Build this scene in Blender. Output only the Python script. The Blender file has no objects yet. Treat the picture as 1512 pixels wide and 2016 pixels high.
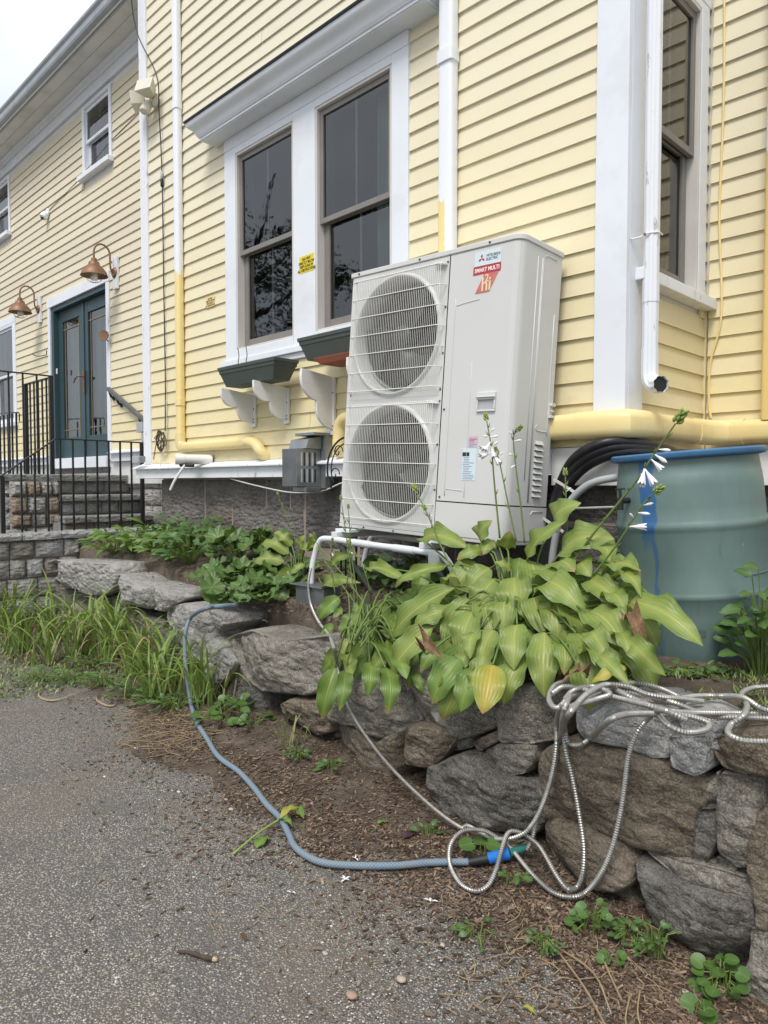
import bpy, math, random
from mathutils import Vector, Matrix, noise, Euler
random.seed(7)
R = math.radians
S2 = math.sqrt(2.0)
scene = bpy.context.scene
COL = scene.collection

# ------------------------------------------------------------------ camera
CAM = Vector((0.0, -3.08, 1.30))
FPX, PITCH = 1410.0, R(2.28)
cam_data = bpy.data.cameras.new('camera')
cam = bpy.data.objects.new('camera', cam_data)
COL.objects.link(cam)
cam.location = CAM
cam.rotation_euler = (R(90) - PITCH, 0, R(45))
cam_data.sensor_fit = 'VERTICAL'
cam_data.sensor_height = 36.0
cam_data.lens = 36.0 * FPX / 2016.0
cam_data.clip_start = 0.02
cam_data.clip_end = 2000.0
scene.camera = cam

# ------------------------------------------------------------------ sky and sun
SUN_EL, SUN_ROT = R(56), R(158)
world = bpy.data.worlds.new('World')
scene.world = world
world.use_nodes = True
nt = world.node_tree
for n in list(nt.nodes):
    nt.nodes.remove(n)
wo = nt.nodes.new('ShaderNodeOutputWorld')
bg = nt.nodes.new('ShaderNodeBackground')
sky = nt.nodes.new('ShaderNodeTexSky')
sky.sky_type = 'NISHITA'
sky.sun_disc = False
sky.sun_elevation = SUN_EL
sky.sun_rotation = SUN_ROT
sky.dust_density = 3.0
sky.ozone_density = 1.0
tc = nt.nodes.new('ShaderNodeTexCoord')
cn = nt.nodes.new('ShaderNodeTexNoise')
cn.inputs['Scale'].default_value = 2.6
cn.inputs['Detail'].default_value = 6
cn.inputs['Roughness'].default_value = .55
cr = nt.nodes.new('ShaderNodeMapRange')
cr.inputs[1].default_value = .35
cr.inputs[2].default_value = .62
cr.inputs[3].default_value = .50
cr.inputs[4].default_value = .97
mx = nt.nodes.new('ShaderNodeMix')
mx.data_type = 'RGBA'
nt.links.new(tc.outputs['Generated'], cn.inputs['Vector'])
nt.links.new(cn.outputs['Fac'], cr.inputs[0])
nt.links.new(cr.outputs[0], mx.inputs[0])
nt.links.new(sky.outputs[0], mx.inputs[6])
mx.inputs[7].default_value = (5.8, 6.15, 6.6, 1)      # bright even cloud sheet
nt.links.new(mx.outputs[2], bg.inputs['Color'])
bg.inputs['Strength'].default_value = 0.10
nt.links.new(bg.outputs[0], wo.inputs['Surface'])

sun_d = bpy.data.lights.new('sun', 'SUN')
sun_d.energy = 1.5
sun_d.angle = R(22)
sun_d.color = (1.0, .96, .90)
sun = bpy.data.objects.new('sun', sun_d)
COL.objects.link(sun)
az = SUN_ROT
sdir = Vector((math.sin(az) * math.cos(SUN_EL), math.cos(az) * math.cos(SUN_EL), math.sin(SUN_EL)))
sun.rotation_euler = sdir.to_track_quat('Z', 'Y').to_euler()

vs = scene.view_settings
vs.view_transform = 'Standard'
vs.look = 'None'
vs.gamma = 1.0
vs.exposure = 0.84
vs.use_curve_mapping = False
scene.render.film_transparent = False
try:
    scene.cycles.use_denoising = True
    scene.cycles.max_bounces = 8
    scene.cycles.transparent_max_bounces = 16
except Exception:
    pass

# ------------------------------------------------------------------ photo measurements -> places
FW = Vector((-1 / S2, 1 / S2, 0))
RT = Vector((1 / S2, 1 / S2, 0))
def ray(px, py):
    u, v = (px - 756.0) / FPX, (1008.0 - py) / FPX
    f = math.cos(PITCH) + v * math.sin(PITCH)
    z = -math.sin(PITCH) + v * math.cos(PITCH)
    return RT * u + FW * f + Vector((0, 0, z))
def onY(px, py, y):
    d = ray(px, py); return CAM + d * ((y - CAM.y) / d.y)
def onX(px, py, x):
    d = ray(px, py); return CAM + d * ((x - CAM.x) / d.x)
def onZ(px, py, z):
    d = ray(px, py); return CAM + d * ((z - CAM.z) / d.z)
def wall_face_y(x):                      # front of the dry stone wall
    return -1.06 - .0676 * x
def onWall(px, py, off=0.0):
    d = ray(px, py)
    t = (-1.06 - off - CAM.y - .0676 * CAM.x) / (d.y + .0676 * d.x)
    return CAM + d * t

# ------------------------------------------------------------------ object helpers
ORG = {}
def link(o):
    COL.objects.link(o); return o
def tag(o, label=None, cat=None, group=None, kind=None):
    if label: o['label'] = label
    if cat: o['category'] = cat
    if group: o['group'] = group
    if kind: o['kind'] = kind
    return o
def thing(name, loc, label=None, cat=None, group=None, rot=None, kind=None, parent=None):
    o = bpy.data.objects.new(name, None)
    o.empty_display_size = .1
    link(o)
    loc = Vector(loc)
    if parent is not None:
        o.parent = parent
        o.location = loc - ORG[parent.name]
    else:
        o.location = loc
    if rot: o.rotation_euler = rot
    ORG[o.name] = Vector((0, 0, 0)) if rot else loc
    return tag(o, label, cat, group, kind)
class MB:
    def __init__(s):
        s.v = []; s.f = []; s.m = []; s.cur = 0; s.c = None; s.uv = None
    def add(s, vs, fs):
        b = len(s.v)
        s.v += [Vector(p) for p in vs]
        for f in fs:
            s.f.append([b + i for i in f]); s.m.append(s.cur)
        return s
    def box(s, a, b):
        x0, x1 = sorted((a[0], b[0])); y0, y1 = sorted((a[1], b[1])); z0, z1 = sorted((a[2], b[2]))
        return s.add([(x0,y0,z0),(x1,y0,z0),(x1,y1,z0),(x0,y1,z0),(x0,y0,z1),(x1,y0,z1),(x1,y1,z1),(x0,y1,z1)],
                     [(0,3,2,1),(4,5,6,7),(0,1,5,4),(1,2,6,5),(2,3,7,6),(3,0,4,7)])
    def obox(s, c, ax, ay, az):
        c, ax, ay, az = Vector(c), Vector(ax), Vector(ay), Vector(az)
        P = [c + ax * i + ay * j + az * k for k in (-1, 1) for i, j in ((-1, -1), (1, -1), (1, 1), (-1, 1))]
        return s.add(P, [(0,3,2,1),(4,5,6,7),(0,1,5,4),(1,2,6,5),(2,3,7,6),(3,0,4,7)])
    def bar(s, a, b, w, h, up=(0, 0, 1)):
        a, b = Vector(a), Vector(b); d = (b - a)
        n = d.normalized(); up = Vector(up)
        sd = n.cross(up)
        if sd.length < 1e-4: sd = n.cross(Vector((0, 1, 0)))
        sd.normalize(); u = sd.cross(n)
        return s.obox((a + b) / 2, d / 2, sd * w / 2, u * h / 2)
    def tube(s, path, r, n=8, cap=True, rfun=None):
        path = [Vector(p) for p in path]
        m = len(path); rings = []
        prev = None
        for i, p in enumerate(path):
            t = (path[min(i + 1, m - 1)] - path[max(i - 1, 0)])
            if t.length < 1e-9: t = Vector((0, 0, 1))
            t.normalize()
            if prev is None:
                a = t.orthogonal().normalized()
            else:
                a = prev - t * prev.dot(t)
                if a.length < 1e-6: a = t.orthogonal()
                a.normalize()
            prev = a; b = t.cross(a)
            rr = (r[i] if isinstance(r, (list, tuple)) else r) if rfun is None else rfun(i, m)
            rings.append([p + (a * math.cos(2 * math.pi * k / n) + b * math.sin(2 * math.pi * k / n)) * rr for k in range(n)])
        vs = [q for ring in rings for q in ring]; fs = []
        for i in range(m - 1):
            for k in range(n):
                fs.append((i*n+k, i*n+(k+1) % n, (i+1)*n+(k+1) % n, (i+1)*n+k))
        if cap:
            fs.append(tuple(range(n - 1, -1, -1))); fs.append(tuple((m-1)*n+k for k in range(n)))
        return s.add(vs, fs)
    def lathe(s, prof, c, n=24, axis=(0, 0, 1), cap=True):
        c = Vector(c); ax = Vector(axis).normalized(); a = ax.orthogonal().normalized(); b = ax.cross(a)
        vs = []; fs = []; m = len(prof)
        for r, h in prof:
            for k in range(n):
                t = 2 * math.pi * k / n
                vs.append(c + ax * h + (a * math.cos(t) + b * math.sin(t)) * r)
        for i in range(m - 1):
            for k in range(n):
                fs.append((i*n+k, i*n+(k+1) % n, (i+1)*n+(k+1) % n, (i+1)*n+k))
        if cap:
            fs.append(tuple(range(n - 1, -1, -1))); fs.append(tuple((m-1)*n+k for k in range(n)))
        return s.add(vs, fs)
    def prism(s, poly, d):
        poly = [Vector(p) for p in poly]; d = Vector(d); n = len(poly)
        vs = poly + [p + d for p in poly]
        fs = [tuple(range(n - 1, -1, -1)), tuple(range(n, 2 * n))]
        for i in range(n):
            fs.append((i, (i + 1) % n, n + (i + 1) % n, n + i))
        return s.add(vs, fs)
    def build(s, name, mat, parent=None, smooth=False, bevel=0, kind=None, origin=None, fix=True, seg=2):
        mats = mat if isinstance(mat, (list, tuple)) else [mat]
        lo = Vector((min(p.x for p in s.v), min(p.y for p in s.v), min(p.z for p in s.v)))
        hi = Vector((max(p.x for p in s.v), max(p.y for p in s.v), max(p.z for p in s.v)))
        if origin is None:
            origin = (lo + hi) / 2
            if parent is None: origin.z = lo.z
        origin = Vector(origin)
        me = bpy.data.meshes.new(name)
        me.from_pydata([p - origin for p in s.v], [], s.f)
        for mm in mats: me.materials.append(mm)
        if len(mats) > 1: me.polygons.foreach_set('material_index', s.m)
        if s.c is not None:
            at = me.color_attributes.new('tint', 'FLOAT_COLOR', 'POINT')
            at.data.foreach_set('color', [x for c in s.c for x in (c[0], c[1], c[2], 1.0)])
        if s.uv is not None:
            ul = me.uv_layers.new(name='UVMap')
            for lp in me.loops:
                ul.data[lp.index].uv = s.uv[lp.vertex_index]
        me.validate()
        if fix:
            import bmesh
            bm = bmesh.new(); bm.from_mesh(me)
            bmesh.ops.recalc_face_normals(bm, faces=bm.faces)
            bm.to_mesh(me); bm.free()
        if smooth:
            me.polygons.foreach_set('use_smooth', [True] * len(me.polygons))
            if smooth != 'all':
                try: me.set_sharp_from_angle(angle=R(40))
                except Exception: pass
        me.update()
        o = bpy.data.objects.new(name, me)
        link(o)
        if parent is not None:
            o.parent = parent
            o.location = origin - ORG[parent.name]
            ORG[o.name] = origin
        else:
            o.location = origin
            ORG[o.name] = origin
        if bevel:
            b = o.modifiers.new('bevel', 'BEVEL'); b.width = bevel; b.segments = seg; b.limit_method = 'ANGLE'; b.angle_limit = R(35)
        if kind: o['kind'] = kind
        return o
def catmull(pts, per=8):
    pts = [Vector(p) for p in pts]
    P = [pts[0] * 2 - pts[1]] + pts + [pts[-1] * 2 - pts[-2]]
    out = []
    for i in range(1, len(P) - 2):
        a, b, c, d = P[i-1], P[i], P[i+1], P[i+2]
        for k in range(per):
            t = k / per
            out.append(.5 * ((2*b) + (c-a)*t + (2*a-5*b+4*c-d)*t*t + (3*b-a-3*c+d)*t*t*t))
    out.append(pts[-1])
    return out
def resample(path, step):
    out = [path[0].copy()]; acc = 0.0
    for a, b in zip(path, path[1:]):
        L = (b - a).length
        if L < 1e-9: continue
        t = step - acc
        while t <= L:
            out.append(a.lerp(b, t / L)); t += step
        acc = (acc + L) % step
    return out
def nz(p, s=1.0, o=0.0):
    return noise.noise(Vector((p[0] * s + o, p[1] * s - o * 1.7, p[2] * s + o * .6)))
def text_mesh(body, size, mat, name, parent, loc, rot, squeeze=1.0, align='LEFT', bold=0.0, shear=0.0):
    cu = bpy.data.curves.new('lettering', 'FONT')
    cu.body = body; cu.size = size; cu.align_x = align; cu.offset = bold; cu.shear = shear
    cu.extrude = .0004; cu.resolution_u = 3; cu.space_line = .95
    t = bpy.data.objects.new('lettering', cu); link(t)
    bpy.context.view_layer.update()
    me = bpy.data.meshes.new_from_object(t.evaluated_get(bpy.context.evaluated_depsgraph_get()))
    bpy.data.objects.remove(t)
    bpy.data.curves.remove(cu)
    me.materials.clear(); me.materials.append(mat)
    o = bpy.data.objects.new(name, me); link(o)
    o.parent = parent
    o.location = Vector(loc) - ORG[parent.name]; o.rotation_euler = rot; o.scale = (squeeze, 1, 1)
    return o

# ------------------------------------------------------------------ materials
def lin(r, g, b):
    f = lambda c: (c / 255 / 12.92) if c <= 10 else (((c / 255) + .055) / 1.055) ** 2.4
    return (f(r), f(g), f(b))
class NT:
    def __init__(s, name):
        s.m = bpy.data.materials.new(name); s.m.use_nodes = True
        s.t = s.m.node_tree; s.b = s.t.nodes['Principled BSDF']; s.out = s.t.nodes['Material Output']
        s._co = None
    def n(s, kind, **kw):
        nd = s.t.nodes.new('ShaderNode' + kind)
        for k, v in kw.items():
            if k in nd.inputs.keys(): nd.inputs[k].default_value = v
            else: setattr(nd, k, v)
        return nd
    def l(s, a, b): s.t.links.new(a, b)
    def coords(s, space='Object', scale=(1, 1, 1)):
        tcn = s.n('TexCoord'); src = tcn.outputs['Object']
        if space == 'World':
            src = s.n('NewGeometry').outputs['Position']
        else:
            oi = s.n('ObjectInfo')
            mu = s.n('Math', operation='MULTIPLY'); mu.inputs[1].default_value = 91.7
            s.l(oi.outputs['Random'], mu.inputs[0])
            ad = s.n('VectorMath', operation='ADD')
            s.l(src, ad.inputs[0]); s.l(mu.outputs[0], ad.inputs[1]); src = ad.outputs[0]
        if tuple(scale) != (1, 1, 1):
            mp = s.n('Mapping'); mp.inputs['Scale'].default_value = scale
            s.l(src, mp.inputs['Vector']); src = mp.outputs[0]
        return src
    def noise(s, co, scale, detail=4, rough=.55, dist=0):
        nd = s.n('TexNoise'); nd.inputs['Scale'].default_value = scale; nd.inputs['Detail'].default_value = detail
        nd.inputs['Roughness'].default_value = rough; nd.inputs['Distortion'].default_value = dist
        s.l(co, nd.inputs['Vector']); return nd.outputs['Fac']
    def voro(s, co, scale, feature='F1', out='Distance', rnd=1.0):
        nd = s.n('TexVoronoi'); nd.feature = feature; nd.inputs['Scale'].default_value = scale
        nd.inputs['Randomness'].default_value = rnd
        s.l(co, nd.inputs['Vector']); return nd.outputs[out]
    def ramp(s, fac, stops, interp='LINEAR'):
        nd = s.n('ValToRGB'); cr_ = nd.color_ramp; cr_.interpolation = interp
        while len(cr_.elements) < len(stops): cr_.elements.new(.5)
        for e, (p, c) in zip(cr_.elements, stops):
            e.position = p; e.color = (c[0], c[1], c[2], 1) if not isinstance(c, float) else (c, c, c, 1)
        s.l(fac, nd.inputs[0]); return nd.outputs[0]
    def mix(s, fac, a, b, mode='MIX'):
        nd = s.n('Mix'); nd.data_type = 'RGBA'; nd.blend_type = mode
        for i, x in ((0, fac), (6, a), (7, b)):
            if isinstance(x, (int, float)): nd.inputs[i].default_value = x if i == 0 else (x, x, x, 1)
            elif isinstance(x, tuple): nd.inputs[i].default_value = (x[0], x[1], x[2], 1)
            else: s.l(x, nd.inputs[i])
        return nd.outputs[2]
    def math(s, op, a, b=0.0):
        nd = s.n('Math', operation=op)
        for i, x in ((0, a), (1, b)):
            if isinstance(x, (int, float)): nd.inputs[i].default_value = x
            else: s.l(x, nd.inputs[i])
        return nd.outputs[0]
    def rng(s, v, a, b, c=0.0, d=1.0):
        nd = s.n('MapRange')
        for i, x in enumerate((a, b, c, d)): nd.inputs[i + 1].default_value = x
        s.l(v, nd.inputs[0]); return nd.outputs[0]
    def bump(s, h, strength=.3, dist=.01, normal=None):
        nd = s.n('Bump'); nd.inputs['Strength'].default_value = strength; nd.inputs['Distance'].default_value = dist
        s.l(h, nd.inputs['Height'])
        if normal is not None: s.l(normal, nd.inputs['Normal'])
        s.l(nd.outputs[0], s.b.inputs['Normal']); return nd.outputs[0]
    def set(s, color=None, rough=None, metal=None, spec=None):
        for k, v in (('Base Color', color), ('Roughness', rough), ('Metallic', metal), ('Specular IOR Level', spec)):
            if v is None: continue
            if isinstance(v, (int, float)): s.b.inputs[k].default_value = v
            elif isinstance(v, tuple): s.b.inputs[k].default_value = (v[0], v[1], v[2], 1)
            else: s.l(v, s.b.inputs[k])
        return s
def simple(name, c1, c2=None, scale=6.0, rough=.55, bump=0.0, bscale=80.0, metal=0.0, stretch=(1, 1, 1), spec=.4, world=False, dirt=None, dscale=3.0):
    m = NT(name); co = m.coords('World' if world else 'Object', stretch)
    col = c1
    if c2 is not None: col = m.mix(m.rng(m.noise(co, scale, 5), .3, .7), c1, c2)
    if dirt is not None:
        col = m.mix(m.rng(m.noise(co, dscale, 6, .65), .52, .78, 0, .6), col if not isinstance(col, tuple) else c1, dirt)
    m.set(col, rough, metal, spec)
    if bump: m.bump(m.noise(co, bscale, 6, .6), bump, .004)
    return m.m
MAT = {}
# clapboards: cream yellow paint, mixed paler higher up and yellower low down
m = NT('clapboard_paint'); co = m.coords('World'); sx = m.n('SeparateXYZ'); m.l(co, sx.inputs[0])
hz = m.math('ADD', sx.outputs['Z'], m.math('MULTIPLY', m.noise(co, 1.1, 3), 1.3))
high_mix = m.rng(hz, 2.5, 4.6)
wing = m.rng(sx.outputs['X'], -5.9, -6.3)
base = m.mix(high_mix, (.74, .645, .375), (.715, .67, .53))
base = m.mix(m.math('MULTIPLY', wing, m.math('MULTIPLY', high_mix, .8)), base, (.62, .55, .42))
oc = m.coords('Object')
oi = m.n('ObjectInfo')
base = m.mix(m.math('MULTIPLY', oi.outputs['Random'], .40), base, (.80, .73, .54), 'MIX')
base = m.mix(m.rng(m.noise(m.coords('World', (1, 1, 3)), 4.0, 6, .7), .56, .80, 0, .30), base, (.55, .47, .31))
splash = m.math('MULTIPLY', m.rng(sx.outputs['Z'], 2.0, 1.45), m.rng(m.noise(m.coords('World', (1, 1, 2)), 7, 6, .7), .48, .72, 0, .45))
base = m.mix(splash, base, (.46, .38, .25))
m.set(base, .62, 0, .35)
gr = m.noise(m.coords('Object', (2.5, 30, 40)), 6, 5)
m.bump(gr, .12, .004); MAT['clap'] = m.m
MAT['trim'] = simple('white_trim_paint', (.76, .79, .84), (.72, .75, .80), 3, .5, .06, 40, dirt=(.55, .54, .52), dscale=2.2)
m = NT('peeling_white_paint'); co = m.coords('World', (1, 1, .28))
pk = m.rng(m.noise(co, 22, 6, .75), .60, .66)
m.set(m.mix(pk, m.mix(m.noise(co, 5), (.80, .82, .86), (.70, .72, .75)), (.42, .39, .36)), .6)
m.bump(m.math('SUBTRACT', 1.0, pk), .35, .003); MAT['peel'] = m.m
MAT['duct_white'] = simple('white_duct_plastic', (.80, .83, .87), (.76, .79, .83), 4, .4, 0)
m = NT('duct_painted'); co = m.coords('World'); sx = m.n('SeparateXYZ'); m.l(co, sx.inputs[0])
edge = m.math('ADD', sx.outputs['Z'], m.math('MULTIPLY', m.noise(m.coords('World', (6, 6, 1)), 9, 4), .34))
m.set(m.mix(m.rng(edge, 3.19, 3.21), m.mix(m.noise(co, 8), (.82, .64, .26), (.85, .70, .33)), (.80, .83, .87)), .45); MAT['duct_mix'] = m.m
MAT['duct_yellow'] = simple('yellow_duct_paint', (.79, .63, .29), (.81, .67, .34), 5, .42, .03, 60, dirt=(.60, .50, .30), dscale=3)
MAT['sash'] = simple('taupe_sash', (.19, .175, .16), (.23, .215, .20), 5, .45, .03)
MAT['linen'] = simple('pale_window_liner', (.62, .60, .56), (.55, .53, .50), 5, .5)
m = NT('window_glass')
gl = m.n('BsdfGlossy'); gl.inputs['Roughness'].default_value = .022; gl.inputs['Color'].default_value = (1, 1, 1, 1)
trn = m.n('BsdfTransparent'); trn.inputs['Color'].default_value = (.60, .62, .63, 1)
fr = m.n('Fresnel'); fr.inputs['IOR'].default_value = 1.78
wv = m.noise(m.coords('World'), 3.0, 3); bp = m.n('Bump'); bp.inputs['Strength'].default_value = .05; bp.inputs['Distance'].default_value = .02
m.l(wv, bp.inputs['Height']); m.l(bp.outputs[0], gl.inputs['Normal'])
ms = m.n('MixShader'); m.l(fr.outputs[0], ms.inputs[0]); m.l(trn.outputs[0], ms.inputs[1]); m.l(gl.outputs[0], ms.inputs[2]); m.l(ms.outputs[0], m.out.inputs['Surface'])
MAT['glass'] = m.m
MAT['room'] = simple('dark_room', (.030, .032, .036), (.045, .045, .05), 2, .9)
MAT['bar'] = simple('grey_glazing_bar', (.55, .57, .58), None, rough=.5)
MAT['roofblack'] = simple('black_drip_edge', (.018, .022, .026), (.03, .035, .04), 8, .5)
MAT['gutter'] = simple('grey_gutter', (.38, .41, .44), (.30, .33, .36), 7, .4, .05, 30)
MAT['soffit'] = simple('soffit_paint', (.70, .70, .68), (.62, .62, .60), 3, .6, .05, 20, dirt=(.45, .43, .40))
MAT['shingle'] = simple('roof_shingle', (.10, .10, .105), (.16, .16, .16), 20, .9, .3, 120)
MAT['ac'] = simple('ac_paint', (.60, .60, .585), (.57, .57, .555), 2.2, .38, 0, spec=.45, dirt=(.52, .51, .48), dscale=1.8)
MAT['ac_wire'] = simple('coated_wire', (.72, .71, .67), None, rough=.4)
MAT['ac_ring'] = simple('fan_ring_plastic', (.60, .61, .60), None, rough=.35)
MAT['black'] = simple('black_plastic', (.012, .012, .013), (.02, .02, .02), 8, .5)
MAT['coil'] = simple('dark_coil', (.010, .010, .009), (.028, .026, .02), 30, .7)
MAT['blade'] = simple('fan_blade', (.040, .042, .040), None, rough=.4)
MAT['steel'] = simple('galvanised_steel', (.34, .36, .37), (.24, .26, .27), 14, .38, .04, 60, metal=.65)
MAT['steel_dark'] = simple('dark_zinc', (.13, .14, .145), (.19, .20, .205), 12, .5, .05, 60, metal=.5)
MAT['iron'] = simple('black_iron', (.012, .013, .015), (.02, .02, .022), 14, .42, .1, 90)
MAT['hose_metal'] = simple('stainless_hose', (.46, .45, .42), (.33, .32, .30), 60, .42, 0, metal=.75)
MAT['screw'] = simple('dull_screw', (.10, .10, .12), None, rough=.5, metal=.6)
MAT['pvc'] = simple('white_pvc', (.74, .74, .71), (.68, .67, .63), 4, .4, dirt=(.5, .47, .40))
MAT['copper'] = simple('aged_copper', (.27, .145, .085), (.19, .11, .07), 16, .5, .12, 50, metal=.35)
MAT['lampin'] = simple('lamp_inside', (.22, .20, .14), (.15, .13, .10), 10, .5)
MAT['bulb'] = simple('bulb_glass', (.75, .74, .70), None, rough=.15)
MAT['teal'] = simple('teal_door_paint', (.030, .062, .072), (.036, .074, .084), 4, .45, .04, 20)
m = NT('curtain'); cvt = m.coords('World', (1, 1, .05)); m.set(m.mix(m.rng(m.noise(cvt, 26, 2), .35, .65), (.22, .34, .30), (.46, .58, .52)), .8); MAT['curtain'] = m.m
MAT['lead'] = simple('brass_came', (.26, .22, .14), None, rough=.45, metal=.4)
MAT['planter'] = simple('green_planter', (.055, .070, .062), (.065, .080, .070), 5, .5, .03, 40, dirt=(.09, .10, .09))
MAT['terracotta'] = simple('terracotta', (.36, .12, .07), (.30, .10, .06), 6, .7)
MAT['bracket'] = simple('white_bracket_wood', (.78, .78, .76), (.72, .71, .69), 5, .6, .12, 60, stretch=(1, 1, 6))
MAT['tagyellow'] = simple('yellow_tag', (.75, .60, .02), None, rough=.4)
MAT['tagcream'] = simple('painted_tag', (.80, .64, .30), None, rough=.5)
MAT['ink'] = simple('dark_ink', (.03, .025, .015), None, rough=.6)
MAT['ink_faded'] = simple('worn_ink', (.20, .13, .04), None, rough=.6)
MAT['red'] = simple('logo_red', (.42, .035, .045), None, rough=.35)
MAT['pink'] = simple('faded_red', (.52, .13, .12), (.58, .20, .17), 40, rough=.35)
MAT['gold'] = simple('pale_gold', (.72, .62, .40), None, rough=.35)
MAT['stick_blue'] = simple('label_blue', (.60, .70, .75), None, rough=.35)
MAT['stick_text'] = simple('label_text', (.25, .33, .42), None, rough=.4)
MAT['stick_lilac'] = simple('label_lilac', (.48, .45, .58), (.62, .42, .50), 30, rough=.4)
MAT['white_text'] = simple('white_lettering', (.85, .84, .80), None, rough=.4)
MAT['pipe_black'] = simple('black_insulation', (.010, .010, .012), (.022, .022, .024), 20, .38, .25, 30)
MAT['conduit'] = simple('grey_conduit', (.36, .38, .39), (.42, .44, .45), 6, .45)
MAT['cable_black'] = simple('black_cable', (.02, .02, .022), None, rough=.5)
MAT['cable_white'] = simple('white_cable', (.62, .61, .57), (.5, .49, .46), 20, .5)
MAT['cable_brown'] = simple('brown_cable', (.09, .06, .04), (.05, .035, .025), 20, .5)
MAT['flood'] = simple('cream_plastic', (.66, .63, .52), (.60, .57, .47), 8, .45)
MAT['stand'] = simple('white_stand_tube', (.68, .70, .72), (.62, .64, .66), 5, .4, dirt=(.5, .5, .48))
MAT['barrel_rim'] = simple('blue_rim', (.045, .135, .27), (.06, .165, .31), 14, .45, .1, 30)
m = NT('barrel_paint'); co = m.coords('Object', (1, 1, .5))
body = m.mix(m.rng(m.noise(co, 4, 6, .65), .35, .65), (.115, .178, .166), (.150, .215, .200))
body = m.mix(m.rng(m.noise(m.coords('Object', (1, 1, .25)), 16, 6, .7), .60, .70, 0, .40), body, (.075, .125, .13))
uvn = m.n('UVMap'); su = m.n('SeparateXYZ'); m.l(uvn.outputs[0], su.inputs[0])
ux = m.math('ADD', su.outputs[0], m.math('MULTIPLY', m.math('SUBTRACT', m.noise(co, 14, 4), .5), .035))
band = m.math('MULTIPLY', m.rng(m.math('ABSOLUTE', m.math('SUBTRACT', ux, .5)), .021, .016), m.rng(su.outputs[1], .54, .66))
drip = m.math('MULTIPLY', m.rng(m.math('ABSOLUTE', m.math('SUBTRACT', ux, .512)), .006, .003), m.rng(m.noise(co, 9, 4), .42, .55))
body = m.mix(m.math('MAXIMUM', band, m.math('MULTIPLY', drip, .7)), body, (.030, .115, .27))
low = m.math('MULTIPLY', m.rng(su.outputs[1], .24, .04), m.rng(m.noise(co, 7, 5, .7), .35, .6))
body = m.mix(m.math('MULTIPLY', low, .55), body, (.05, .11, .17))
m.set(body, .46, 0, .4); m.bump(m.noise(co, 18, 5), .08, .01); MAT['barrel'] = m.m
MAT['hose_blue'] = None
m = NT('woven_hose'); uvn = m.n('UVMap'); mp = m.n('Mapping'); mp.inputs['Scale'].default_value = (1, 1, 1); m.l(uvn.outputs[0], mp.inputs[0])
ck = m.n('TexChecker'); ck.inputs['Scale'].default_value = 1.0; ck.inputs['Color1'].default_value = (.20, .27, .33, 1); ck.inputs['Color2'].default_value = (.115, .17, .23, 1)
m.l(mp.outputs[0], ck.inputs['Vector'])
hb = m.mix(m.rng(m.noise(m.coords('World'), 12, 4), .4, .65, 0, .55), ck.outputs[0], (.20, .22, .23))
m.set(hb, .75); m.bump(ck.outputs[1], .4, .002); MAT['hose_blue'] = m.m
MAT['connector_blue'] = simple('blue_connector', (.02, .17, .55), None, rough=.35)
MAT['connector_green'] = simple('green_connector', (.03, .16, .13), None, rough=.4)
def rock(name, cols, moss=0.0, sparkle=.0, lich=.35):
    m = NT(name); co = m.coords('Object'); wco = m.coords('World')
    n1 = m.noise(co, 5, 8, .65, .3); n2 = m.noise(wco, 38, 6, .7); n3 = m.noise(wco, 140, 3, .7)
    c = m.ramp(m.math('ADD', m.math('MULTIPLY', n1, .6), m.math('MULTIPLY', n2, .4)), [(.30, cols[0]), (.48, cols[1]), (.60, cols[2]), (.75, cols[1])])
    c = m.mix(m.rng(n3, .45, .72, 0, .55), c, tuple(min(1, x * 2.1 + .02) for x in cols[2]))
    c = m.mix(m.rng(m.voro(wco, 260), .0, .25, .45, 0), c, (.02, .02, .02))
    if lich: c = m.mix(m.rng(m.noise(wco, 9, 7, .7), .55, .70, 0, lich), c, (.42, .43, .40))
    if moss: c = m.mix(m.rng(m.noise(wco, 7, 6, .7), .60, .72, 0, moss), c, (.10, .085, .02))
    m.set(c, .88, 0, .25)
    h = m.math('ADD', m.math('MULTIPLY', n2, .8), m.math('MULTIPLY', n3, .35))
    h = m.math('ADD', h, m.math('MULTIPLY', m.noise(wco, 11, 6, .6), 1.4))
    h = m.math('ADD', h, m.math('MULTIPLY', m.voro(m.coords('World', (1, 1, 2.2)), 16, 'F1', 'Distance'), -.9))
    m.bump(h, 1.0, .03); return m.m
MAT['rock'] = rock('field_stone_grey', [(.080, .072, .060), (.20, .182, .152), (.33, .305, .262)], .15)
MAT['rock_dark'] = rock('field_stone_dark', [(.050, .047, .042), (.125, .117, .104), (.21, .198, .177)], .2, lich=.22)
MAT['rock_brown'] = rock('field_stone_brown', [(.060, .049, .036), (.155, .126, .093), (.25, .21, .16)], .5, lich=.12)
MAT['rock_pale'] = rock('granite_pale', [(.15, .15, .15), (.33, .33, .325), (.46, .46, .45)], 0, lich=.2)
MAT['rock_cut'] = rock('cut_granite', [(.15, .143, .13), (.31, .297, .275), (.43, .415, .39)], 0, lich=.25)
MAT['rock_rust'] = rock('rusty_granite', [(.13, .105, .08), (.26, .205, .15), (.36, .30, .235)], 0, lich=.2)
MAT['found'] = rock('foundation_block', [(.075, .068, .064), (.16, .145, .137), (.235, .215, .20)], 0, lich=.12)
MAT['found_tan'] = rock('foundation_block_tan', [(.10, .08, .065), (.18, .15, .125), (.24, .21, .18)], 0, lich=.1)
MAT['slab'] = rock('blue_stone_slab', [(.14, .14, .13), (.25, .25, .235), (.33, .33, .31)], 0, lich=.1)
MAT['mortar'] = simple('mortar', (.30, .24, .20), (.37, .31, .265), 12, .9, .4, 120, world=True)
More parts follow.
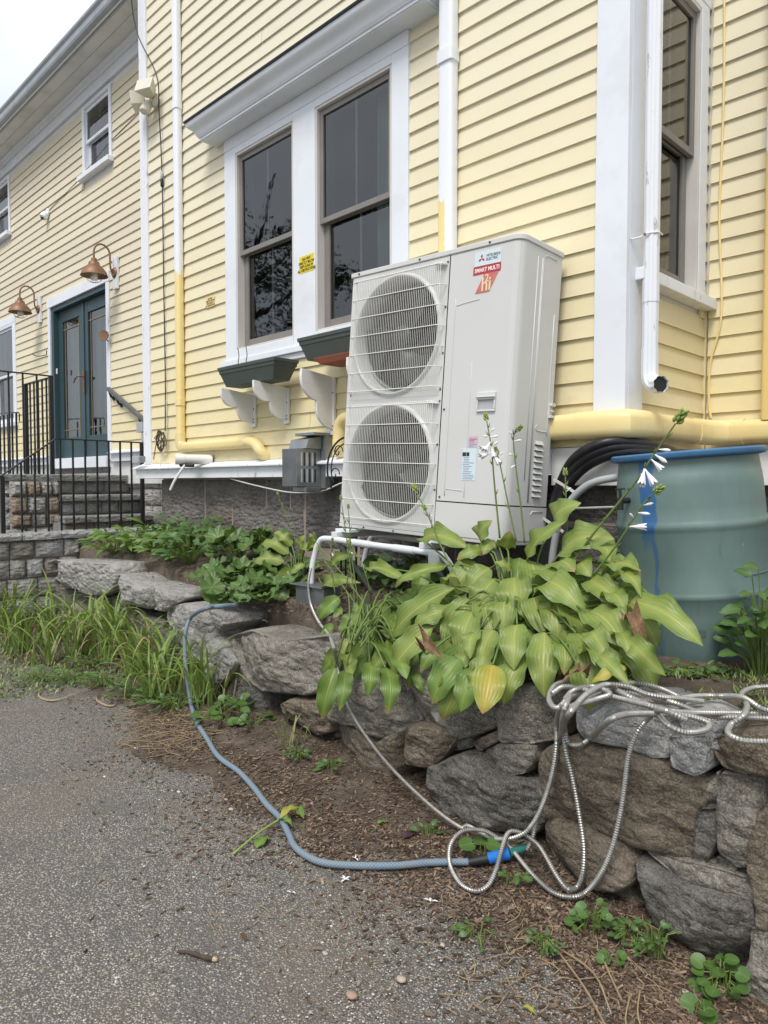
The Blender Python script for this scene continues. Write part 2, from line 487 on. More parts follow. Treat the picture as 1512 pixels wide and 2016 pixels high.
MAT['mortar_grey'] = simple('grey_mortar', (.23, .215, .20), (.31, .29, .27), 12, .9, .4, 120, world=True)
# soil, mulch, asphalt
m = NT('soil'); co = m.coords('World'); c = m.ramp(m.noise(co, 9, 8, .7), [(.3, (.065, .047, .034)), (.5, (.122, .097, .075)), (.7, (.205, .168, .134))])
c = m.mix(m.rng(m.noise(co, 70, 4, .7), .55, .75, 0, .6), c, (.16, .12, .09)); m.set(c, .95, 0, .2)
m.bump(m.math('ADD', m.noise(co, 60, 7, .7), m.math('MULTIPLY', m.noise(co, 14, 4), .8)), .9, .02); MAT['soil'] = m.m
m = NT('chip_asphalt'); co = m.coords('World')
vcol = m.voro(co, 165, 'F1', 'Color'); sx = m.n('SeparateColor'); m.l(vcol, sx.inputs[0])
stone = m.ramp(sx.outputs[0], [(0, (.10, .10, .10)), (.25, (.19, .18, .165)), (.5, (.27, .25, .215)), (.72, (.36, .33, .275)), (.9, (.46, .43, .37)), (1, (.58, .56, .51))])
vd = m.voro(co, 165, 'F1', 'Distance')
c = m.mix(m.rng(vd, .36, .62), stone, (.105, .098, .090))
c = m.mix(m.rng(m.noise(co, 1.7, 6, .65), .45, .70, 0, .50), c, (.18, .146, .113))
c = m.mix(m.rng(m.noise(co, 3.1, 6, .65), .50, .66, 0, .45), c, (.115, .110, .105))
m.set(c, .86, 0, .3)
m.bump(m.math('ADD', m.rng(vd, .62, .1), m.math('MULTIPLY', m.noise(co, 420, 2), .3)), .8, .005); MAT['asphalt'] = m.m
def attr_mat(name, rough=.85, trans=0.0):
    m = NT(name); a = m.n('Attribute'); a.attribute_name = 'tint'
    c = m.mix(m.rng(m.noise(m.coords('World'), 160, 3), .4, .7, 0, .35), a.outputs['Color'], (.03, .022, .016))
    m.set(c, rough, 0, .25); return m.m
MAT['chips'] = attr_mat('wood_chips')
MAT['pebbles'] = attr_mat('pebble_mix', .8)
# leaves: u along, v across
def leafmat(name, c_in, c_out, vein, ribs=11.0, trans=.35, edge=None, brown=None, spot=.0):
    m = NT(name); uvn = m.n('UVMap'); su = m.n('SeparateXYZ'); m.l(uvn.outputs[0], su.inputs[0])
    u, v = su.outputs[0], su.outputs[1]
    av = m.math('ABSOLUTE', m.math('SUBTRACT', v, .5))
    oi = m.n('ObjectInfo')
    c = m.mix(m.rng(m.math('ADD', m.math('MULTIPLY', av, 2.0), m.math('MULTIPLY', m.noise(m.coords('Object'), 14, 4), .5)), .25, 1.15), c_in, c_out)
    c = m.mix(m.math('MULTIPLY', oi.outputs['Random'], .45), c, c_out)
    if ribs:
        rb = m.math('SINE', m.math('MULTIPLY', v, ribs * 2 * math.pi))
        c = m.mix(m.math('MULTIPLY', m.rng(rb, .3, 1.0, 0, .22), m.rng(m.noise(m.coords('Object'), 6, 3), .3, .6, .3, 1.0)), c, vein)
        m.bump(rb, .16, .003)
    mid = m.rng(av, .022, .006); c = m.mix(mid, c, vein)
    if brown is not None:
        bf = m.math('MULTIPLY', m.rng(m.math('ADD', u, m.math('MULTIPLY', m.noise(m.coords('Object'), 18, 5), .5)), 1.12, 1.24), m.rng(oi.outputs['Random'], .55, .6))
        c = m.mix(bf, c, brown)
        b2 = m.math('MULTIPLY', m.rng(m.noise(m.coords('Object'), 11, 5), .66, .70), m.rng(oi.outputs['Random'], .60, .64))
        c = m.mix(b2, c, brown)
    m.set(c, .42, 0, .45)
    tb = m.n('BsdfTranslucent'); m.l(m.mix(1.0, c, (1.0, 1.0, .55), 'MULTIPLY'), tb.inputs['Color'])
    ms = m.n('MixShader'); ms.inputs[0].default_value = trans
    m.l(m.b.outputs[0], ms.inputs[1]); m.l(tb.outputs[0], ms.inputs[2]); m.l(ms.outputs[0], m.out.inputs['Surface'])
    return m.m
MAT['hosta'] = leafmat('hosta_leaf', (.335, .395, .095), (.165, .245, .055), (.42, .47, .16), 8, .30, brown=(.40, .27, .12))
MAT['hosta_dk'] = leafmat('hosta_leaf_green', (.23, .335, .065), (.115, .205, .042), (.30, .39, .11), 8, .30, brown=(.33, .25, .09))
MAT['hosta_yel'] = leafmat('hosta_leaf_yellowing', (.56, .40, .055), (.27, .33, .06), (.58, .46, .14), 8, .30, brown=(.36, .20, .06))
MAT['leaf_mid'] = leafmat('weed_leaf', (.105, .19, .05), (.07, .145, .038), (.15, .25, .09), 0, .30)
MAT['leaf_light'] = leafmat('light_weed_leaf', (.18, .27, .055), (.11, .20, .045), (.26, .36, .11), 0, .35)
MAT['leaf_mallow'] = leafmat('mallow_leaf', (.135, .215, .060), (.09, .16, .045), (.22, .31, .12), 0, .25)
MAT['leaf_violet'] = leafmat('violet_leaf', (.105, .20, .045), (.08, .165, .038), (.17, .27, .09), 0, .30)
MAT['blade_gr'] = leafmat('strap_leaf', (.27, .37, .085), (.17, .27, .06), (.34, .44, .15), 3, .32, brown=(.45, .30, .10))
MAT['straw'] = simple('dry_straw', (.36, .27, .16), (.26, .19, .11), 20, .8)
MAT['dead'] = simple('dead_leaf', (.27, .165, .085), (.13, .075, .04), 25, .85, .5, 60)
MAT['stalk'] = simple('green_stalk', (.10, .15, .035), (.14, .20, .05), 20, .5)
MAT['bud'] = simple('green_bud', (.20, .29, .06), (.27, .34, .09), 40, .5)
MAT['petal'] = simple('white_petal', (.80, .78, .80), (.72, .69, .74), 30, .5)
MAT['petal_y'] = simple('yellow_petal', (.65, .45, .03), None, rough=.5)
MAT['purple'] = simple('purple_leaf', (.045, .018, .028), (.07, .03, .04), 10, .5)
MAT['bark'] = simple('twig_bark', (.085, .065, .048), (.045, .034, .026), 25, .85, .5, 80)
MAT['cutwood'] = simple('broken_wood', (.42, .30, .20), (.5, .38, .27), 30, .8)
# ================================================================== ground
def edge_y(x):                            # where the planting strip runs out into the driveway
    return wall_face_y(x) - (.56 + .10 * math.sin(x * 1.9 + .6) + .05 * math.sin(x * 5.3))
def drop(x): return .12 * min(1, max(0, (x + 1.25) / .95))
def drive_z(x, y): return .004 * nz((x, y, 0), .8) - (drop(x) if y > -9 else 0)
def bed_z(x, y):
    yf, ye = wall_face_y(x), edge_y(x)
    t = (y - ye) / max(.05, (yf - ye))
    lift = .075 if x < -2.8 else max(.03, .075 - .045 * (x + 2.8) / 1.0)
    base = lift * min(1.2, t) if t > 0 else .22 * t * .14
    return drive_z(x, y) + base + .010 * nz((x, y, 0), 5.0) + .008 * nz((x, y, 0), 15.0) - .004
g = MB()
N = 60
xs = [-400, -120, -40] + [-14 + i * .28 for i in range(72)] + [30, 120, 400]
ys = [-400, -120, -40] + [-9 + i * .5 for i in range(26)] + [12, 60, 400]
vsg = [(x, y, 0.004 * nz((x, y, 0), .8) if abs(x) < 20 and -12 < y < 5 else 0) for y in ys for x in xs]
fsg = [(j*len(xs)+i, j*len(xs)+i+1, (j+1)*len(xs)+i+1, (j+1)*len(xs)+i) for j in range(len(ys)-1) for i in range(len(xs)-1)]
vsg = [(x, y, z - (drop(x) if -9 <= y and x < 200 else 0)) for x, y, z in vsg]
g.add(vsg, fsg)
driveway = tag(g.build('driveway', MAT['asphalt'], smooth='all', fix=False, origin=(0, 0, 0)), kind='structure')
def ground_z(x, y): return max(drive_z(x, y), bed_z(x, y))

b = MB(); nxx, nyy = 330, 46
X0, X1 = -8.2, .9
vsb = []
for j in range(nyy):
    for i in range(nxx):
        x = X0 + (X1 - X0) * i / (nxx - 1)
        y0, y1 = edge_y(x) - .22, wall_face_y(x) + .22
        y = y0 + (y1 - y0) * j / (nyy - 1)
        vsb.append((x, y, bed_z(x, y)))
b.add(vsb, [(j*nxx+i, j*nxx+i+1, (j+1)*nxx+i+1, (j+1)*nxx+i) for j in range(nyy-1) for i in range(nxx-1)])
tag(b.build('planting_strip', MAT['soil'], smooth='all', fix=False), kind='structure')

# raised terrace of soil behind the stone wall
ZT = .60
def terr_z(x, y):
    yf = wall_face_y(x)
    d = y - (yf + .06)
    return ZT + (.085 * min(1, max(0, (-x - 2.6) / 3.0))) * min(1, max(0, d / .35)) + (.05 + .10 * min(1, max(0, (-x - 2.0) / .8))) * min(1, max(0, d / .75)) - .04 * max(0, 1 - max(0, d) / .22) + .018 * nz((x, y, 1), 3.0) + .008 * nz((x, y, 1), 12.0) - (.05 if d < .05 else 0)
t_ = MB(); nxx, nyy = 260, 34
vst = []
for j in range(nyy + 1):
    for i in range(nxx):
        x = -6.75 + (2.4 + 6.75) * i / (nxx - 1)
        yf = wall_face_y(x) + (.14 + .10 * min(1, max(0, (-x - 2.4) / .8)))
        y1 = 1.05 if x > -1.52 else .12
        if j == 0: vst.append((x, yf + .02, -.1)); continue
        y = yf + (y1 - yf) * (j - 1) / (nyy - 1)
        vst.append((x, y, terr_z(x, y)))
t_.add(vst, [(j*nxx+i, j*nxx+i+1, (j+1)*nxx+i+1, (j+1)*nxx+i) for j in range(nyy) for i in range(nxx-1)])
tag(t_.build('terrace_soil', MAT['soil'], smooth='all', fix=False), kind='structure')

# ================================================================== house
XL, XR = -6.09, -1.548          # corners of the main block
YW, YB = .57, .92              # wing wall, rear wall
ZTOP = 6.3
EXP = .1016
house = thing('clapboard_house', (XL, 0, .3), 'yellow clapboard house with white trim, stone foundation and a long wing', 'house')
def courses(wall, axis, a0, a1, z0, z1, plane, openings, sgn=-1, joints=0):
    n = int((z1 - z0) / EXP)
    for i in range(n):
        za = z0 + i * EXP; zb = za + EXP + .012
        segs = [(a0, a1)]
        for (oa, ob, oz0, oz1) in openings:
            if zb - .012 > oz0 and za < oz1:
                ns = []
                for s0, s1 in segs:
                    if ob <= s0 or oa >= s1: ns.append((s0, s1)); continue
                    if oa - s0 > .02: ns.append((s0, oa))
                    if s1 - ob > .02: ns.append((ob, s1))
                segs = ns
        if joints and i % joints == joints - 1:
            ns = []
            for s0, s1 in segs:
                if s1 - s0 > 1.6:
                    c = s0 + (s1 - s0) * random.uniform(.3, .7); ns += [(s0, c - .002), (c + .002, s1)]
                else: ns.append((s0, s1))
            segs = ns
        for s0, s1 in segs:
            dz = random.uniform(-.0012, .0012); lip = .0185 + random.uniform(-.0015, .002)
            prof = [(0, za + dz), (lip, za + dz), (lip - .001, za + .004 + dz), (.004, zb), (0, zb)]
            mb = MB()
            if axis == 'x':
                mb.prism([(s0, plane + sgn * d, z) for d, z in prof], (s1 - s0, 0, 0))
            else:
                mb.prism([(plane + sgn * d, s0, z) for d, z in prof], (0, s1 - s0, 0))
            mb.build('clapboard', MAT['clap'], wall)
def wall_body(name, boxes, mat='soffit'):
    mb = MB()
    for a, c in boxes: mb.box(a, c)
    return mb.build(name, MAT[mat], house)
# --- wall sheathing with real openings behind the windows
WIN_Z0, WIN_Z1 = 2.295, 3.745
W1 = (-4.618, -3.922); W2 = (-3.690, -2.990)
main_wall = wall_body('main_wall', [((XL, .002, 1.36), (W1[0], .14, ZTOP)), ((W1[1], .002, 1.36), (W2[0], .14, ZTOP)), ((W2[1], .002, 1.36), (XR, .14, ZTOP)),
    ((W1[0], .002, 1.36), (W1[1], .14, WIN_Z0)), ((W2[0], .002, 1.36), (W2[1], .14, WIN_Z0)),
    ((W1[0], .002, WIN_Z1), (W1[1], .14, ZTOP)), ((W2[0], .002, WIN_Z1), (W2[1], .14, ZTOP))])
courses(main_wall, 'x', XL + .10, XR - .125, 1.475, ZTOP - .1, 0, [(-4.68, -2.93, 2.23, 3.84)], joints=3)
RW = (.20, .765)                 # return wall window (along y)
return_wall = wall_body('return_wall', [((XR - .14, .145, 1.36), (XR - .002, RW[0], ZTOP)), ((XR - .14, RW[1], 1.36), (XR - .002, YB + .1, ZTOP)),
    ((XR - .14, RW[0], 1.36), (XR - .002, RW[1], WIN_Z0)), ((XR - .14, RW[0], WIN_Z1), (XR - .002, RW[1], ZTOP))])
courses(return_wall, 'y', .145, YB - .004, 1.475, ZTOP - .1, XR, [(.17, .84, 2.23, 3.84)], sgn=1)
rear_wall = wall_body('rear_wall', [((XR, YB + .002, 1.36), (2.2, YB + .14, ZTOP))])
courses(rear_wall, 'x', XR + .03, 2.2, 1.475, ZTOP - .1, YB, [], sgn=-1)
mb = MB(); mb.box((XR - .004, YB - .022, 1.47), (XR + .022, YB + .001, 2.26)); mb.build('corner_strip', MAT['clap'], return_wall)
# wing openings
dA, dB = onY(107, 900, YW), onY(217, 895, YW)
DX0, DX1, DZ0 = dA.x, dB.x, onY(217, 897, YW).z
DZ1 = onY(214, 556, YW).z
uA = onY(170, 240, YW); UX0, UX1 = onY(169, 300, YW).x, onY(220, 300, YW).x
UZ1, UZ0 = onY(218, 170, YW).z, onY(219, 313, YW).z
u2x1 = onY(20, 400, YW).x
lx1 = onY(29, 700, YW).x; lz1 = onY(29, 638, YW).z; lz0 = onY(30, 832, YW).z
WL = -14.5
WZT = onY(283, 99, YW).z          # underside of the wing frieze
WZ0 = onY(255, 884, YW).z
wing_open = [(DX0, DX1, DZ0 - .2, DZ1), (UX0, UX1, UZ0, UZ1), (u2x1 - (UX1 - UX0), u2x1, UZ0 - .0, UZ1), (lx1 - .9, lx1, lz0, lz1)]
def holes(x0, x1, z0, z1, ops):
    xsx = sorted({x0, x1} | {v for o in ops for v in o[:2]}); zsx = sorted({z0, z1} | {min(max(v, z0), z1) for o in ops for v in o[2:]})
    out = []
    for a, c in zip(xsx, xsx[1:]):
        run = None
        for p, q in zip(zsx, zsx[1:]):
            cx, cz = (a + c) / 2, (p + q) / 2
            solid = not any(o[0] < cx < o[1] and o[2] < cz < o[3] for o in ops)
            if solid: run = (run[0], q) if run else (p, q)
            if not solid or q == zsx[-1]:
                if run: out.append((a, c, run[0], run[1])); run = None
    return out
wing_wall = wall_body('wing_wall', [((a, YW + .002, p), (c, YW + .16, q)) for a, c, p, q in holes(WL, XL + .1, 1.3, 6.6, wing_open)])
courses(wing_wall, 'x', WL, XL + .02, WZ0, WZT, YW, [(o[0] - .05, o[1] + .05, o[2] - .06, o[3] + .04) for o in wing_open])

def trim(name, a, c, mat='trim', bevel=.003, parent=None):
    mb = MB(); mb.box(a, c); return mb.build(name, MAT[mat], parent or house, bevel=bevel)
# corner boards
trim('corner_board', (XR - .13, -.030, 1.472), (XR + .026, .004, ZTOP))
trim('corner_board', (XR - .004, .0045, 1.472), (XR + .026, .147, ZTOP))
trim('corner_board', (XL - .03, -.030, 1.47), (XL + .102, .004, ZTOP), 'peel')
trim('corner_board', (XL - .03, .0045, 1.47), (XL + .002, YW - .02, ZTOP), 'peel')
# water table with a sloped cap
for (a0, a1, nm) in ((XL - .10, XR - .35, 'x'),):
    mb = MB(); prof = [(0, 1.478), (-.105, 1.437), (-.105, 1.425), (-.072, 1.420), (-.072, 1.345), (0, 1.345)]
    mb.prism([(a0, d, z) for d, z in prof], (a1 - a0, 0, 0)); mb.build('water_table', MAT['peel'], house, bevel=.002)
mb = MB(); mb.prism([(XL - .10 + d * .0, .003, z) for d, z in ((0, 1.44),)] + [(XL - .10, .003, 1.345), (XL - .10, YW, 1.345), (XL - .10, YW, 1.44)], (.09, 0, 0)); mb.build('water_table_return', MAT['peel'], house)
mb = MB(); prof = [(0, WZ0 + .005), (-.085, WZ0 - .03), (-.085, WZ0 - .042), (-.045, WZ0 - .046), (-.045, WZ0 - .13), (0, WZ0 - .13)]
mb.prism([(WL, YW + d, z) for d, z in prof], (DX0 - .09 - WL, 0, 0)); mb.build('wing_water_table', MAT['trim'], house)
mb = MB(); mb.prism([(DX1 + .11, YW + d, z) for d, z in prof], (XL - .11 - DX1 - .03, 0, 0)); mb.build('wing_water_table', MAT['trim'], house)
# fascia panel under the right corner, where pipes enter
trim('skirt_board', (XR - .349, -.030, 1.29), (XR + .02, .003, 1.470), 'bracket')
trim('skirt_board', (XR - .003, .004, 1.29), (XR + .02, YB - .031, 1.47), 'bracket')
trim('skirt_board', (XR + .021, YB - .03, 1.29), (2.2, YB + .002, 1.47), 'bracket')
# ---- foundation of cut blocks (main block)
FY = .05
mb = MB(); mb.box((XL + .13, FY + .0235, .2), (XR - .02, FY + .3, 1.344)); mb.box((XL + .13, FY + .301, .2), (XL + .4, YW + .2, 1.344))
found = mb.build('foundation', MAT['mortar'], house)
def block_mesh(x0, x1, z0, z1, y, depth=.05, rough=.006, seed=0, axis='x', nx=7, nz_=5):
    mb = MB(); g_ = []
    for j in range(nz_ + 1):
        for i in range(nx + 1):
            u, v = i / nx, j / nz_
            e = min(u, 1 - u) * (x1 - x0); f = min(v, 1 - v) * (z1 - z0)
            ed = min(1, min(e, f) / .018)
            x, z = x0 + (x1 - x0) * u, z0 + (z1 - z0) * v
            jt = .006 * nz((x * 9, z * 9, seed), 1.0) if ed < .3 else 0
            d = depth * (.45 + .55 * math.sqrt(ed)) + rough * (nz((x, z, seed), 14) + .7 * nz((x, z, seed + 5), 33)) * ed
            x += jt; z += jt * .7
            g_.append((x, y - d, z) if axis == 'x' else (y + d, x, z))
    n1 = nx + 1
    fs = [(j*n1+i, j*n1+i+1, (j+1)*n1+i+1, (j+1)*n1+i) for j in range(nz_) for i in range(nx)]
    k = len(g_)
    rim = [i for i in range(n1)] + [j*n1+nx for j in range(1, nz_+1)] + [nz_*n1+i for i in range(nx-1, -1, -1)] + [j*n1 for j in range(nz_-1, 0, -1)]
    for i in rim:
        p = g_[i]; g_.append((p[0], y + .03, p[2]) if axis == 'x' else (y - .03, p[1], p[2]))
    L = len(rim)
    for q in range(L): fs.append((rim[q], rim[(q+1) % L], k + (q+1) % L, k + q))
    mb.add(g_, fs); return mb
def fpx(px, py): 
    p = onY(px, py, FY); return p.x, p.z
blocks = [((315, 1040), (398, 944)), ((400, 995), (519, 944)), ((401, 1033), (452, 998)), ((454, 1058), (593, 1001)), ((521, 1000), (566, 944)),
          ((568, 1002), (594, 944)), ((597, 1038), (700, 944)), ((597, 1075), (700, 1041)), ((315, 1075), (452, 1036)), ((454, 1090), (593, 1061))]
for k, ((pa, qa), (pb, qb)) in enumerate(blocks):
    x0, z0 = fpx(pa, qa); x1, z1 = fpx(pb, qb)
    z1 = min(z1, 1.343)
    block_mesh(x0 + .004, x1 - .004, max(z0, .4), z1, FY + .03, .020, .012, k).build('foundation_block', MAT['found_tan' if k in (2,) else 'found'], found, smooth=True)
xx = fpx(702, 1000)[0]
for r_, (z0, z1) in enumerate(((.55, .83), (.845, 1.10), (1.115, 1.343))):
    x = xx + (.0 if r_ % 2 else .0)
    while x < XR - .1:
        w = random.uniform(.38, .62); x2 = min(x + w, XR - .03)
        block_mesh(x + .008, x2 - .004, z0, z1, FY + .03, .020, .012, x * 7).build('foundation_block', MAT['found'], found, smooth=True); x = x2
mb = MB(); mb.box((XR - .28, FY + .301, .2), (XR - .03, YB + .3, 1.36)); mb.box((XR - .03, YB + .05, .2), (2.2, YB + .3, 1.36)); mb.build('rear_foundation', MAT['found'], house)
# wing foundation, rough granite
mb = MB(); mb.box((WL, YW + .06, .1), (XL + .1, YW + .35, WZ0 - .12)); wfound = mb.build('wing_foundation', MAT['mortar_grey'], house)
random.seed(11)
for r_, (z0, z1) in enumerate(((.62, .86), (.87, 1.06), (1.07, 1.24), (1.25, 1.41), (1.42, WZ0 - .125))):
    x = -8.9 if r_ > 2 else -7.4
    while x < XL + .06:
        x2 = min(x + random.uniform(.16, .34), XL + .08)
        block_mesh(x + .007, x2 - .007, z0 + .005, z1 - .005, YW + .06, .045, .012, x * 5 + r_, nx=5, nz_=4).build('foundation_stone', MAT['rock_cut' if random.random() < .8 else 'rock_pale'], wfound, smooth=True); x = x2

# ---- windows
def window(name, x0, x1, z0, z1, y, sash='sash', liner='linen', axis='x', zm=None, frame_w=.052, casing=None, room=.5, curtain=False, bars=1, deep=.05):
    """double-hung window in a wall facing -y (axis x) or +x (axis y)"""
    def Pt(a, d, z): return (a, y + d, z) if axis == 'x' else (y - d, a, z)
    base = Pt((x0 + x1) / 2, 0, z0)
    w = thing(name, base, parent=house)
    def bx(nm, a0, a1, d0, d1, za, zb, mat, bev=.002):
        mb = MB(); mb.box(Pt(a0, d0, za), Pt(a1, d1, zb)); return mb.build(nm, MAT[mat], w, bevel=bev)
    zm = zm or (z0 + z1) / 2
    t = .018
    for a0, a1, za, zb in ((x0, x0 + t, z0, z1), (x1 - t, x1, z0, z1), (x0 + t, x1 - t, z1 - t, z1), (x0 + t, x1 - t, z0, z0 + t)):
        bx('jamb_liner', a0, a1, -.026, .10, za, zb, liner)
    x0 += t; x1 -= t; z0 += t; z1 -= t
    for (nm, za, zb, d) in (('upper_sash', zm - .018, z1, -.004), ('lower_sash', z0, zm + .022, deep - .016)):
        fw = frame_w; mb = MB(); th = .03
        mb.box(Pt(x0 + .002, d, za), Pt(x0 + fw * (.62 if nm[0] == 'u' else 1.0), d + th, zb)); mb.box(Pt(x1 - fw * (.62 if nm[0] == 'u' else 1.0), d, za), Pt(x1 - .002, d + th, zb))
        mb.box(Pt(x0 + fw * .4, d + .002, zb - .038), Pt(x1 - fw * .4, d + th - .002, zb - .001)); mb.box(Pt(x0 + fw * .4, d + .003, za + .001), Pt(x1 - fw * .4, d + th - .003, za + (.036 if nm[0] == 'u' else .065)))
        mb.build(nm, MAT[sash], w, bevel=.002)
        mb = MB(); a, c = x0 + fw * .5, x1 - fw * .5
        mb.add([Pt(a, d + .014, za + .03), Pt(c, d + .014, za + .03), Pt(c, d + .014, zb - .03), Pt(a, d + .014, zb - .03)], [(0, 1, 2, 3)])
        mb.build('pane', MAT['glass'], w, fix=False)
        for k in range(bars):
            xm = x0 + (x1 - x0) * (k + 1) / (bars + 1)
            bx('glazing_bar', xm - .008, xm + .008, d + .020, d + .027, za + .03, zb - .03, 'bar', 0)
    mb = MB(); e = .03
    q = [Pt(x0 - e, .101, z0 - e), Pt(x1 + e, .101, z0 - e), Pt(x1 + e, .101, z1 + e), Pt(x0 - e, .101, z1 + e), Pt(x0 - e, room, z0 - e), Pt(x1 + e, room, z0 - e), Pt(x1 + e, room, z1 + e), Pt(x0 - e, room, z1 + e)]
    mb.add(q, [(0, 1, 5, 4), (1, 2, 6, 5), (2, 3, 7, 6), (3, 0, 4, 7), (4, 5, 6, 7)])
    mb.build('room_recess', MAT['room'], w, fix=False)
    if curtain:
        mb = MB(); n = 40; vs_ = []
        for i in range(n + 1):
            a = x0 + (x1 - x0) * (.56 + .44 * i / n); d = .16 + .012 * math.sin(i * 1.3)
            vs_ += [Pt(a, d, z0), Pt(a, d, z1)]
        mb.add(vs_, [(2*i, 2*i+2, 2*i+3, 2*i+1) for i in range(n)]); mb.build('curtain', MAT['curtain'], w, smooth='all')
    return w, bx
wa, bx = window('left_window', W1[0], W1[1], WIN_Z0, WIN_Z1, 0, zm=3.015)
wb, bx2 = window('right_window', W2[0], W2[1], WIN_Z0, WIN_Z1, 0, zm=3.015, curtain=True)
cw = thing('window_casing', (-3.8, 0, 2.2), parent=house)
CX0, CX1 = -4.762, -2.857
def cbox(nm, a, c, mat='trim', bev=.003): 
    mb = MB(); mb.box(a, c); return mb.build(nm, MAT[mat], cw, bevel=bev)
Z0_, Z1_ = WIN_Z0, WIN_Z1
cbox('side_casing', (CX0, -.030, 2.2305), (W1[0] - .001, .001, Z1_ + .05)); cbox('mullion', (W1[1] + .001, -.030, 2.2305), (W2[0] - .001, .001, Z1_ + .05)); cbox('side_casing', (W2[1] + .001, -.030, 2.2305), (CX1, .001, Z1_ + .05))
cbox('head_casing', (CX0, -.032, Z1_ + .051), (CX1, .001, 3.883))
cbox('head_casing', (W1[0] - .001, -.0315, Z1_ + .0005), (W1[1] + .001, .001, Z1_ + .050)); cbox('head_casing', (W2[0] - .001, -.0315, Z1_ + .0005), (W2[1] + .001, .001, Z1_ + .050))
cbox('sill', (CX0 - .05, -.050, 2.190), (CX1 + .04, .001, 2.2300)); cbox('sill', (W1[0] - .001, -.040, 2.2305), (W1[1] + .001, .001, Z0_ - .0005)); cbox('sill', (W2[0] - .001, -.040, 2.2305), (W2[1] + .001, .001, Z0_ - .0005))
cbox('apron', (CX0 - .02, -.030, 2.150), (CX1, .001, 2.1895))
# hood: cyma cornice with black drip edge, mitred returns
hood = thing('window_hood', (-3.8, 0, 3.96), parent=house)
HX0, HX1 = -4.885, -2.64
prof = [(.0, 3.966), (.150, 3.966), (.150, 3.972), (.158, 3.972), (.158, 3.988), (.166, 3.990), (.170, 3.998), (.176, 4.004), (.180, 4.012), (.185, 4.026), (.194, 4.040), (.208, 4.052), (.222, 4.062), (.232, 4.074), (.236, 4.088), (.236, 4.098)]
def hood_ring(prof, name, mat):
    mb = MB(); vs_ = []; n = len(prof)
    for d, z in prof:
        e = max(0.0, d - .15)
        vs_ += [(HX0 - e, .001, z - .082), (HX0 - e, -d, z - .082), (HX1 + e, -d, z - .082), (HX1 + e, .001, z - .082)]
    fs = []
    for i in range(n - 1):
        for k in range(3): fs.append((4*i+k, 4*i+k+1, 4*(i+1)+k+1, 4*(i+1)+k))
    fs.append((0, 1, 2, 3)); fs.append((4*(n-1), 4*(n-1)+1, 4*(n-1)+2, 4*(n-1)+3))
    mb.add(vs_, fs); return mb.build(name, MAT[mat], hood, smooth=True)
hood_ring(prof[1:], 'crown_moulding', 'trim')
mb = MB(); mb.prism([(HX0 - .095, .001, 4.0165), (HX0 - .095, -.246, 4.0165), (HX0 - .095, -.250, 4.028), (HX0 - .095, .001, 4.095)], (HX1 - HX0 + .19, 0, 0)); mb.build('drip_edge', MAT['roofblack'], hood)
# return wall window
wr, bx3 = window('return_window', RW[0], RW[1], WIN_Z0, WIN_Z1, XR, axis='y', zm=3.015, room=.45)
rc = thing('return_casing', (XR, .5, 2.2), parent=house)
def rbox(nm, a, c, mat='trim', bev=.003):
    mb = MB(); mb.box(a, c); return mb.build(nm, MAT[mat], rc, bevel=bev)
rbox('side_casing', (XR - .001, RW[1] + .001, 2.28), (XR + .028, RW[1] + .095, 3.79)); rbox('side_casing', (XR - .001, .148, 2.28), (XR + .028, RW[0] - .001, 3.79))
rbox('head_casing', (XR - .001, .148, 3.7905), (XR + .030, RW[1] + .11, 3.90)); rbox('sill', (XR - .001, .06, 2.225), (XR + .075, RW[1] + .135, 2.2795), 'peel')
rbox('sill', (XR - .001, RW[0] - .0005, 2.2800), (XR + .028, RW[1] + .0005, 2.2945)); rbox('head_casing', (XR - .001, RW[0] - .0005, 3.7455), (XR + .0275, RW[1] + .0005, 3.7900))
# wing windows
wu, _ = window('upper_window', UX0, UX1, UZ0, UZ1, YW, sash='trim', liner='trim', frame_w=.036)
wu2, _ = window('upper_window', u2x1 - (UX1 - UX0), u2x1, UZ0, UZ1, YW, sash='trim', liner='trim', frame_w=.036)
wl, _ = window('ground_window', lx1 - .9, lx1, lz0, lz1, YW, sash='trim', liner='trim', curtain=True)
for (a, c, p, q, wd) in ((UX0, UX1, UZ0, UZ1, .045), (u2x1 - (UX1 - UX0), u2x1, UZ0, UZ1, .045), (lx1 - .9, lx1, lz0, lz1, .11)):
    cs = thing('wing_casing', (a, YW, p), parent=house)
    for nm, A, C in (('side_casing', (a - wd, YW - .028, p), (a - .001, YW + .001, q + .02)), ('side_casing', (c + .001, YW - .028, p), (c + wd, YW + .001, q + .02)),
                     ('head_casing', (a - .0005, YW - .0275, q + .0005), (c + .0005, YW + .001, q + .02)), ('sill', (a - wd - .035, YW - .085, p - .055), (c + wd + .035, YW + .001, p - .0005))):
        mb = MB(); mb.box(A, C); mb.build(nm, MAT['trim'], cs, bevel=.003)
    if wd > .1:
        mb = MB(); mb.box((a - wd, YW - .03, q + .0205), (c + wd, YW + .001, q + .12)); mb.build('head_casing', MAT['trim'], cs, bevel=.003)
